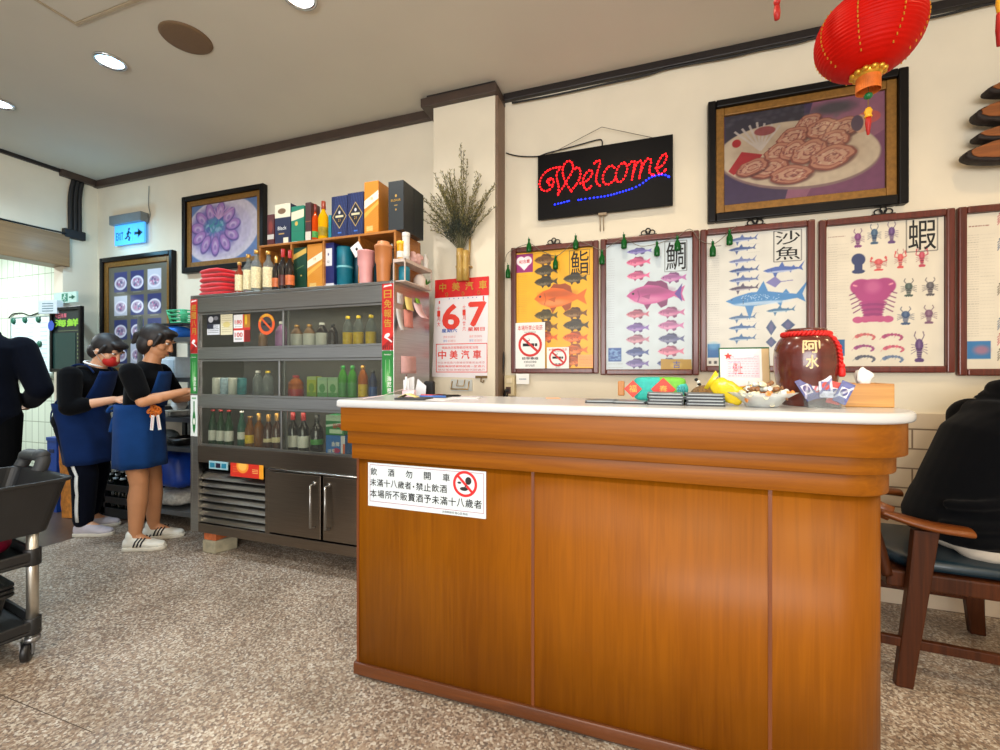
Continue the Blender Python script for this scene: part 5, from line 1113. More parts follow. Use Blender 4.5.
MB().box(FX0 + .021, FX1 - .021, FB_ - .026, FB_ - .0205, .69, 1.66).build('liner', inner, fg)
for ri, (z0, z1) in enumerate(ROWS):
    mid = (-2.085, -2.115, -2.10)[ri]
    for side in (0, 1):
        xa, xb = ((FX0 + PW, mid + .02), (mid - .02, FX1 - PW))[side]; yy = FY + (.004 if side else .016)
        d = MB(); e = .013
        d.box(xa, xb, yy, yy + .01, z1 - e, z1).box(xa, xb, yy, yy + .01, z0, z0 + e).box(xa, xa + e, yy, yy + .01, z0 + e, z1 - e).box(xb - e, xb, yy, yy + .01, z0 + e, z1 - e)
        dd = d.build('glass_door', steel, fg, bevel=.0015)
        MB().box(xa + e, xb - e, yy + .004, yy + .007, z0 + e, z1 - e).build('pane', pane_m, dd)
        if ri == 0 and side == 0:
            SD = dd
        if not (side and ri == 2): MB().box(xa + .003 if not side else xb - .010, xa + .010 if not side else xb - .003, yy - .006, yy, z0 + .06, z1 - .06).build('door_grip', steel, dd)
# stickers on the first pane
def fpx(u, v): return at(u, v, Y=FY + .018)
def scard(u0, u1, v0, v1, bg, fn, name='sticker'):
    a, b = fpx(u0, v1), fpx(u1, v0); M = wallM(a.x, a.z, FY + .019); cv = Cv(b.x - a.x, b.z - a.z, 700, bg); fn(cv, cv.w, cv.h); o = cv.sheet(name, M, SD, [ink_m]); return M, cv.w, cv.h
def s1(cv, w, h):
    cv.rect(0, w, h * .5, h, (30, 32, 40)); cv.ell(w * .3, h * .75, w * .2, h * .15, (200, 200, 205)); cv.ell(w * .7, h * .8, w * .18, h * .1, (120, 120, 126)); rows(cv, w * .1, w * .9, h * .1, h * .45, 5, (40, 40, 60), .9, .004); cv.rect(0, w * .5, h * .3, h * .5, (40, 44, 60))
def s2(cv, w, h):
    rows(cv, w * .1, w * .9, h * .15, h * .9, 8, (150, 130, 90), .8, .003); cv.ell(w * .5, h * .5, w * .3, h * .14, (214, 196, 120), .8)
def s3(cv, w, h):
    cv.rect(0, w * .55, h * .5, h, (240, 238, 236)); cv.rect(0, w * .62, 0, h * .42, (236, 232, 232)); cv.rect(w * .62, w, h * .52, h, (180, 120, 40)); cv.ell(w * .75, h * .8, w * .07, h * .18, (230, 190, 50)); cv.rect(w * .66, w, .0, h * .45, (130, 30, 26)); cv.rect(0, w, h * .43, h * .5, (206, 50, 44)); rows(cv, w * .08, w * .5, h * .55, h * .62, 2, (40, 40, 40), .8, .003); rows(cv, w * .08, w * .5, h * .08, h * .12, 2, (40, 40, 40), .8, .003)
scard(207, 219.5, 314, 335, (222, 224, 228), s1); scard(220.5, 232.5, 314, 335, (226, 218, 184), s2)
M3, w3, h3 = scard(233.5, 250, 314, 342, (214, 60, 50), s3)
MB().text('180', w3 * .08, w3 * .5, h3 * .66, h3 * .8, .001, 0, M3, .02, False).build('price_figures', RED, SD)
MB().text('100', w3 * .08, w3 * .55, h3 * .18, h3 * .34, .001, 0, M3, .02, False).build('price_figures', RED, SD)
a, b = fpx(257, 335), fpx(276, 313); M = wallM((a.x + b.x) / 2, (a.z + b.z) / 2, FY + .0195); rr = (b.z - a.z) / 2
cs = MB(); cs.disc((0, 0, .0003), rr, 1, M)
n = 32; cs.add([((rr if k % 2 == 0 else rr * .70) * math.cos(2 * PI * (k // 2) / n), (rr if k % 2 == 0 else rr * .70) * math.sin(2 * PI * (k // 2) / n), .0012) for k in range(2 * n)], [(2 * k, 2 * ((k + 1) % n), 2 * ((k + 1) % n) + 1, 2 * k + 1) for k in range(n)], 0, False, M)
cs.box(-rr * .8, rr * .8, -.006, .006, .0008, .0016, 0, M @ Matrix.Rotation(R(-42), 4, 'Z')).box(-rr * .5, rr * .5, -.008, .004, .0004, .0009, 2, M)
for i, ch in enumerate('為了健康請勿吸菸'): aa = R(155 - 18.5 * i); cs.text(ch, -.009, .009, -.009, .009, .0018, 3, M @ Matrix.Translation((rr * .85 * math.cos(aa), rr * .85 * math.sin(aa), 0)) @ Matrix.Rotation(aa - PI / 2, 4, 'Z'), .02)
cs.build('no_smoking_sticker', [mat('sticker orange', (226, 92, 44), .4), mat('sticker grey', (70, 66, 66), .4), K, mat('sticker yellow', (240, 200, 60), .4)], SD)
# banners on the two front posts
def banner(name, x0, x1, z0, z1, bg, fn, parent=fg):
    M = wallM(x0, z0, FY - .001); cv = Cv(x1 - x0, z1 - z0, 600, bg); ex = MB(); fn(cv, cv.w, cv.h, ex, M); cv.sheet(name, M, parent, [ink_m, GOLD, WHITE, RED], ex)
def red_b(s):
    def f(cv, w, h, ex, M):
        cv.rect(0, w, 0, h, (196, 30, 24)); cv.poly([(0, h * .05), (w, h * .22), (w, h * .12), (0, 0)], (150, 16, 16)); cv.ell(w * .7, h * .3, w * .6, h * .08, (220, 60, 40), .6, .5, .8)
        for k in range(4): ex.text(s[k], w * .18, w * .82, h * (.78 - .145 * k), h * (.90 - .145 * k), .001, 0, M, .02, False)
        cv.poly([(w * .12, h * .94), (w * .5, h * .955), (w * .88, h * .96), (w * .8, h * .985), (w * .5, h * .975), (w * .2, h * .975)], (238, 232, 230))
        cv.ell(w * .45, h * .22, w * .25, h * .03, (240, 236, 236), 1, .5); cv.line([(w * .2, h * .2), (w * .6, h * .16), (w * .85, h * .12)], .008, (240, 236, 236))
        for k in range(5): cv.rect(w * (.12 + .17 * k), w * (.2 + .17 * k), h * .01, h * .07, (90, 16, 14))
    return f
def green_b(cv, w, h, ex, M):
    cv.rect(0, w, 0, h, (34, 122, 52)); cv.ell(w * .5, h * .4, w * .3, h * .38, (70, 160, 70), .7, 0, .5); cv.ell(w * .5, h * .35, w * .16, h * .2, (190, 220, 170), .5, 0, .6)
    ex.text('Heineken', w * .2, w * .8, h * .9, h * .94, .001, 1, M)
    for k, ch in enumerate('海尼根'): ex.text(ch, w * .46, w * .82, h * (.32 - .13 * k), h * (.43 - .13 * k), .001, 1, M, .015, False)
    cv.rect(w * .3, w * .34, h * .3, h * .8, (220, 236, 214), .6); cv.rect(w * .62, w * .66, h * .5, h * .8, (220, 236, 214), .6)
def white_b(cv, w, h, ex, M):
    cv.rect(0, w, 0, h, (222, 228, 224)); cv.ell(w * .5, h * .35, w * .22, h * .27, (30, 110, 50)); cv.rect(w * .42, w * .58, h * .5, h * .85, (30, 110, 50)); cv.ell(w * .5, h * .36, w * .14, h * .08, (226, 232, 220)); cv.rect(w * .2, w * .8, h * .9, h * .94, (60, 130, 70), .6)
banner('red_banner', FX0 + .002, FX0 + .066, 1.31, 1.665, (196, 30, 24), red_b('經國八月')); banner('green_banner', FX0 + .002, FX0 + .066, 1.045, 1.305, (34, 122, 52), green_b); banner('bottle_banner', FX0 + .004, FX0 + .066, .765, 1.035, (222, 228, 224), white_b)
banner('red_banner', FX1 - .075, FX1 - .002, 1.31, 1.675, (196, 30, 24), red_b('日免報告')); banner('green_banner', FX1 - .075, FX1 - .002, 1.06, 1.305, (34, 122, 52), green_b)
# vent, control panel, lower doors
vg = MB().box(FX0 + PW, -2.235, FY + .05, FY + .06, .20, .53, 1)
for k in range(7):
    z = .505 - .047 * k; vg.box(FX0 + PW, -2.235, -.024, .024, -.0025, .0025, 0, Matrix.Translation((0, FY + .028, z)) @ Matrix.Rotation(R(48), 4, 'X'))
vg.build('vent_grille', [steel, K], fg)
cv = Cv(.27, .085, 600, (200, 40, 22)); cv.ell(.10, .07, .05, .045, (232, 140, 40)); cv.ell(.10, .07, .035, .03, (240, 180, 80)); cv.rect(.235, .27, 0, .085, (226, 150, 30)); rows(cv, .18, .225, .03, .05, 3, (250, 220, 120), .9, .004); rows(cv, .02, .06, .03, .06, 3, (240, 150, 60), .7, .004)
cv.sheet('instruction_sticker', wallM(-2.51, .53, FY - .0055), fg, [ink_m])
MB().box(-2.69, -2.53, FY - .010, FY - .004, .565, .615).box(-2.68, -2.64, FY - .012, FY - .010, .575, .605, 1).box(-2.63, -2.59, FY - .012, FY - .010, .575, .605, 2).box(-2.58, -2.54, FY - .012, FY - .010, .575, .605, 1).build('thermostat', [mat('panel teal', (150, 190, 200), .4), mat('display blue', (30, 120, 150), .4), mat('display dark', (30, 20, 50), .3)], fg, bevel=.001)
for xa, xb, hx in ((-2.195, -1.806, -1.85), (-1.79, -1.40, -1.745)):
    d = MB().box(xa, xb, FY - .012, FY + .028, .215, .585).build('door', steel_refl, fg, bevel=.004)
    hm = MB(); hm.tube([(hx, FY - .012, .54), (hx, FY - .045, .535), (hx, FY - .045, .29), (hx, FY - .012, .285)], .007, 8); hm.lathe([(.013, 0), (.013, .006), (0, .006)], 12, (0, 0, 0), 0, True, Matrix.Translation((hx, FY - .012, .54)) @ Matrix.Rotation(R(90), 4, 'X')).build('handle', steel, d)
MB().tube([(-2.19, FY - .008, .60), (-2.19, FY - .02, .60), (-1.41, FY - .02, .60), (-1.41, FY - .008, .60)], .006, 8).build('rail', steel, fg)
# notes on the right side
def note(y, z, w, h, m, curl=.02, name='sticky_note'):
    mb = MB(); vs = []; fs = []; n = 6
    for i in range(n + 1):
        t = i / n; q = FX1 + .001 + curl * t * t
        vs += [(q, y, z - h * t), (q, y + w, z - h * t)]
    for i in range(n): fs.append((2 * i, 2 * i + 1, 2 * i + 3, 2 * i + 2))
    mb.add(vs, fs, 0, True); mb.build(name, m, fg, mods=[('SOLID', .0006)])
note(2.12, 1.63, .06, .06, pap, .002); note(2.20, 1.62, .08, .075, mat('yellow note', (236, 214, 130), .6), .015); note(2.30, 1.60, .10, .09, papp, .05); note(2.11, 1.54, .05, .12, pap, .03); note(2.32, 1.63, .05, .03, mat('green note', (130, 190, 60), .6), .01)
note(2.19, 1.545, .10, .10, mat('faded red note', (226, 150, 140), .6), .004); note(2.16, 1.28, .17, .10, mat('pale red notice', (214, 170, 170), .6), .001)
# blocks under the fridge
for i, (x, lab) in enumerate(((-2.73, 'under the left front corner of the fridge'), (-1.50, 'under the right front corner of the fridge, beside the counter'))):
    tag(MB().prism([(x - .06, 2.11), (x + .05, 2.11), (x + .10, 2.24), (x - .04, 2.26)], 0, .085).build('concrete_block', mat('concrete block', (150, 142, 118), .85, var=.15, scale=30), None, bevel=.008), 'pale concrete block ' + lab, 'block', 'blocks under the fridge')
    tag(MB().box(x - .05, x + .055, 2.115, 2.22, .085, .14).build('red_brick', mat('brick', (176, 92, 48), .8, var=.2, scale=40), None, bevel=.004), 'orange brick ' + ('lying on the block under the left front corner of the fridge', 'lying on the block beside the counter')[i], 'brick', 'bricks under the fridge')
# ------------------------------------------------------------------ bottles and packs
STY = {
 'wine': [(0, 0), (1, .0), (1, .02), (1, .56), (.85, .64), (.42, .74), (.36, .78), (.36, .96), (.40, .965), (.40, 1), (0, 1)],
 'beer': [(0, 0), (1, 0), (1, .02), (1, .52), (.9, .60), (.5, .76), (.42, .84), (.40, .97), (.46, .975), (.46, 1), (0, 1)],
 'spirit': [(0, 0), (1, 0), (1, .02), (1, .60), (.92, .68), (.45, .77), (.38, .80), (.38, .92), (.44, .925), (.44, 1), (0, 1)],
 'pet': [(0, 0), (.9, 0), (1, .04), (1, .5), (.93, .54), (1, .58), (.95, .68), (.6, .82), (.38, .88), (.38, .92), (.42, .925), (.42, 1), (0, 1)],
 'can': [(0, 0), (.82, 0), (1, .05), (1, .92), (.82, 1), (.74, .98), (0, .98)],
 'tube': [(0, 0), (1, 0), (1, .97), (.97, 1), (0, 1)]}
CAPZ = {'wine': .80, 'beer': .955, 'spirit': .91, 'pet': .91, 'can': 2, 'tube': .86}
def bottle(label, loc, h, r, style, body, cap=None, lab=None, lz=(.2, .48), cat='bottle', name='bottle', group=None, tint=None):
    t = thing(name, label, cat, loc, group); P = [(q * r, z * h) for q, z in STY[style]]; c = Vector(loc)
    MB().lathe(P, 18, c).build('body' if style not in ('can', 'tube') else 'tin', body, t)
    if cap is not None:
        z0 = CAPZ[style]; rr = max(q for q, z in STY[style] if z >= z0 - .03 and z <= 1.0 and q < .99) if style != 'tube' else 1.02
        MB().lathe([(rr * r * 1.06, z0 * h), (rr * r * 1.08, h * (z0 + .01)), (rr * r * 1.06, h * 1.004), (0, h * 1.006)], 16, c).build('cap', cap, t)
    if lab is not None: MB().lathe([(r * 1.012, lz[0] * h), (r * 1.015, lz[0] * h + .001), (r * 1.015, lz[1] * h), (r * 1.012, lz[1] * h + .001)], 18, c).build('label', lab, t)
    return t
def G(n, c, body=.35): return glass(n, c, .05, 1.5, body)
def pm(n, c, **k): return mat(n, c, k.pop('rough', .4), **k)
dkw = pm('dark wine glass', (22, 14, 14), rough=.08, coat=.5); brn = pm('brown glass', (70, 34, 14), rough=.1, coat=.4); clr = G('clear glass', (214, 222, 222), .14)
lcr = pm('label cream', (226, 212, 170), var=.25, scale=120); lwh = pm('label white', (226, 226, 220), var=.12, scale=150); lye = pm('label yellow', (236, 196, 30), var=.25, scale=90); lgn = pm('label green', (70, 150, 70), var=.3, scale=120); lrd = pm('label red', (176, 40, 34), var=.3, scale=120); lbl = pm('label blue', (50, 90, 160), var=.3, scale=120)
cgold = pm('cap gold', (196, 146, 70), rough=.3, metal=.6); cred = pm('cap red', (170, 28, 30)); cyel = pm('cap yellow', (236, 200, 40)); cblk = pm('cap black', (24, 24, 26)); cwht = pm('cap white', (232, 230, 226)); cgrn = pm('cap green', (40, 150, 60))
def bx_(u, Y): return at(u, 300, Y=Y).x
# inside the fridge: (u centre, Y, height, radius, style, body, cap, label, lz, text)
z1, z2, z3 = ROWS[0][0] - .005, ROWS[1][0] - .005, ROWS[2][0] - .005
grb = G('beer green', (30, 96, 44), .4); teal_g = G('teal bottle', (70, 140, 120), .4); amber = G('amber', (176, 110, 24), .4); milk = pm('milk tea', (150, 110, 70), rough=.3); ora = G('orange drink', (216, 120, 30), .6); lime = G('lime drink', (90, 190, 60), .6); drk = pm('cola', (40, 24, 18), rough=.15)
pur = pm('purple bottle', (190, 130, 190), rough=.3)
FR = [
 (263, 2.22, z1, .13, .028, 'pet', milk, cwht, None, 0, 'tan bottle at the right of the top left fridge door'), (282, 2.20, z1, .175, .04, 'pet', pur, cwht, None, 0, 'mauve bottle at the right of the top left fridge door'),
 (297, 2.20, z1, .15, .036, 'pet', milk, cgold, lwh, (.05, .62), 'squat brown bottle with white label, leftmost behind the top right fridge door'), (309.5, 2.20, z1, .15, .036, 'pet', milk, cgold, lwh, (.05, .62), 'squat brown bottle with white label, second behind the top right fridge door'), (322, 2.21, z1, .16, .036, 'pet', drk, cwht, lwh, (.05, .6), 'dark bottle with grey-white label, third behind the top right fridge door'), (333, 2.23, z1, .15, .03, 'pet', drk, cblk, None, 0, 'dark bottle left of the yellow-capped bottles in the fridge'),
 (348, 2.19, z1, .19, .03, 'pet', clr, cyel, lye, (.05, .48), 'yellow-capped bottle with yellow label, leftmost of the three'), (358.5, 2.19, z1, .19, .03, 'pet', clr, cyel, lye, (.05, .48), 'yellow-capped bottle with yellow label, middle of the three'), (371, 2.19, z1, .19, .03, 'pet', clr, cyel, lye, (.05, .48), 'yellow-capped bottle with yellow label, rightmost of the three'),
 (258, 2.24, z2, .17, .033, 'pet', clr, cwht, None, 0, 'clear bottle behind the middle left fridge door, left one'), (268, 2.24, z2, .17, .033, 'pet', clr, cyel, None, 0, 'clear bottle behind the middle left fridge door, right one'),
 (296, 2.20, z2, .14, .045, 'pet', ora, cred, lrd, (.1, .4), 'round orange drink bottle behind the middle right fridge door'),
 (343, 2.19, z2, .20, .028, 'pet', lime, cgrn, lgn, (.1, .5), 'bright green drink bottle, left of the two in the fridge'), (352.5, 2.19, z2, .20, .028, 'pet', lime, cgrn, lgn, (.1, .5), 'bright green drink bottle, right of the two in the fridge'), (363, 2.19, z2, .20, .028, 'pet', ora, cgold, lye, (.1, .45), 'orange drink bottle next to the green ones in the fridge'), (373, 2.19, z2, .17, .024, 'pet', pm('navy drink', (40, 50, 90)), cblk, lbl, (.1, .45), 'dark blue bottle at the right end of the middle fridge row'),
 (213, 2.17, z3, .235, .027, 'beer', grb, cred, lwh, (.14, .42), 'green beer bottle, leftmost in the bottom fridge row'), (221, 2.17, z3, .235, .027, 'beer', grb, cred, lwh, (.14, .42), 'green beer bottle, second in the bottom fridge row'), (229, 2.17, z3, .235, .027, 'beer', grb, cred, lwh, (.14, .42), 'green beer bottle, third in the bottom fridge row'), (242, 2.2, z3, .23, .027, 'beer', teal_g, cwht, lwh, (.2, .4), 'teal bottle right of the green beers in the fridge'), (250, 2.18, z3, .2, .03, 'beer', amber, cgold, lye, (.14, .4), 'amber bottle with yellow label in the bottom fridge row'), (259, 2.19, z3, .22, .03, 'wine', amber, cgold, None, 0, 'plain amber bottle in the bottom fridge row'), (268.5, 2.18, z3, .215, .03, 'wine', brn, cgold, lcr, (.2, .3), 'brown bottle with small label, second last behind the bottom left door'), (277, 2.18, z3, .225, .03, 'wine', brn, cgold, lcr, (.2, .34), 'brown bottle with small label at the edge of the bottom left door'),
 (293, 2.18, z3, .235, .033, 'wine', dkw, cred, lwh, (.1, .4), 'dark bottle with red top and white label, left of the pair'), (303.5, 2.18, z3, .235, .033, 'wine', dkw, cred, lwh, (.1, .4), 'dark bottle with red top and white label, right of the pair'), (317, 2.2, z3, .225, .038, 'wine', dkw, cblk, lgn, (.2, .34), 'dark green bottle beside the red-topped pair in the fridge')]
for u, Y, z, h, r, s, bd, cp, lb, lz, tx_ in FR: bottle(tx_, (bx_(u, Y), Y, z), h, r, s, bd, cp, lb, lz or (.2, .5), group='bottles in the fridge')
CN = [(217, lwh, 'white and blue can, leftmost behind the middle left fridge door'), (225, pm('can pale blue', (180, 205, 225), var=.3, scale=90), 'pale blue can, second behind the middle left fridge door'), (233, lwh, 'white can, third behind the middle left fridge door'), (242, pm('can green blue', (60, 140, 150), var=.5, scale=25), 'green and blue can, fourth behind the middle left fridge door')]
for u, m_, t_ in CN: bottle(t_, (bx_(u, 2.18), 2.18, z2), .125, .028, 'can', m_, cat='can', name='drink_can', group='cans in the fridge')
def carton(name, label, cat, x0, x1, y0, y1, z0, z1, cols, fn=None, side=None, rz=0, group=None, bevel=.002, mats=()):
    """printed carton: front artwork painted on a sheet, part of the one box"""
    t = thing(name, label, cat, ((x0 + x1) / 2, (y0 + y1) / 2, z0), group)
    MB().box(x0, x1, y0, y1, z0, z1).build('carton', mat('card ' + str(cols), cols, .4, var=.06, coat=.15), t, bevel=bevel)
    M = wallM(x0, z0, y0 - .0008); ex = MB(); cv = Cv(x1 - x0, z1 - z0, 450, cols)
    if fn: fn(cv, cv.w, cv.h, ex, M)
    cv.sheet('front_print', M, t, [ink_m, GOLD, WHITE, RED, K], ex)
    return t
def juice(c2):
    def f(cv, w, h, ex, M): cv.rect(0, w, h * .0, h * .3, c2); cv.ell(w * .5, h * .5, w * .3, h * .2, c2); cv.rect(0, w, h * .85, h, mixc(c2, (255, 255, 255), .4))
    return f
for i, (u0, u1, hh, c, c2, t_) in enumerate(((307, 316, .135, (176, 190, 50), (120, 160, 40), 'yellow-green drink carton in the middle fridge row'), (317.5, 327, .13, (170, 206, 160), (90, 160, 90), 'pale green drink carton, left of two alike in the fridge'), (328, 337.5, .13, (170, 206, 160), (90, 160, 90), 'pale green drink carton, right of two alike in the fridge'))):
    carton('drink_carton', t_, 'carton', bx_(u0, 2.17), bx_(u1, 2.17), 2.17, 2.22, z2, z2 + hh, c, juice(c2), group='cartons in the fridge')
def gb(cv, w, h, ex, M): cv.rect(0, w, h * .7, h, (190, 220, 190)); cv.rect(w * .2, w * .9, h * .1, h * .3, (200, 230, 200)); cv.line([(0, h * .45), (w, h * .6)], .012, (220, 236, 220)); ex.text('台啤', w * .3, w * .95, h * .35, h * .6, .001, 2, M, .02)
def bb(cv, w, h, ex, M): cv.rect(w * .78, w, 0, h, (226, 226, 230)); cv.rect(w * .88, w, 0, h * .6, (220, 100, 40)); cv.ell(w * .55, h * .25, w * .2, h * .12, (180, 40, 90)); ex.text('金牌', w * .3, w * .72, h * .42, h * .72, .001, 1, M, .02); ex.text('18天', w * .1, w * .5, h * .1, h * .3, .001, 1, M, .02)
carton('beer_pack', 'green and white drink pack standing on the blue one in the fridge', 'pack', bx_(326, 2.13), bx_(344, 2.13), 2.13, 2.22, z3 + .118, z3 + .235, (24, 130, 70), gb)
carton('beer_pack', 'blue drink pack at the right end of the bottom fridge row', 'pack', bx_(326, 2.13), bx_(345, 2.13), 2.13, 2.22, z3, z3 + .116, (30, 110, 190), bb)
# ------------------------------------------------------------------ on top of the fridge
sw_ = wood('shelf plywood', (150, 92, 36), (196, 132, 64), 'X', .4, 1)
SX0, SX1, SY0, SY1, SZ0, SZ1 = -2.364, -1.36, 2.165, 2.45, FT_, 1.994
sh = thing('box_shelf', 'open wooden shelf with four bays standing on the fridge', 'shelf', ((SX0 + SX1) / 2, 2.3, SZ0))
MB().box(SX0, SX1, SY0, SY1, SZ1 - .014, SZ1).build('top_board', sw_, sh, bevel=.0015)
for x in (-2.364, -2.112, -1.867, -1.6126, -1.372): MB().box(x, x + .012, SY0 + .001, SY1 - .008, SZ0, SZ1 - .014).build('divider', sw_, sh)
MB().box(SX0, SX1, SY1 - .008, SY1, SZ0, SZ1 - .014).build('back_board', wood('shelf back', (70, 44, 20), (96, 60, 30), 'X', .6), sh)
def bw(u, Y): return at(u, 300, Y=Y).x
def zv(u, v, Y): return at(u, v, Y=Y).z
def topbox(label, u0, u1, v, cols, fn=None, Y=2.185, d=.08, z0=SZ1, cat='gift box', name='gift_box', group='boxes on the shelf top'):
    x0, x1 = bw(u0, Y), bw(u1, Y); return carton(name, label, cat, x0, x1, Y, Y + d, z0, zv((u0 + u1) / 2, v, Y), cols, fn, group=group)
def a_(cv, w, h, ex, M): cv.rect(0, w, h * .2, h * .35, (196, 190, 180)); cv.ell(w * .5, h * .6, w * .3, h * .2, (150, 50, 30), .7, 0, .6)
def b1(cv, w, h, ex, M): cv.rect(0, w, h * .66, h, (226, 216, 190)); cv.ell(w * .45, h * .82, w * .25, h * .07, (120, 90, 60)); cv.rect(w * .55, w * .85, h * .02, h * .16, (226, 216, 190)); ex.text('Black', w * .2, w * .75, h * .34, h * .46, .001, 1, M); cv.rect(w * .25, w * .6, h * .25, h * .28, (190, 150, 80))
def c1(cv, w, h, ex, M): cv.poly([(0, h * .6), (w, h * .68), (w, h * .9), (0, h * .84)], (226, 218, 186)); cv.ell(w * .4, h * .52, w * .12, h * .06, (206, 170, 80)); cv.rect(0, w, h * .3, h * .32, (30, 110, 90))
def d1(cv, w, h, ex, M): cv.rect(0, w, 0, h * .25, (206, 200, 186)); cv.rect(0, w, h * .5, h * .52, (150, 90, 50))
def h1(cv, w, h, ex, M):
    for k in range(9): cv.line([(w * (.1 * k), 0), (w * (.1 * k + .3), h)], .002, (70, 90, 150), .8)
    for r, c in ((.40, (190, 160, 90)), (.36, (22, 26, 46))): cv.poly([(w * .5, h * .5 + h * r * .72), (w * .5 + w * r * 1.1, h * .5), (w * .5, h * .5 - h * r * .72), (w * .5 - w * r * 1.1, h * .5)], c)
    cv.ell(w * .5, h * .6, w * .07, h * .04, (200, 200, 206)); cv.rect(w * .25, w * .75, h * .48, h * .53, (210, 200, 160)); cv.rect(w * .4, w * .62, h * .1, h * .13, (60, 110, 200))
    ex.text('21', w * .42, w * .58, h * .38, h * .45, .001, 0, M)
def i1(cv, w, h, ex, M):
    cv.poly([(0, h * .3), (w, h * .55), (w, h * .62), (0, h * .4)], (226, 170, 70)); cv.poly([(0, h * .48), (w, h * .66), (w, h * .82), (0, h * .64)], (236, 226, 200)); ex.text('18', w * .4, w * .6, h * .64, h * .70, .001, 0, M); cv.rect(w * .15, w * .6, h * .05, h * .15, (220, 190, 120))
    for k in range(8): cv.line([(0, h * (.02 + .04 * k)), (w, h * (.12 + .05 * k))], .003, (226, 160, 50), .5)
def j1(cv, w, h, ex, M): ex.text('BUSKER', w * .18, w * .82, h * .58, h * .64, .001, 0, M); cv.ell(w * .5, h * .7, w * .06, h * .03, (200, 160, 70)); cv.rect(w * .4, w * .6, h * .5, h * .515, (200, 160, 70)); cv.ell(w * .5, h * .42, w * .04, h * .02, (190, 150, 70))
topbox('small dark red box, leftmost on top of the shelf', 267.5, 274, 214.5, (84, 26, 22), a_); topbox('navy box with cream top on top of the shelf', 275, 290.5, 204, (26, 30, 62), b1); topbox('green box with cream band on top of the shelf', 291.5, 304, 206, (22, 120, 92), c1); topbox('narrow dark brown box with pale foot on top of the shelf', 305.5, 311, 202.5, (70, 36, 34), d1)
amb2 = G('orange bottle', (226, 80, 16), .6); yel2 = G('yellow bottle', (236, 178, 16), .7)
bottle('orange glass bottle standing on the shelf top', (bw(315, 2.22), 2.22, SZ1), .235, .026, 'wine', amb2, pm('cap dark red', (110, 24, 14)), lgn, (.1, .26)); bottle('yellow glass bottle standing on the shelf top', (bw(323.5, 2.21), 2.21, SZ1), .24, .031, 'wine', yel2, pm('cap brown', (140, 50, 20)), pm('label olive', (150, 130, 20), var=.4), (.1, .32))
topbox('narrow teal box beside the yellow bottle on the shelf top', 328.5, 331, 215, (30, 130, 140), None, 2.2)
topbox('navy box with a diamond emblem on the shelf top, left of the two alike', 331.7, 347.3, 196, (24, 34, 78), h1); topbox('navy box with a diamond emblem on the shelf top, right of the two alike', 347.7, 363.5, 192.5, (24, 34, 78), h1)
topbox('tall gold box with diagonal cream label on the shelf top', 364.5, 378.5, 181.5, (206, 130, 36), i1, 2.18, .13)
topbox('tall charcoal box with gold lettering at the front of the shelf top', 388.5, 403.5, 181, (44, 50, 54), j1, 2.175, .115); 
t_ = dup([o for o in bpy.data.objects if o.get('label', '').startswith('tall charcoal box')][0], None, 'tall charcoal box standing behind the front charcoal box'); t_.location.y += .118
# small tag holes on the sides of the charcoal boxes
def bay(label, u0, u1, v, cols, fn, Y=2.18, d=.08): return topbox(label, u0, u1, v, cols, fn, Y, d, SZ0, group='boxes in the shelf bays')
def k1(cv, w, h, ex, M): cv.poly([(0, h * .72), (w, h * .86), (w, h * .98), (0, h * .84)], (206, 170, 80)); cv.ell(w * .6, h * .35, w * .06, h * .02, (190, 160, 80)); cv.line([(w * .2, h * .5), (w * .8, h * .58)], .003, (120, 150, 90))
def l1(cv, w, h, ex, M): cv.rect(w * .1, w * .8, h * .5, h * .88, (222, 222, 226)); cv.ell(w * .45, h * .75, w * .06, h * .03, (60, 60, 110)); cv.rect(0, w, h * .05, h * .12, (206, 206, 214)); ex.text('12', w * .35, w * .55, h * .56, h * .62, .001, 3, M)
bay('dark green box with gold band in the second shelf bay', 293.5, 306.5, 247.5, (16, 62, 44), k1); bay('gold box with diagonal cream label in the second shelf bay', 307.5, 322.3, 244, (206, 136, 44), i1, 2.178)
bay('navy box with white label in the third shelf bay', 324, 334, 243, (24, 30, 96), l1)
tl = pm('tin teal', (16, 120, 142), var=.25, scale=8)
bottle('tall teal round tin in the third shelf bay', (bw(345, 2.235), 2.235, SZ0), .255, .047, 'tube', tl, None, pm('tin band', (120, 190, 200)), (.5, .54), 'tin', 'whisky_tin')
bottle('teal round tin half hidden at the right of the third shelf bay', (bw(358, 2.34), 2.34, SZ0), .235, .045, 'tube', pm('tin dark teal', (14, 92, 112), var=.2), None, None, (.5, .54), 'tin', 'whisky_tin')
bottle('dark teal round tin at the back of the fourth shelf bay', (bw(375, 2.34), 2.34, SZ0), .23, .04, 'tube', pm('tin dark teal', (14, 92, 112), var=.2), None, None, (.5, .54), 'tin', 'whisky_tin')
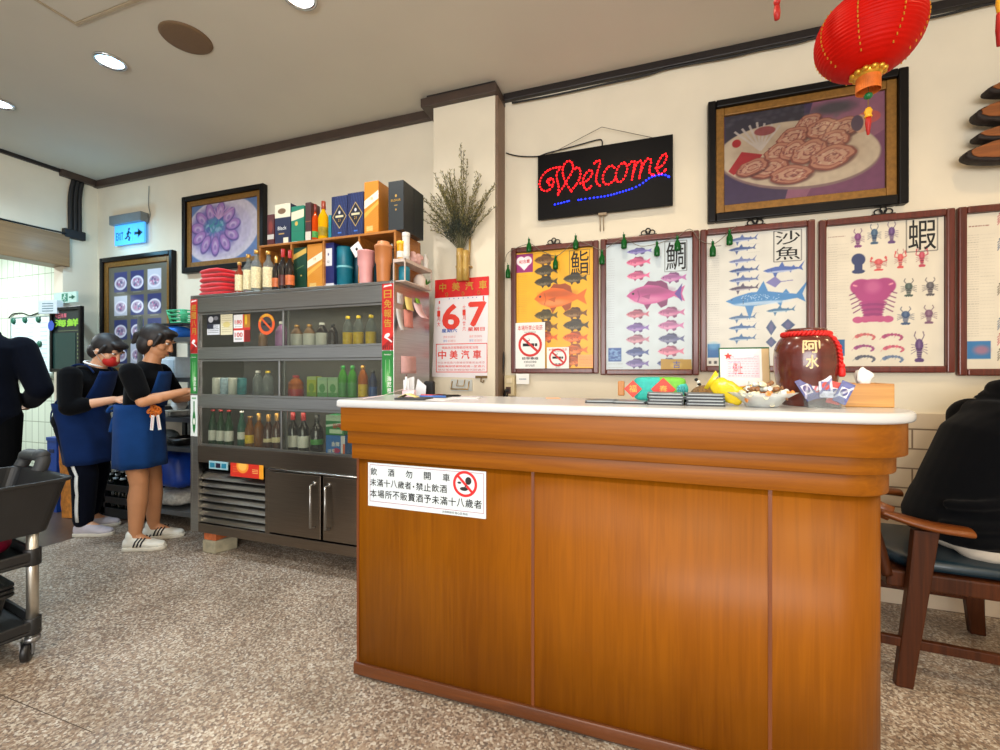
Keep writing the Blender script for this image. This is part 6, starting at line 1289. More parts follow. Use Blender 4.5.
# spirit bottles and wine in front of the first bay
for u, Y, h, r, bd, lb, lab in ((239.5, 2.135, .20, .026, G('pink spirit', (190, 90, 60), .4), lcr, 'small reddish liquor bottle with cream label, leftmost on the fridge'), (248.5, 2.14, .245, .030, clr, lcr, 'clear liquor bottle with cream label and gold cap, left of three'), (256.5, 2.125, .262, .031, clr, lcr, 'clear liquor bottle with cream label and gold cap, middle of three'), (268.5, 2.12, .245, .032, clr, lcr, 'clear liquor bottle with cream label and gold cap, right of three')):
    bottle(lab, (bw(u, Y), Y, FT_), h, r, 'spirit', bd, cgold, lb, (.08, .58), group='liquor bottles on the fridge')
for u, Y, h, r, cp, lb, lab in ((276.5, 2.135, .215, .026, cgold, pm('label orange', (206, 110, 60), var=.3), 'dark bottle with gold cap and orange label on the fridge'), (283, 2.125, .25, .027, cred, pm('label dark', (80, 30, 26), var=.3), 'dark red-capped wine bottle, left of two, on the fridge'), (290, 2.12, .235, .026, cred, pm('label orange', (206, 110, 60), var=.3), 'dark red-capped wine bottle, right of two, on the fridge')):
    bottle(lab, (bw(u, Y), Y, FT_), h, r, 'wine', dkw, cp, lb, (.1, .35), group='wine bottles on the fridge')
# tumblers in front of the fourth bay
def tumbler(label, u, Y, h, r, c, lid, lidc):
    x = bw(u, Y); t = thing('tumbler', label, 'tumbler', (x, Y, FT_)); 
    MB().lathe([(0, 0), (r * .72, 0), (r * .76, .005), (r * .84, h * .5), (r * .98, h * .58), (r, h * .95), (r * 1.03, h * .955), (r * 1.03, h), (r * .96, h), (r * .9, h * .6), (0, h * .55)], 24, (x, Y, FT_)).build('cup', mat('tumbler ' + str(c), c, .4, var=.03), t)
    if lid: MB().lathe([(r * 1.04, h * .96), (r * 1.05, h * 1.02), (r * .9, h * 1.05), (r * .7, h * 1.06), (r * .7, h * 1.13), (0, h * 1.14)], 20, (x, Y, FT_)).build('lid', mat('lid ' + str(lidc), lidc, .4), t)
    return x
tumbler('pink tumbler with a white card in it on the fridge', 366, 2.125, .185, .047, (228, 164, 164), False, None)
x = bw(361, 2.13); T = Matrix.Translation((x - .035, 2.135, FT_ + .16)) @ Matrix.Rotation(R(-32), 4, 'Y') @ Matrix.Rotation(R(90), 4, 'X')
tag(MB().box(-.005, .06, 0, .07, 0, .002, 0, T).box(.02, .035, .03, .045, .002, .0025, 1, T).build('white_card', [WHITE, K]), 'white card stuck in the pink tumbler', 'card')
tumbler('tan tumbler with a lid on the fridge', 383.5, 2.125, .20, .048, (196, 124, 70), True, (206, 140, 92))
bottle('small clear bottle just behind the tan tumbler', (bw(392, 2.2), 2.2, FT_), .235, .014, 'pet', clr, cwht, None)
# caddy at the right end: two wire trays with small things
cdx0, cdx1, cdy0, cdy1 = -1.352, -1.275, 2.125, 2.44; cdz = FT_ + .115
cdd = thing('side_caddy', 'small two-tier pale tray rack at the right end of the fridge top', 'rack', (cdx0, 2.3, FT_)); plw = pm('caddy white', (206, 190, 180), var=.05)
MB().box(cdx0, cdx1, cdy0, cdy1, cdz - .006, cdz).box(cdx1 - .004, cdx1, cdy0, cdy1, cdz, cdz + .012).box(cdx0, cdx1, cdy0, cdy0 + .004, cdz, cdz + .012).build('upper_tray', plw, cdd)
MB().box(cdx0, cdx1, cdy0, cdy1, FT_ + .0, FT_ + .006).build('lower_tray', plw, cdd)
for x, y in ((cdx0, cdy0), (cdx1 - .006, cdy0), (cdx0, cdy1 - .006), (cdx1 - .006, cdy1 - .006)): MB().box(x, x + .006, y, y + .006, FT_ + .006, cdz - .006).build('post', plw, cdd)
bottle('yellow pump bottle on the small rack beside the tumblers', (cdx0 + .028, 2.16, cdz), .115, .022, 'tube', pm('yellow jar', (226, 170, 20)), cyel, lwh, (.2, .5)); bottle('tall white spray can on the small rack', (cdx1 - .024, 2.175, cdz), .165, .021, 'tube', cwht, pm('cap grey white', (214, 214, 210)), lwh, (.2, .5), 'can', 'spray_can'); bottle('small white squeeze bottle at the back of the rack', (cdx1 - .024, 2.40, cdz), .10, .018, 'pet', cwht, cwht, None)
pk = MB(); rp_ = random.Random(4)
for k in range(16): pk.ell((cdx1 - .03 + rp_.uniform(-.012, .012), 2.30 + rp_.uniform(-.045, .045), cdz + .03 + rp_.uniform(-.012, .045)), (.02, .022, .016), 8, 6)
tag(pk.build('pink_cloth', pm('pink cloth', (232, 190, 186), rough=.8), None, mods=[('REMESH', .005), ('SMOOTH', 4)]), 'crumpled pink cloth heaped on the small rack', 'cloth')
bottle('short teal tin on the lower tray of the small rack', (cdx1 - .035, 2.175, FT_ + .006), .085, .032, 'can', tl, cat='can', name='drink_can')
tag(MB().lathe([(0, 0), (.033, 0), (.036, .01), (.036, .05), (.02, .075), (0, .08)], 18, (cdx1 - .036, 2.35, FT_ + .006)).build('white_bundle', pm('white wrap', (226, 214, 206), rough=.7), None), 'rounded white bundle on the lower tray of the small rack', 'bundle')
lv = MB(); 
for k in range(9): a = rp_.uniform(0, 6.28); p0 = Vector((cdx1 - .03, 2.415, FT_ + .03)); d = Vector((math.cos(a) * .6, math.sin(a) * .35, rp_.uniform(.2, 1))).normalized() * .05; s_ = d.cross(Vector((0, 0, 1))).normalized() * .009; lv.add([p0, p0 + d * .5 + s_, p0 + d, p0 + d * .5 - s_], [(0, 1, 2, 3)])
lv.lathe([(0, -.024), (.018, -.024), (.02, .0), (0, .0)], 12, (cdx1 - .03, 2.415, FT_ + .03), 1)
tag(lv.build('small_plant', [pm('leaf green', (70, 140, 40)), plw]), 'little green plant at the back of the small rack', 'plant')
# red cloths
crd = mat('red cloth', (206, 24, 36), .85, var=.08, scale=40, bump=.15, sheen=.3); rr_ = random.Random(9)
CLL = ['bottom', 'second', 'third', 'fourth', 'fifth', 'top']
for k in range(6):
    z = FT_ + .029 * k; w = .30 - .008 * k; x0 = -2.885 + rr_.uniform(-.008, .012) + .004 * k; vs = []; y0, y1 = 2.115 + rr_.uniform(0, .012), 2.36
    mb = MB(); M = Matrix.Translation((x0 + w / 2, (y0 + y1) / 2, z + .015)) @ Matrix.Rotation(rr_.uniform(-.05, .05), 4, 'Z')
    pillow(mb, w, y1 - y0, .0285, M, 0, .3, 40, 8)
    for i, v in enumerate(mb.v): v.z += .0025 * math.sin(v.x * 31 + k * 2) + (.012 * (k / 5) * math.cos((v.x + 2.73) * 9) if k > 2 else 0) - .004 * (k / 5)
    tag(mb.build('folded_cloth', crd), CLL[k] + ' red folded cloth of the pile on the left end of the fridge', 'cloth', 'folded red cloths on the fridge')
# ------------------------------------------------------------------ kitchen side
exit_sign('exit_sign', 'pale green sticker sign with running figure and arrow above the black menu board', EXB[0].x, EXB[1].x, EXB[0].z, EXB[1].z, 2.515, False, False)
def kx(u, Y): return at(u, 300, Y=Y).x
def kz(u, v, Y): return at(u, v, Y=Y).z
Yk = 2.775
x0, x1, zt, zb = kx(12, Yk), kx(52.5, Yk), kz(30, 317.5, Yk), kz(30, 373, Yk)
wbd = thing('whiteboard', 'white marker board with writing on the kitchen tiles', 'whiteboard', ((x0 + x1) / 2, Yk, zb)); M = wallM(x0, zb, Yk)
cv = Cv(x1 - x0, zt - zb, 260, (214, 232, 236)); w, h = cv.w, cv.h
for c in range(3): rows(cv, w * (.08 + .32 * c), w * (.24 + .32 * c), h * .12, h * .88, 11, (70, 110, 130), .55, .006)
cv.sheet('board_face', M @ Matrix.Translation((0, 0, .004)), wbd, [print_mat('board gloss', .2, .4)])
fb = MB(); frame_bars(fb, -.012, w + .012, -.012, h + .012, .012, -.01, .01, 0, M); fb.box(-.01, w + .01, -.05, -.012, -.01, .035, 0, M); fb.box(-.012, w + .012, -.012, h + .012, -.02, 0, 0, M); fb.build('frame', mat('board frame', (170, 180, 176), .35, .5), wbd)
MG = [(13.5, 321, 'green magnet at the top left corner of the whiteboard'), (25, 320, 'green magnet at the top of the whiteboard, second from left'), (38.5, 319.5, 'green magnet at the top of the whiteboard, third from left'), (39.5, 344, 'green magnet in the middle of the whiteboard'), (26.5, 346, 'pink magnet in the middle of the whiteboard')]
for u, v, l in MG:
    p = at(u, v, Y=Yk - .008); m_ = MB(); T = wallM(p.x, p.z, Yk - .0045); m_.lathe([(.034, 0), (.034, .008), (.024, .016), (0, .018)], 14, (0, 0, 0), 0, True, T)
    tag(m_.build('board_magnet', mat('magnet ' + l.split()[0], (20, 90, 70) if l[0] == 'g' else (200, 110, 150), .4)), l, 'magnet', 'magnets on the whiteboard')
cable('board_cable', [at(u, v, Y=2.79) for u, v in ((9, 318), (13, 314), (22, 313), (30, 315.5), (40, 312.5), (53, 313))], .006, 'dark cable running over the top of the whiteboard')
# papers under the whiteboard
a, b = at(35, 396.5, Y=2.79), at(50, 376.5, Y=2.79); cv = Cv(b.x - a.x, b.z - a.z, 260, (120, 130, 110)); cv.ell(cv.w * .5, cv.h * .55, cv.w * .3, cv.h * .3, (190, 180, 110), 1, 0, .5); cv.ell(cv.w * .3, cv.h * .25, cv.w * .2, cv.h * .15, (150, 60, 60), 1, 0, .6); cv.blotch(5, .7)
tag(cv.sheet('kitchen_poster', wallM(a.x, a.z, 2.79), None, [ink_m]), 'small colourful poster on the tiles under the whiteboard', 'poster'); bpy.data.objects['kitchen_poster'].modifiers.new('solid', 'SOLIDIFY').thickness = .006
MB_ = MB().box(kx(28, 2.78), kx(56, 2.78), 2.74, 2.80, kz(40, 376, 2.78), kz(40, 374.2, 2.78)); tag(MB_.build('kitchen_ledge', mat('ledge steel', (170, 180, 178), .3, .6)), 'narrow ledge on the tiles under the whiteboard', 'ledge')
# white notice box above menu board and black menu board
x0, x1 = kx(45, 2.45), kx(58.5, 2.45)
nb = MB(); M = Matrix.Translation(((x0 + x1) / 2, 2.44, kz(52, 314, 2.45))) @ Matrix.Rotation(R(10), 4, 'Z'); nb.box(-(x1 - x0) / 2, (x1 - x0) / 2, -.02, .03, 0, .12, 0, M)
for k in range(4): nb.box(-(x1 - x0) * .3, (x1 - x0) * .3, -.0212, -.02, .02 + .022 * k, .027 + .022 * k, 1, M)
tag(nb.build('notice_box', [mat('cool white card', (214, 226, 232), .5), mat('ink teal', (60, 110, 120), .6)], None, bevel=.002), 'white printed card box standing on the black menu board', 'card box')
x0, x1, zt, zb = kx(52, 2.46), kx(83, 2.46), kz(67, 307, 2.46), kz(67, 372, 2.46)
mbd = thing('menu_board', 'black framed menu board with bright green and pink lettering', 'menu board', ((x0 + x1) / 2, 2.46, zb)); M = wallM(x0, zb, 2.47); w, h = x1 - x0, zt - zb
fb = MB(); frame_bars(fb, 0, w, 0, h, .03, 0, .03, 0, M); fb.build('frame', ebony, mbd, bevel=.004)
fb = MB().box(.03, w - .03, .03, h - .03, 0, .015, 0, M)
for i, ch in enumerate('今日推薦'): fb.text(ch, .055 + .042 * i, .092 + .042 * i, h * .83, h * .91, .016, 1, M, .02)
fb.text('海鮮', .06, w - .05, h * .70, h * .81, .017, 2, M, .05, False)
fb.disc((.03, h * .72, .032), .045, 3, M)
fb.box(.10, w - .05, h * .63, h * .638, .015, .017, 4, M)
for k in range(7): fb.box(w - .07, w - .055, h * (.56 - .06 * k), h * (.59 - .06 * k), .015, .016, 4, M)
fb.box(.03, w - .09, .03, h * .6, .015, .018, 5, M)
fb.build('chalk_face', [mat('board black', (22, 34, 34), .4), mat('chalk pink', (226, 100, 120), .6), mat('chalk lime', (150, 216, 40), .6), mat('board blue dot', (40, 80, 190), .5), mat('chalk dim', (120, 130, 90), .7), mat('board green', (26, 62, 58), .35)], mbd)
MB().box(.1 * w, .9 * w, -.9, 0, -.02, .0, 0, M).build('stand', ebony, mbd)
# prep table and crates
tbx0, tbx1, tby0, tby1 = -4.70, -3.80, 2.38, 2.78
tb_ = thing('prep_table', 'dark steel work table along the wall behind the two staff', 'table', (-4.25, 2.58, 0)); tsd = mat('table dark steel', (70, 72, 76), .35, .8)
MB().box(tbx0, tbx1, tby0, tby1, .86, .90).build('table_top', tsd, tb_, bevel=.003)
for x in (tbx0 + .01, tbx1 - .05):
    for y in (tby0 + .01, tby1 - .05): MB().box(x, x + .04, y, y + .04, 0, .86).build('leg', tsd, tb_)
MB().box(tbx0 + .01, tbx1 - .01, tby0 + .02, tby1 - .02, .50, .52).build('under_shelf', tsd, tb_)
ck_ = mat('crate dark', (18, 20, 26), .5); cr_l = ['left dark bottle crate under the work table', 'right dark bottle crate under the work table']
CXS = [(-4.63, -4.26), (-4.23, -3.86)]
for i, (x0, x1) in enumerate(CXS):
    y0, y1 = 2.36, 2.66; m_ = MB(); m_.box(x0, x1, y0, y1, .01, .03)
    for z in (.03, .12, .22): m_.box(x0, x1, y0, y0 + .012, z, z + .05).box(x0, x1, y1 - .012, y1, z, z + .05).box(x0, x0 + .012, y0, y1, z, z + .05).box(x1 - .012, x1, y0, y1, z, z + .05)
    for x in (x0, x1 - .02):
        for y in (y0, y1 - .02): m_.box(x, x + .02, y, y + .02, .03, .27)
    tag(m_.build('bottle_crate', ck_), cr_l[i], 'crate', 'bottle crates under the work table')
db = pm('dark beer glass', (16, 26, 22), rough=.1, coat=.4); silv = pm('cap silver', (190, 200, 206), rough=.3, metal=.7); proto_b = None
for i, (x0, x1) in enumerate(CXS):
    for r_ in range(3):
        for c in range(4):
            loc = (x0 + .05 + .09 * c, 2.36 + .06 + .09 * r_, .031)
            if proto_b is None: proto_b = bottle('silver-capped dark bottle standing in the %s crate under the work table' % ('left', 'right')[i], loc, .28, .036, 'beer', db, silv, None, name='crate_bottle', group='bottles in the left crate')
            else:
                o = dup(proto_b, loc, 'silver-capped dark bottle standing in the %s crate under the work table' % ('left', 'right')[i]); o['group'] = 'bottles in the %s crate' % ('left', 'right')[i]
x0 = kx(54.5, 2.35)
bb_ = MB(); bb_.box(x0, x0 + .13, 2.30, 2.50, 0, .62).box(x0 - .005, x0 + .135, 2.295, 2.505, .60, .63).box(x0 + .03, x0 + .1, 2.297, 2.30, .50, .53, 1)
tag(bb_.build('blue_bin', [mat('blue plastic', (24, 70, 160), .4), mat('bin slot', (12, 30, 80), .5)], None, bevel=.006), 'narrow blue plastic bin by the kitchen opening', 'bin')
ob = MB(); rr3 = random.Random(3); P = []
for k in range(12): P.append((.09 + rr3.uniform(-.012, .012), .04 + .62 * k / 11))
for k in range(12): P.append((-.06 + rr3.uniform(-.008, .008), .66 - .62 * k / 11))
xo = kx(68, 2.25); T = Matrix.Translation((xo, 2.27, -.037)) @ Matrix.Rotation(R(90), 4, 'X') @ Matrix.Rotation(R(4), 4, 'Z'); ob.prism(P, -.03, .03, 0, T)
tag(ob.build('cardboard_stack', mat('orange cardboard', (190, 116, 34), .8, var=.35, scale=25)), 'ragged orange-brown folded cardboard leaning beside the blue bin', 'cardboard')
# rack left of the fridge
before_rack = set(bpy.data.objects)
rkx0, rkx1, rky0, rky1 = -3.39, -2.53, 2.34, 2.76
rk = thing('steel_rack', 'steel shelf rack with crockery between waitress and fridge', 'rack', (-3.16, 2.55, 0)); rks = mat('rack steel', (130, 134, 138), .35, .8)
for z in (.14, .62, .84, 1.14, 1.44): MB().box(rkx0, rkx1, rky0, rky1, z - .012, z).box(rkx0, rkx1, rky0 - .004, rky0, z - .03, z + .004).build('shelf_board', rks, rk)
for x in (rkx0, rkx1 - .025):
    for y in (rky0, rky1 - .025): MB().box(x, x + .025, y, y + .025, 0, 1.62).build('upright', rks, rk)
china = pm('china', (230, 228, 222), rough=.2)
for k in range(5):
    zb_ = .84 + .006 * k if k < 3 else 0
for k in range(4): tag(MB().lathe([(0, 0), (.05, 0), (.06, .006), (.10, .016), (.105, .018), (.06, .01), (0, .008)], 24, (-3.07, 2.44, .84 + .010 * k)).build('plate', china), ['bottom', 'second', 'third', 'top'][k] + ' white plate of the pile at the waitress\'s hand', 'plate', 'white plates on the rack')
for k in range(3): tag(MB().lathe([(0, 0), (.035, 0), (.04, .008), (.058, .045), (.055, .045), (.036, .012), (0, .008)], 24, (-3.07, 2.44, .889 + .017 * k)).build('bowl', china), ['lowest', 'middle', 'uppermost'][k] + ' white bowl stacked on the plates by the fridge', 'bowl', 'white bowls on the plates')
tag(MB().lathe([(0, 0), (.06, 0), (.10, .05), (.11, .06), (.10, .058), (.055, .01), (0, .01)], 24, (-3.04, 2.46, .62)).build('steel_basin', steel), 'steel basin lying on the rack shelf under the plates', 'basin')
tag(MB().ell((-3.23, 2.46, .675), (.10, .07, .055), 16, 10).build('wrapped_bundle', pm('grey plastic wrap', (120, 126, 126), rough=.3, var=.3)), 'grey plastic wrapped bundle on the rack under the plates', 'bundle')
bag = MB(); pillow(bag, .36, .30, .28, Matrix.Translation((-3.14, 2.50, .42)), 0, .5, 40, 20); rb = random.Random(8)
for v in bag.v: v += Vector((rb.uniform(-.004, .004), 0, rb.uniform(-.004, .004))); v.x += .03 * math.sin(v.z * 9)
tag(bag.build('blue_bag', mat('blue bag', (20, 66, 170), .4, var=.15, scale=12, bump=.2)), 'bulging blue plastic bag low on the rack beside the fridge', 'bag')
wb_ = MB(); pillow(wb_, .38, .28, .125, Matrix.Translation((-3.15, 2.50, .205)), 0, .6, 40, 16)
for v in wb_.v: v += Vector((rb.uniform(-.006, .006), rb.uniform(-.006, .006), rb.uniform(-.004, .004)))
tag(wb_.build('clear_bag', pm('clear plastic bag', (186, 184, 176), rough=.25, var=.25, scale=50, coat=.4)), 'crumpled pale plastic bag on the bottom rack shelf under the blue bag', 'bag')
rx = (-3.30, -2.97)
tag(MB().box(-3.18, -3.0, 2.36, 2.5, 1.14, 1.30).box(-3.17, -3.01, 2.355, 2.36, 1.16, 1.28, 1).build('paper_bundle', [mat('cool white card', (214, 226, 232), .5), mat('pale blue card', (190, 212, 226), .5)], None, bevel=.004), 'pale stack of paper sleeves on the rack beside the waitress\'s face', 'paper')
bl = MB(); pillow(bl, .20, .14, .10, Matrix.Translation((-3.08, 2.43, 1.49)), 0, .6, 30, 14); tag(bl.build('blue_cloth', mat('bright blue cloth', (30, 110, 210), .7, var=.12, scale=20)), 'bright blue cloth bundle on the upper rack shelf', 'cloth')
gbk = MB(); gx, gy, gz = -3.03, 2.45, 1.56
tag(MB().box(-3.16, -2.93, 2.36, 2.6, 1.542, 1.556).build('tray', tsd, None), 'dark tray lying across the blue cloth under the green basket', 'tray')
for k in range(4): gbk.tube([(gx + q[0] * (1 + .1 * k), gy + q[1] * (1 + .1 * k), gz + .005 + .03 * k) for q in rounded(-.075, .075, -.06, .06, .02, 4)], .006, 6, closed=True)
for k in range(28): q = rounded(-.075, .075, -.06, .06, .02, 6)[k]; gbk.tube([(gx + q[0], gy + q[1], gz + .005), (gx + q[0] * 1.3, gy + q[1] * 1.3, gz + .095)], .005, 5)
gbk.box(gx - .07, gx + .07, gy - .055, gy + .055, gz - .002, gz + .006)
tag(gbk.build('green_basket', mat('green plastic', (70, 180, 130), .4)), 'small green plastic basket on top of the rack', 'basket')
tag(MB().box(-3.25, -3.10, 2.36, 2.48, .8401, .905).build('red_box', pm('red card', (150, 24, 44)), None, bevel=.004), 'dark red box on the rack behind the bowls', 'box') if False else None
# the rack and everything on it stand clear of the fridge, behind the waitress
for o in set(bpy.data.objects) - before_rack:
    if o.parent is None: o.location.x -= .40
# cart -----------------------------------------------------------------------------
ang = R(-8); CM = Matrix.Translation((-2.415, 1.10, 0)) @ Matrix.Rotation(ang, 4, 'Z')
crt = thing('service_cart', 'black three-tier plastic service cart with deep top tub at the left edge', 'cart', (-2.65, .7, 0))
cbk = mat('cart black', (24, 25, 27), .45, var=.15, scale=20); alu = mat('aluminium post', (186, 182, 172), .3, .9, var=.08)
cw, cl_ = .46, .82
def tray(z, lip, nm, x0=-cw, x1=.02, y0=-cl_, y1=.02):
    m_ = MB(); m_.box(x0, x1, y0, y1, z, z + .015, 0, CM); t_ = .012
    m_.box(x0, x1, y0, y0 + t_, z + .015, z + lip, 0, CM).box(x0, x1, y1 - t_, y1, z + .015, z + lip, 0, CM).box(x0, x0 + t_, y0 + t_, y1 - t_, z + .015, z + lip, 0, CM).box(x1 - t_, x1, y0 + t_, y1 - t_, z + .015, z + lip, 0, CM)
    return m_.build(nm, cbk, crt, bevel=.006)
tray(.115, .055, 'bottom_shelf'); tray(.40, .055, 'middle_shelf')
for x, y in ((0, 0), (-cw + .02, 0), (0, -cl_ + .02), (-cw + .02, -cl_ + .02)):
    po = MB().tube([(x - .004, y, .10), (x - .004, y, .56)], .019, 14, 0, CM); pp = po.build('post', alu, crt)
    for z in (.11, .395): MB().lathe([(.026, z), (.027, z + .002), (.027, z + .066), (.026, z + .068)], 14, (x - .004, y, 0), 0, True, CM).build('sleeve', cbk, pp)
    ca_ = MB(); ca_.lathe([(0, .10), (.024, .10), (.026, .09), (.024, .08), (0, .08)], 14, (x - .004, y, 0), 1, True, CM)
    Wm = CM @ Matrix.Translation((x - .016, y - .012, .04)) @ Matrix.Rotation(R(55), 4, 'Z') @ Matrix.Rotation(R(90), 4, 'Y')
    ca_.lathe([(0, -.014), (.03, -.014), (.04, -.010), (.04, .010), (.03, .014), (0, .014)], 20, (0, 0, 0), 0, True, Wm).lathe([(0, -.018), (.012, -.018), (.012, .018), (0, .018)], 12, (0, 0, 0), 1, True, Wm)
    for s_ in (-1, 1): ca_.box(-.045, .012, -.012, .012, s_ * .018 - .002, s_ * .018 + .002, 1, Wm)
    ca_.build('caster', [mat('caster black', (22, 22, 24), .4), mat('caster steel', (150, 152, 155), .3, .9)], crt)
tubm = MB(); o1 = [(-cw - .0, -cl_ - .05), (.045, -cl_ - .05), (.045, .10), (-cw, .10)]
def ringq(s0, z): cx, cy = -cw / 2 + .02, -cl_ / 2 + .02; return [(cx + (x - cx) * s0, cy + (y - cy) * s0, z) for x, y in rounded(-cw - .02, .055, -cl_ - .06, .115, .04, 5)]
R0, R1, R2, R3, R4 = ringq(.86, .525), ringq(.97, .728), ringq(1.0, .728), ringq(1.0, .742), ringq(.955, .742)
R5 = ringq(.84, .55); vs = R0 + R1 + R2 + R3 + R4 + R5; n = len(R0); fs = []
for j in range(5):
    for i in range(n): fs.append((j * n + i, j * n + (i + 1) % n, (j + 1) * n + (i + 1) % n, (j + 1) * n + i))
fs.append(tuple(reversed(range(n)))); fs.append(tuple(range(5 * n, 6 * n)))
tubm.add(vs, fs, 0, False, CM); tubm.build('tub', cbk, crt, bevel=.004)
hd = MB(); hd.tube(catmull([(-cw + .03, .085, .74), (-cw + .03, .10, .775), (-cw + .06, .10, .80), (-cw / 2, .10, .806), (-.27, .10, .81), (-.225, .10, .79), (-.22, .085, .74)], 6), .026, 12, 0, CM); hd.build('handle', mat('cart handle', (44, 46, 48), .6), crt)
dv = MB().box(-cw + .03, .0, -.42, -.41, .55, .70, 0, CM); dv.build('divider', cbk, crt)
# bowls lying in the tub, red bag, black boxes on the shelves
for k, (x, y) in enumerate(((-.12, -.10), (-.27, -.12), (-.13, -.27))):
    p = CM @ Vector((x, y, .551)); tag(MB().lathe([(0, 0), (.04, 0), (.065, .06), (.062, .06), (.036, .01), (0, .01)], 20, p).build('black_bowl', mat('melamine black', (30, 31, 34), .25)), ['black bowl in the cart tub nearest its right corner', 'black bowl in the cart tub at the left', 'black bowl in the cart tub nearer the camera'][k], 'bowl', 'black bowls in the cart tub')
rg2 = MB(); p = CM @ Vector((-.20, -.12, .505)); pillow(rg2, .22, .3, .18, CM @ Matrix.Translation((-.22, -.16, .505)), 0, .45, 36, 16)
tag(rg2.build('red_bag', mat('crimson bag', (150, 14, 56), .5, var=.12, scale=12)), 'crimson bag on the middle shelf of the cart', 'bag')
tag(MB().box(-.16, -.06, .0, .0, 0, 0).build('x', cbk), 'x', 'x') if False else None
def bin_(z, lab, sc=1.0):
    cx, cy = -.235, -.26; q = lambda s, zz: [(cx + x * s, cy + y * s, zz) for x, y in rounded(-.15, .15, -.22, .22, .03, 4)]
    vs = []; fs = []; L = [q(.86, z), q(.98, z + .13), q(1.07, z + .13), q(1.07, z + .142), q(.95, z + .142), q(.83, z + .012)]; n = len(L[0])
    for l in L: vs += l
    for j in range(5):
        for i in range(n): fs.append((j * n + i, j * n + (i + 1) % n, (j + 1) * n + (i + 1) % n, (j + 1) * n + i))
    fs.append(tuple(reversed(range(n)))); fs.append(tuple(range(5 * n, 6 * n)))
    tag(MB().add(vs, fs, 0, False, CM).build('black_box', cbk, None, bevel=.003), lab, 'box', 'nested black boxes on the cart')
bin_(.131, 'lowest of three nested black boxes on the bottom cart shelf'); bin_(.15, 'middle of three nested black boxes on the bottom cart shelf'); bin_(.169, 'uppermost of three nested black boxes on the bottom cart shelf')
# ------------------------------------------------------------------ people
V = Vector
def hand(mb, wrist, d, nrm, side, curl=.5, s=1.0):
    """wrist point, pointing direction d, palm-facing normal nrm, side=+1 if the thumb leaves towards d x nrm"""
    d = V(d).normalized(); nrm = (V(nrm) - d * V(nrm).dot(d)).normalized(); sd = d.cross(nrm).normalized() * side
    w = V(wrist)
    mb.loft([(w, sd * .024 * s, nrm * .017 * s), (w + d * .03 * s, sd * .034 * s, nrm * .016 * s), (w + d * .065 * s, sd * .040 * s, nrm * .015 * s), (w + d * .088 * s, sd * .036 * s, nrm * .012 * s)], 14)
    for k, (off, L) in enumerate(((.029, .062), (.010, .072), (-.009, .067), (-.027, .052))):
        b = w + d * (.078 - .004 * abs(k - 1)) * s + sd * off * s; c = curl * (1 + .1 * k)
        d1 = (d * math.cos(c * .5) + nrm * math.sin(c * .5)).normalized(); d2 = (d * math.cos(c * 1.2) + nrm * math.sin(c * 1.2)).normalized(); d3 = (d * math.cos(c * 1.8) + nrm * math.sin(c * 1.8)).normalized()
        p1 = b + d1 * L * .48 * s; p2 = p1 + d2 * L * .32 * s; p3 = p2 + d3 * L * .22 * s
        mb.cap(b - d * .012 * s, p1, .0092 * s, .0085 * s, 10).cap(p1, p2, .0086 * s, .0078 * s, 10).cap(p2, p3, .0078 * s, .0068 * s, 10)
    t0 = w + d * .022 * s + sd * .026 * s; t1 = t0 + (d * .6 + sd * .7 + nrm * .25).normalized() * .036 * s; t2 = t1 + (d * .9 + sd * .2 + nrm * .35).normalized() * .034 * s
    mb.cap(t0, t1, .013 * s, .0105 * s, 10).cap(t1, t2, .0105 * s, .008 * s, 10)
def fwd(pitch): return V((math.cos(pitch), 0, -math.sin(pitch)))
def head(mb, c, f, s=1.0):
    """c centre of the head, f facing direction"""
    f = V(f).normalized(); l = V((0, 0, 1)).cross(f).normalized(); u = f.cross(l).normalized(); Rm = Matrix((f, l, u)).transposed()
    P = lambda x, y, z: V(c) + (f * x + l * y + u * z) * s
    mb.ell(P(-.012, 0, .02), (.094 * s, .074 * s, .092 * s), 20, 14, 0, None, Rm)
    mb.ell(P(.02, 0, -.045), (.066 * s, .058 * s, .066 * s), 18, 12, 0, None, Rm); mb.ell(P(.052, 0, -.082), (.03 * s, .032 * s, .022 * s), 12, 8, 0, None, Rm)
    mb.cap(P(.082, 0, .012), P(.098, 0, -.03), .009 * s, .013 * s, 8); mb.ell(P(.09, .011, -.034), (.012 * s, .008 * s, .008 * s), 8, 6, 0, None, Rm); mb.ell(P(.09, -.011, -.034), (.012 * s, .008 * s, .008 * s), 8, 6, 0, None, Rm)
    for y in (-1, 1):
        mb.ell(P(-.012, y * .074, -.012), (.018 * s, .009 * s, .030 * s), 10, 8, 0, None, Rm); mb.ell(P(.045, y * .042, -.025), (.03 * s, .022 * s, .022 * s), 10, 8, 0, None, Rm); mb.ell(P(.072, y * .03, .03), (.018 * s, .026 * s, .010 * s), 10, 8, 0, None, Rm)
    mb.ell(P(.078, 0, -.058), (.012 * s, .022 * s, .008 * s), 10, 6, 0, None, Rm)
    return P, Rm
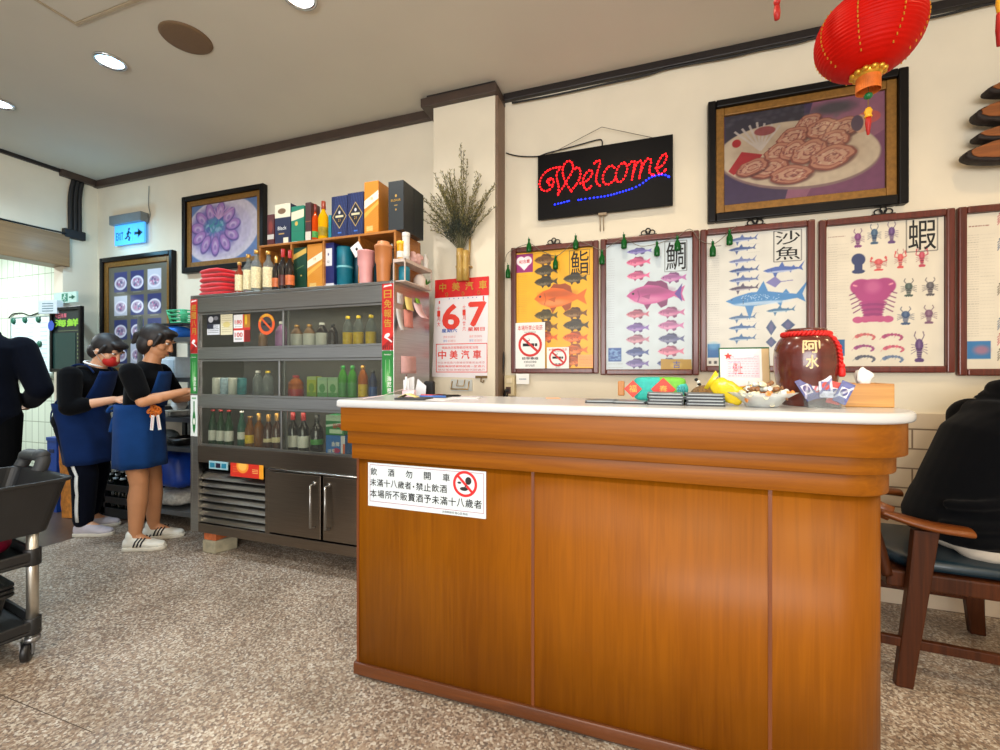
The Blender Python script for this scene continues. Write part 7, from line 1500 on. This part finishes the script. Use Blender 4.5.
def face_parts(root, M, P, Rm, s=1.0, lips=True):
    R3 = M.to_3x3() @ Rm
    for y in (-1, 1):
        e = MB(); e.ell(P(.067, y * .030, .012), (.012 * s, .014 * s, .0085 * s), 12, 8, 0, M, Rm); e.ell(P(.0765, y * .030, .012), (.004 * s, .006 * s, .006 * s), 10, 6, 1, M, Rm); e.build('eye', [mat('eye white', (226, 222, 216), .2), mat('iris', (34, 22, 16), .2)], root)
        MB().tube([M @ P(.084, y * .014, .034), M @ P(.086, y * .03, .040), M @ P(.074, y * .048, .034)], [.003, .0036, .002], 6).build('eyebrow', mat('hair dark', (30, 22, 20), .55, var=.2, scale=90), root)
    if lips: MB().ell(P(.087, 0, -.057), (.006 * s, .020 * s, .006 * s), 12, 6, 0, M, Rm).build('lips', mat('lips', (160, 84, 78), .45), root)
skin = mat('skin', (216, 160, 124), .5, var=.05, scale=12); skin2 = mat('skin tanned', (196, 138, 98), .5, var=.05, scale=12)
hair_m = mat('hair dark', (30, 22, 20), .55, var=.2, scale=90)
def torso(mb, J, k=1.0, e=0.0, top=True):
    """J keys: pelvis waist chest sho neck"""
    f = lambda a, b: (J[b] - J[a]).normalized()
    L = V((0, 1, 0)); rings = []
    for c, w, d in ((J['pelvis'] + V((0, 0, -.07)), .125, .09), (J['pelvis'], .160, .115), (J['waist'], .128, .095), (J['chest'], .150, .115), (J['sho'] + V((0, 0, -.03)), .165, .10), (J['sho'] + V((0, 0, .02)), .125, .075), (J['neck'], .055, .055)):
        ax = (J['neck'] - J['pelvis']).normalized(); fw = L.cross(ax).normalized()
        rings.append((c, L * (w * k + e), fw * (d * k + e)))
    mb.loft(rings if top else rings[:-1], 24)
def limb(mb, pts, rs):
    for a, b, r0, r1 in zip(pts, pts[1:], rs, rs[1:]): mb.cap(a, b, r0, r1, 16)
def shoe(root, M, heel, toe, z, m, sole_m, stripe=None, side=-1):
    h, t = V(heel), V(toe); d = (t - h).normalized(); s_ = d.cross(V((0, 0, 1))); L = (t - h).length
    Q = lambda a, b, c: h + d * a * L + s_ * b + V((0, 0, z + c))
    m_ = MB(); m_.loft([(Q(.0, 0, .045), s_ * .03, V((0, 0, .035))), (Q(.1, 0, .05), s_ * .036, V((0, 0, .046))), (Q(.3, 0, .055), s_ * .037, V((0, 0, .05))), (Q(.5, 0, .045), s_ * .040, V((0, 0, .038))), (Q(.72, 0, .035), s_ * .044, V((0, 0, .028))), (Q(.92, 0, .03), s_ * .036, V((0, 0, .022))), (Q(1.0, 0, .027), s_ * .018, V((0, 0, .014)))], 18, 0, M)
    m_.cap(Q(.18, 0, .06), Q(.18, 0, .10), .037, .036, 16, 0, M)
    o = m_.build('shoe', m, root, mods=[('REMESH', .005), ('SMOOTH', 3)])
    P = [(-.02, 0), (-.01, .03), (.1, .04), (.35, .038), (.6, .044), (.78, .047), (.93, .038), (1.03, .012), (1.03, -.012), (.93, -.038), (.78, -.047), (.6, -.044), (.35, -.038), (.1, -.04), (-.01, -.03)]
    T = M @ Matrix((tuple(d * L) + (0,), tuple(s_) + (0,), (0, 0, 1, 0), (0, 0, 0, 1))).transposed(); T.translation = M @ V((h.x, h.y, z))
    MB().prism(P, 0, .024, 0, T, True).build('sole', sole_m, o, bevel=.004)
    lc = MB()
    for k in range(4): lc.tube([M @ Q(.34 + .09 * k, -.022, .098 - .014 * k), M @ Q(.36 + .09 * k, 0, .108 - .016 * k), M @ Q(.34 + .09 * k, .022, .098 - .014 * k)], .0032, 6)
    lc.build('laces', sole_m, o)
    if stripe:
        sp = MB()
        for k in range(3):
            for sd in (1, -1): sp.tube([M @ Q(.30 + .085 * k, sd * .039, .030), M @ Q(.34 + .085 * k, sd * .037, .06), M @ Q(.40 + .085 * k, sd * .026, .084)], .005, 6, flat=(1.2, .8))
        sp.build('stripes', stripe, o)
BODYM = [('REMESH', .0055), ('SMOOTH', 4)]
CLO = [('REMESH', .007), ('SMOOTH', 5)]
def Mroot(p, yaw): return Matrix.Translation(p) @ Matrix.Rotation(yaw, 4, 'Z')
white_sh = mat('sneaker white', (226, 224, 214), .6, var=.03); sole_w = mat('sole white', (214, 208, 194), .6)
blackc = mat('black shirt', (8, 9, 12), .92, spec=.08, var=.15, scale=60, sheen=.05, bump=.05); apr = mat('blue apron', (22, 58, 112), .9, spec=.08, var=.10, scale=14, sheen=.05, bump=.06); apr2 = mat('navy apron', (18, 40, 84), .9, spec=.08, var=.10, scale=14, sheen=.05, bump=.06)
# ---- waitress by the rack
yaw = R(30); W1 = Mroot((-3.325, 2.075, 0), yaw)
pa = thing('person', 'woman in blue apron, dark T-shirt and striped white sneakers reaching to the rack', 'person', (-3.325, 2.075, 0), 'restaurant staff')
J = dict(pelvis=V((-.03, 0, .79)), waist=V((0, 0, .93)), chest=V((.03, 0, 1.09)), sho=V((.045, 0, 1.19)), neck=V((.065, 0, 1.255)))
hc = V((.105, 0, 1.395)); hf = V((.95, .08, -.36))
b = MB(); torso(b, J, .82); limb(b, [V((.05, 0, 1.2)), V((.075, 0, 1.28)), V((.092, 0, 1.34))], [.06, .05, .048])
P, Rm = head(b, hc, hf, .98)
ank = {-1: V((.02, -.10, .085)), 1: V((.03, .095, .085))}
for s_ in (-1, 1):
    hip, kn, an = V((-.02, s_ * .070, .78)), V((.035, s_ * .080, .44)), ank[s_]
    limb(b, [hip, kn], [.080, .054]); limb(b, [kn, kn.lerp(an, .35), an], [.052, .056, .034]); b.ell(kn.lerp(an, .3) + V((-.018, 0, 0)), (.042, .044, .10), 14, 10); b.cap(an, an + V((.10, s_ * .01, -.045)), .034, .026)
arm = {-1: [V((.03, -.165, 1.185)), V((.115, -.195, .995)), V((.315, -.07, 1.055))], 1: [V((.04, .165, 1.185)), V((.13, .205, .99)), V((.33, .10, 1.02))]}
for s_ in (-1, 1):
    limb(b, arm[s_], [.047, .038, .025]); b.ell(arm[s_][1].lerp(arm[s_][2], .3), (.05, .034, .036), 12, 8)
    d = (arm[s_][2] - arm[s_][1]).normalized(); hand(b, arm[s_][2] - d * .005, d, V((0, .3 * -s_, -1)), s_ * -1 if False else (1 if s_ > 0 else -1), .45, .95)
MBb = MB(); MBb.add(b.v, b.f, 0, True, W1); MBb.build('body', skin2, pa, mods=[('REMESH', .0048), ('SMOOTH', 3)])
face_parts(pa, W1, P, Rm, .98)
c = MB(); torso(c, J, .84, .012)
for s_ in (-1, 1):
    A, E = arm[s_][0], arm[s_][1]; limb(c, [A, A.lerp(E, .72)], [.064, .060])
o = MB(); o.add(c.v, c.f, 0, True, W1); o.build('shirt', blackc, pa, mods=CLO)
h = MB(); q = lambda x, y, z: P(x, y, z)
h.ell(P(-.022, 0, .032), (.100, .084, .094), 20, 14, 0, None, Rm); h.ell(P(-.05, 0, -.03), (.062, .080, .085), 16, 12, 0, None, Rm); h.ell(P(.05, 0, .085), (.045, .062, .026), 14, 10, 0, None, Rm)
for s_ in (-1, 1): h.cap(P(.03, s_ * .074, .05), P(.015, s_ * .078, -.03), .016, .010, 10)
h.cap(P(-.09, 0, .03), P(-.13, 0, .0), .03, .026); h.cap(P(-.13, 0, .0), P(-.135, 0, -.06), .024, .012)
o = MB(); o.add(h.v, h.f, 0, True, W1); o.build('hair', hair_m, pa, mods=[('REMESH', .006), ('SMOOTH', 3)])
def skirt(mb, zt, zb, ct, cb, wt, dt, wb, db, ripple=.006, n=36, k=10, front=None):
    rings = []
    vs = []; fs = []
    for j in range(k + 1):
        t = j / k; c = V(ct).lerp(V(cb), t); w = wt + (wb - wt) * t ** .7; d = dt + (db - dt) * t ** .7
        for i in range(n): a = 2 * PI * i / n; q = 1 + ripple / .15 * t * math.sin(7 * a + 1); vs.append((c.x + d * q * math.cos(a), c.y + w * q * math.sin(a), c.z))
    m0 = len(vs)
    for j in range(k):
        for i in range(n): fs.append((j * n + i, j * n + (i + 1) % n, (j + 1) * n + (i + 1) % n, (j + 1) * n + i))
    mb.add(vs, fs, 0, True)
    return mb
a = skirt(MB(), 0, 0, (-.005, 0, .97), (.005, 0, .545), .159, .126, .168, .140, .008)
a2 = MB(); a2.add(a.v, a.f, 0, True, W1); ap_ = a2.build('apron', apr, pa, mods=[('SOLID', .006)])
bibv = []; fs = []
for j in range(9):
    t = j / 8; z = .95 + .24 * t; hw = .13 - .045 * t
    for i in range(9): y = hw * (i / 4 - 1); ax_ = .04 * t; bibv.append((ax_ + .120 * math.cos(y / .165) + .012 - .015 * max(0, t - .7), y, z))
for j in range(8):
    for i in range(8): fs.append((j * 9 + i, j * 9 + i + 1, (j + 1) * 9 + i + 1, (j + 1) * 9 + i))
MB().add(bibv, fs, 0, True, W1).build('bib', apr, ap_, mods=[('SOLID', .005)])
tie = MB()
for s_ in (-1, 1): tie.tube(catmull([(-.13, 0, .935), (-.155, s_ * .035, .955), (-.165, s_ * .06, .92), (-.14, s_ * .02, .93)], 4), .012, 8, 0, W1, flat=(1, .5)); tie.tube(catmull([(-.13, s_ * .01, .93), (-.15, s_ * .03, .86), (-.16, s_ * .04, .78)], 4), .011, 8, 0, W1, flat=(1, .4))
tie.ell((-.14, 0, .932), (.022, .022, .02), 10, 8, 0, W1); tie.build('apron_tie', apr, ap_)
# pocket things: orange ties and white slips
fp = lambda u, v, d=0: V((0, 0, 0))
sd_c = V((.145, -.10, .92)); og = MB(); rq = random.Random(6)
for k in range(14): p = sd_c + V((rq.uniform(-.035, .035), rq.uniform(-.02, .0), rq.uniform(-.03, .03))); og.tube([p + V((.018 * math.cos(t_ + k), -.012 + .006 * math.sin(t_ * 2), .018 * math.sin(t_ + k * 2))) for t_ in [R(40 * i) for i in range(9)]], .0045, 6, 0, W1, closed=True)
og.build('orange_ties', mat('orange ties', (206, 110, 24), .5, var=.25, scale=60), ap_)
for k, (dx, tl_) in enumerate(((-.02, .12), (.025, -.2))):
    T = W1 @ Matrix.Translation((sd_c.x + .012 + dx, sd_c.y - .035 + dx * .2, .80)) @ Matrix.Rotation(R(-25), 4, 'Z') @ Matrix.Rotation(tl_, 4, 'Y'); MB().box(-.012, .012, -.002, .002, 0, .10, 0, T).box(-.006, .006, -.0028, .0028, .01, .09, 1, T).build('paper_slip', [WHITE, mat('slip pink', (220, 190, 190), .6)], ap_)
for s_ in (-1, 1):
    an = ank[s_]; shoe(pa, W1, (an.x - .06, an.y, 0), (an.x + .185, an.y + s_ * .015, 0), 0, white_sh, sole_w, mat('stripe black', (28, 28, 34), .5))
# ---- second staff with red mask
yaw = R(26); p0 = (-3.95, 2.125, 0); W2 = Mroot(p0, yaw)
pb = thing('person', 'staff member in navy apron, red face mask and navy track trousers with white stripe', 'person', p0, 'restaurant staff')
J = dict(pelvis=V((-.09, 0, .80)), waist=V((-.075, 0, .93)), chest=V((-.02, 0, 1.08)), sho=V((.01, 0, 1.17)), neck=V((.05, 0, 1.225)))
hc = V((.115, 0, 1.345)); hf = V((.86, -.05, -.5))
b = MB(); torso(b, J, .97); limb(b, [V((.01, 0, 1.17)), V((.06, 0, 1.245)), V((.085, 0, 1.30))], [.06, .052, .05]); P, Rm = head(b, hc, hf, 1.0)
ank = {-1: V((.03, -.095, .085)), 1: V((-.07, .10, .085))}
kne = {-1: V((.03, -.095, .44)), 1: V((-.02, .095, .44))}
for s_ in (-1, 1):
    hip = V((-.07, s_ * .09, .79)); limb(b, [hip, kne[s_]], [.085, .056]); limb(b, [kne[s_], ank[s_]], [.055, .038]); b.cap(ank[s_], ank[s_] + V((.10, 0, -.045)), .034, .026)
arm = {-1: [V((-.005, -.175, 1.16)), V((.03, -.225, .94)), V((.245, -.13, .985))], 1: [V((.0, .175, 1.16)), V((.06, .22, .95)), V((.27, .10, .98))]}
for s_ in (-1, 1):
    limb(b, arm[s_], [.048, .04, .026]); d = (arm[s_][2] - arm[s_][1]).normalized(); hand(b, arm[s_][2] - d * .005, d, V((0, -.4 * s_, -1)), 1 if s_ > 0 else -1, .6)
MBb = MB(); MBb.add(b.v, b.f, 0, True, W2); MBb.build('body', skin, pb, mods=[('REMESH', .0048), ('SMOOTH', 3)])
face_parts(pb, W2, P, Rm, 1.0, False)
mk = MB(); mk.ell(P(.055, 0, -.052), (.052, .058, .048), 18, 12, 0, W2, Rm); mo = mk.build('face_mask', mat('red mask', (196, 34, 26), .6), pb)
el = MB()
for s_ in (-1, 1): el.tube([W2 @ P(.05, s_ * .060, -.03), W2 @ P(.0, s_ * .084, -.005), W2 @ P(-.03, s_ * .084, -.02), W2 @ P(.045, s_ * .058, -.075)], .002, 5)
el.build('ear_loop', WHITE, mo)
c = MB(); torso(c, J, .98, .016)
for s_ in (-1, 1): A, E, Wr = arm[s_]; limb(c, [A, E, E.lerp(Wr, .30)], [.068, .060, .054])
o = MB(); o.add(c.v, c.f, 0, True, W2); o.build('shirt', blackc, pb, mods=CLO)
MB().tube([W2 @ (V((.035, 0, 1.215)) + V((.062 * math.cos(a), .066 * math.sin(a), .03 - .02 * math.cos(a)))) for a in [R(20 * i) for i in range(18)]], .007, 8, closed=True).build('collar', WHITE, pb)
c = MB()
for s_ in (-1, 1): limb(c, [V((-.07, s_ * .085, .80)), kne[s_], ank[s_] + V((-.01, 0, .03))], [.094, .078, .060])
c.ell((-.08, 0, .84), (.115, .150, .12)); o = MB(); o.add(c.v, c.f, 0, True, W2); trs = o.build('trousers', mat('navy track cloth', (9, 13, 26), .88, spec=.08, var=.1, scale=30, sheen=.04), pb, mods=CLO)
for s_ in (-1, 1):
    hip = V((-.07, s_ * .085, .80)); pts = []
    for a_, b_, ra, rb_ in ((hip, kne[s_], .094, .078), (kne[s_], ank[s_] + V((-.01, 0, .03)), .078, .062)):
        for k in range(6): t = k / 5; pts.append(a_.lerp(b_, t) + V((.0, s_ * (ra + (rb_ - ra) * t - .002 + .003 * math.sin(k * 2.2)), 0)))
    MB().tube([W2 @ q for q in pts], .017, 8, flat=(1, .35)).build('side_stripe', mat('stripe white', (226, 228, 226), .7), trs)
h = MB(); h.ell(P(-.022, 0, .034), (.104, .086, .092), 20, 14, 0, None, Rm); h.ell(P(-.055, 0, -.03), (.06, .080, .07), 16, 12, 0, None, Rm); h.ell(P(.055, 0, .078), (.05, .066, .028), 14, 10, 0, None, Rm)
for s_ in (-1, 1): h.cap(P(.02, s_ * .078, .04), P(.01, s_ * .08, -.02), .014, .010, 10)
o = MB(); o.add(h.v, h.f, 0, True, W2); o.build('hair', hair_m, pb, mods=[('REMESH', .006), ('SMOOTH', 3)])
a = skirt(MB(), 0, 0, (-.07, 0, .96), (.01, 0, .52), .182, .130, .186, .130, .008); a2 = MB(); a2.add(a.v, a.f, 0, True, W2); ap_ = a2.build('apron', apr2, pb, mods=[('SOLID', .006)])
bibv = []
for j in range(9):
    t = j / 8; z = .94 + .25 * t; hw = .135 - .045 * t
    for i in range(9): y = hw * (i / 4 - 1); bibv.append((-.07 + .085 * t + .125 * math.cos(y / .165) + .014 - .03 * max(0, t - .6), y, z))
MB().add(bibv, fs, 0, True, W2).build('bib', apr2, ap_, mods=[('SOLID', .005)])
st_ = MB()
for s_ in (-1, 1): st_.tube(catmull([(.085, s_ * .088, 1.18), (.04, s_ * .10, 1.235), (-.06, s_ * .085, 1.22), (-.125, s_ * .02, 1.08), (-.20, -s_ * .05, .96)], 5), .014, 8, 0, W2, flat=(1, .4))
for s_ in (-1, 1): st_.tube(catmull([(-.205, 0, .94), (-.235, s_ * .03, .90), (-.235, s_ * .04, .82)], 4), .012, 8, 0, W2, flat=(1, .4))
st_.build('apron_tie', apr2, ap_)
for s_ in (-1, 1): an = ank[s_]; shoe(pb, W2, (an.x - .06, an.y, 0), (an.x + .19, an.y + s_ * .01, 0), 0, mat('sneaker lilac', (196, 190, 200), .6, var=.05), sole_w)
# ---- man at the left edge, seen from behind
yaw = R(150); p0 = (-4.34, 1.70, 0); W3 = Mroot(p0, yaw)
pc = thing('person', 'person in dark navy jacket standing at the left edge, turned away', 'person', p0)
J = dict(pelvis=V((0, 0, .88)), waist=V((0, 0, 1.04)), chest=V((.0, 0, 1.24)), sho=V((-.005, 0, 1.38)), neck=V((.01, 0, 1.45)))
b = MB(); torso(b, J, 1.08); limb(b, [V((0, 0, 1.38)), V((.015, 0, 1.48)), V((.03, 0, 1.54))], [.06, .054, .052]); P, Rm = head(b, V((.04, 0, 1.60)), V((.98, 0, -.15)), 1.04)
ank = {-1: V((0, -.11, .085)), 1: V((.02, .11, .085))}
for s_ in (-1, 1): limb(b, [V((0, s_ * .1, .87)), V((.02, s_ * .105, .48)), ank[s_]], [.09, .06, .04]); b.cap(ank[s_], ank[s_] + V((.11, 0, -.045)), .036, .028)
arm = {-1: [V((-.01, -.20, 1.355)), V((-.06, -.295, 1.06)), V((.12, -.235, .97))], 1: [V((-.01, .20, 1.355)), V((-.04, .29, 1.06)), V((.14, .22, .98))]}
for s_ in (-1, 1): limb(b, arm[s_], [.05, .042, .028]); d = (arm[s_][2] - arm[s_][1]).normalized(); hand(b, arm[s_][2], d, V((0, -s_, 0)), 1 if s_ < 0 else -1, .8)
MBb = MB(); MBb.add(b.v, b.f, 0, True, W3); MBb.build('body', skin, pc, mods=[('REMESH', .0055), ('SMOOTH', 3)]); face_parts(pc, W3, P, Rm, 1.04)
c = MB(); torso(c, J, 1.08, .035); c.loft([((0, 0, .88), (0, .195, 0), (.14, 0, 0)), ((0, 0, .95), (0, .20, 0), (.145, 0, 0)), ((0, 0, 1.1), (0, .185, 0), (.14, 0, 0))], 24)
for s_ in (-1, 1): A, E, Wr = arm[s_]; limb(c, [A, A.lerp(E, .5), E, Wr], [.085, .08, .074, .058])
c.tube([(.01 + .075 * math.cos(a), .078 * math.sin(a), 1.455 + .012 * math.cos(a + PI)) for a in [R(20 * i) for i in range(18)]], .024, 10, closed=True)
o = MB(); o.add(c.v, c.f, 0, True, W3); o.build('jacket', mat('navy jacket', (6, 10, 22), .85, spec=.08, var=.12, scale=30, sheen=.04, bump=.08), pc, mods=[('REMESH', .008), ('SMOOTH', 6)])
c = MB()
for s_ in (-1, 1): limb(c, [V((0, s_ * .095, .88)), V((.02, s_ * .105, .48)), ank[s_] + V((0, 0, .02))], [.115, .085, .065])
c.ell((0, 0, .9), (.13, .17, .1)); o = MB(); o.add(c.v, c.f, 0, True, W3); o.build('trousers', mat('black trousers', (8, 9, 11), .85, spec=.08, var=.1, scale=30), pc, mods=CLO)
h = MB(); h.ell(P(-.022, 0, .03), (.104, .084, .096), 20, 14, 0, None, Rm); h.ell(P(-.05, 0, -.04), (.058, .076, .06), 14, 10, 0, None, Rm); o = MB(); o.add(h.v, h.f, 0, True, W3); o.build('hair', hair_m, pc, mods=[('REMESH', .006), ('SMOOTH', 3)])
for s_ in (-1, 1): an = ank[s_]; shoe(pc, W3, (an.x - .07, an.y, 0), (an.x + .2, an.y, 0), 0, mat('shoe black', (26, 26, 28), .5), mat('sole dark', (50, 50, 52), .6))
# ---- chair and seated guest on the right
cw_ = wood('chair wood', (70, 32, 10), (124, 66, 22), 'X', .3, .8, .1, .3); cwz = wood('chair wood upright', (44, 20, 8), (78, 38, 15), 'Z', .4, .8, 0, .2)
CHX, CHY, cyaw = 1.13, 2.34, R(-4)
CMx = Mroot((CHX, CHY, 0), cyaw)
chr_ = thing('armchair', 'dark wooden armchair with teal seat pad at the right of the counter', 'chair', (CHX, CHY, 0))
def bar(nm, pts, r, flat, m, M=CMx, n=6): return MB().tube(catmull(pts, n), r, 10, 0, M, flat=flat).build(nm, m, chr_)
sw_h, sd_h = .27, .25
MB().box(-.24, .25, -.25, .25, .36, .425, 0, CMx).build('seat_frame', cwz, chr_, bevel=.008)
pd = MB(); pillow(pd, .48, .48, .055, CMx @ Matrix.Translation((.01, 0, .452)), 0, .3, 40, 12); pd.build('seat_pad', mat('teal leather', (9, 34, 46), .4, var=.1, scale=10, coat=.2), chr_)
for s_ in (-1, 1):
    y = s_ * .275
    def leg(pts): 
        m_ = MB(); P4 = [V(p) for p in pts]; ws = [.038, .033, .027]; vs = []
        for a_, w_ in zip(P4, ws): vs += [(a_.x - w_, a_.y - .018, a_.z), (a_.x + w_, a_.y - .018, a_.z), (a_.x + w_, a_.y + .018, a_.z), (a_.x - w_, a_.y + .018, a_.z)]
        m_.add(vs, [(0, 1, 2, 3), (11, 10, 9, 8)] + [(4 * k_ + 4 + i_, 4 * k_ + 4 + (i_ + 1) % 4, 4 * k_ + (i_ + 1) % 4, 4 * k_ + i_) for k_ in (0, 1) for i_ in range(4)], 0, False, CMx)
        m_.build('leg', cwz, chr_, bevel=.005)
    leg([(-.135, y, .60), (-.155, y, .40), (-.20, y, 0)]); leg([(.24, y, .36), (.245, y, .20), (.26, y, 0)])
    MB().box(-.27, .26, y - .012, y + .012, .15, .185, 0, CMx).build('stretcher', cwz, chr_, bevel=.003)
    arm_p = [(-.27, y * .98, .655), (-.20, y * 1.0, .634), (-.12, y * 1.02, .618), (-.04, y * 1.03, .612), (-.01, y * 1.03, .610)]
    m_ = MB(); L = catmull(arm_p, 6); wds = [.026 + .014 * math.sin(PI * min(1, i / (len(L) - 1) * .9 + .1)) + .012 * (i / (len(L) - 1)) for i in range(len(L))]
    m_.loft([(p, V((0, w_, 0)), V((0, 0, .017))) for p, w_ in zip(L, wds)], 16, 0, CMx); m_.build('armrest', cw_, chr_, bevel=0)
    bar('back_post', [(-.235, s_ * .235, .40), (-.265, s_ * .24, .52), (-.30, s_ * .255, .64), (-.31, s_ * .26, .67)], .022, (1, 1), cwz)
bar('crest_rail', [(-.235, -.272, .648), (-.29, -.262, .672), (-.33, -.16, .700), (-.345, 0, .71), (-.33, .16, .700), (-.29, .262, .672), (-.235, .272, .648)], .028, (.55, 1.1), cw_)
for k in range(5): y = -.16 + .08 * k; bar('back_slat', [(-.235, y, .42), (-.27, y, .53), (-.332, y * 1.05, .69)], .013, (1.3, .6), cwz)
# guest
yaw = R(6); p0 = (1.30, 2.32, 0); W4 = Mroot(p0, yaw)
pd_ = thing('person', 'seated guest in black hooded sweatshirt leaning forward, seen from behind at the right edge', 'person', p0)
J = dict(pelvis=V((-.10, 0, .575)), waist=V((-.085, 0, .71)), chest=V((.02, 0, .90)), sho=V((.09, 0, 1.0)), neck=V((.155, 0, 1.035)))
b = MB(); torso(b, J, 1.08); limb(b, [V((.09, 0, .99)), V((.19, 0, 1.055)), V((.245, 0, 1.08))], [.06, .056, .054]); P, Rm = head(b, V((.31, 0, 1.115)), V((.75, 0, -.66)), 1.05)
ank = {-1: V((.08, -.06, .085)), 1: V((.36, .13, .085))}; kn = {-1: V((.36, -.14, .53)), 1: V((.37, .14, .53))}
for s_ in (-1, 1): limb(b, [V((-.09, s_ * .10, .565)), kn[s_], ank[s_]], [.088, .062, .04]); b.cap(ank[s_], ank[s_] + V((.11, 0, -.05)), .034, .028)
arm = {-1: [V((.085, -.205, .985)), V((.17, -.25, .74)), V((.40, -.14, .76))], 1: [V((.085, .205, .985)), V((.19, .25, .75)), V((.42, .12, .78))]}
for s_ in (-1, 1): limb(b, arm[s_], [.05, .042, .028]); d = (arm[s_][2] - arm[s_][1]).normalized(); hand(b, arm[s_][2], d, V((0, -s_, -.3)), 1 if s_ < 0 else -1, .7)
MBb = MB(); MBb.add(b.v, b.f, 0, True, W4); MBb.build('body', skin2, pd_, mods=[('REMESH', .0055), ('SMOOTH', 3)]); face_parts(pd_, W4, P, Rm, 1.05)
c = MB(); torso(c, J, 1.10, .036)
c.loft([((-.10, 0, .53), (0, .21, 0), (.16, 0, 0)), ((-.10, 0, .60), (0, .215, 0), (.168, 0, 0)), ((-.085, 0, .70), (0, .20, 0), (.155, 0, .02)), ((-.02, 0, .84), (0, .20, 0), (.15, 0, .05)), ((.06, 0, .97), (0, .19, 0), (.13, 0, .06))], 28)
for s_ in (-1, 1): A, E, Wr = arm[s_]; limb(c, [A, A.lerp(E, .5), E, Wr], [.092, .086, .078, .05])
# hood lying behind the neck
c.loft([((-.03, 0, 1.02), (0, .07, 0), (.03, 0, .03)), ((.0, 0, 1.065), (0, .13, 0), (.06, 0, .05)), ((.05, 0, 1.105), (0, .14, 0), (.08, 0, .055)), ((.12, 0, 1.12), (0, .125, 0), (.08, 0, .05)), ((.19, 0, 1.115), (0, .11, 0), (.06, 0, .045)), ((.25, 0, 1.10), (0, .09, 0), (.05, 0, .04))], 22)
c.tube([(.155 + .11 * math.cos(a), .115 * math.sin(a), 1.085 - .045 * math.cos(a)) for a in [R(20 * i) for i in range(18)]], .034, 12, closed=True)
for k, (z, y0) in enumerate(((.62, .2), (.70, .19), (.56, .21))): c.tube(catmull([(-.25 + .02 * k, -.12, z - .02), (-.16, -y0 - .005, z), (-.02, -y0 - .01, z + .03), (.08, -y0 + .03, z + .05)], 5), .02, 8)
o = MB(); o.add(c.v, c.f, 0, True, W4); o.build('hooded_sweatshirt', mat('black sweatshirt', (4, 5, 8), .95, spec=.08, var=.12, scale=40, sheen=.04, bump=.08), pd_, mods=[('REMESH', .009), ('SMOOTH', 7)])
c = MB()
for s_ in (-1, 1): limb(c, [V((-.10, s_ * .10, .562)), V((.10, s_ * .12, .562)), kn[s_]], [.105, .10, .085])
for s_ in (-1, 1): limb(c, [kn[s_], kn[s_].lerp(ank[s_], .25)], [.086, .078])
c.ell((-.10, 0, .57), (.15, .19, .10)); o = MB(); o.add(c.v, c.f, 0, True, W4); o.build('shorts', mat('beige shorts', (206, 196, 180), .85, var=.06, scale=25, bump=.06), pd_, mods=[('REMESH', .008), ('SMOOTH', 4)])
h = MB(); h.ell(P(-.022, 0, .03), (.104, .084, .096), 20, 14, 0, None, Rm); h.ell(P(-.05, 0, -.04), (.058, .076, .06), 14, 10, 0, None, Rm); o = MB(); o.add(h.v, h.f, 0, True, W4); o.build('hair', hair_m, pd_, mods=[('REMESH', .006), ('SMOOTH', 3)])
for s_ in (-1, 1): an = ank[s_]; shoe(pd_, W4, (an.x - .07, an.y, 0), (an.x + .2, an.y, 0), max(0, an.z - .09), white_sh, sole_w)
for o in bpy.data.objects:
    if o.parent is None and 'category' not in o and o.type == 'MESH' and 'kind' not in o: print('UNTAGGED', o.name)
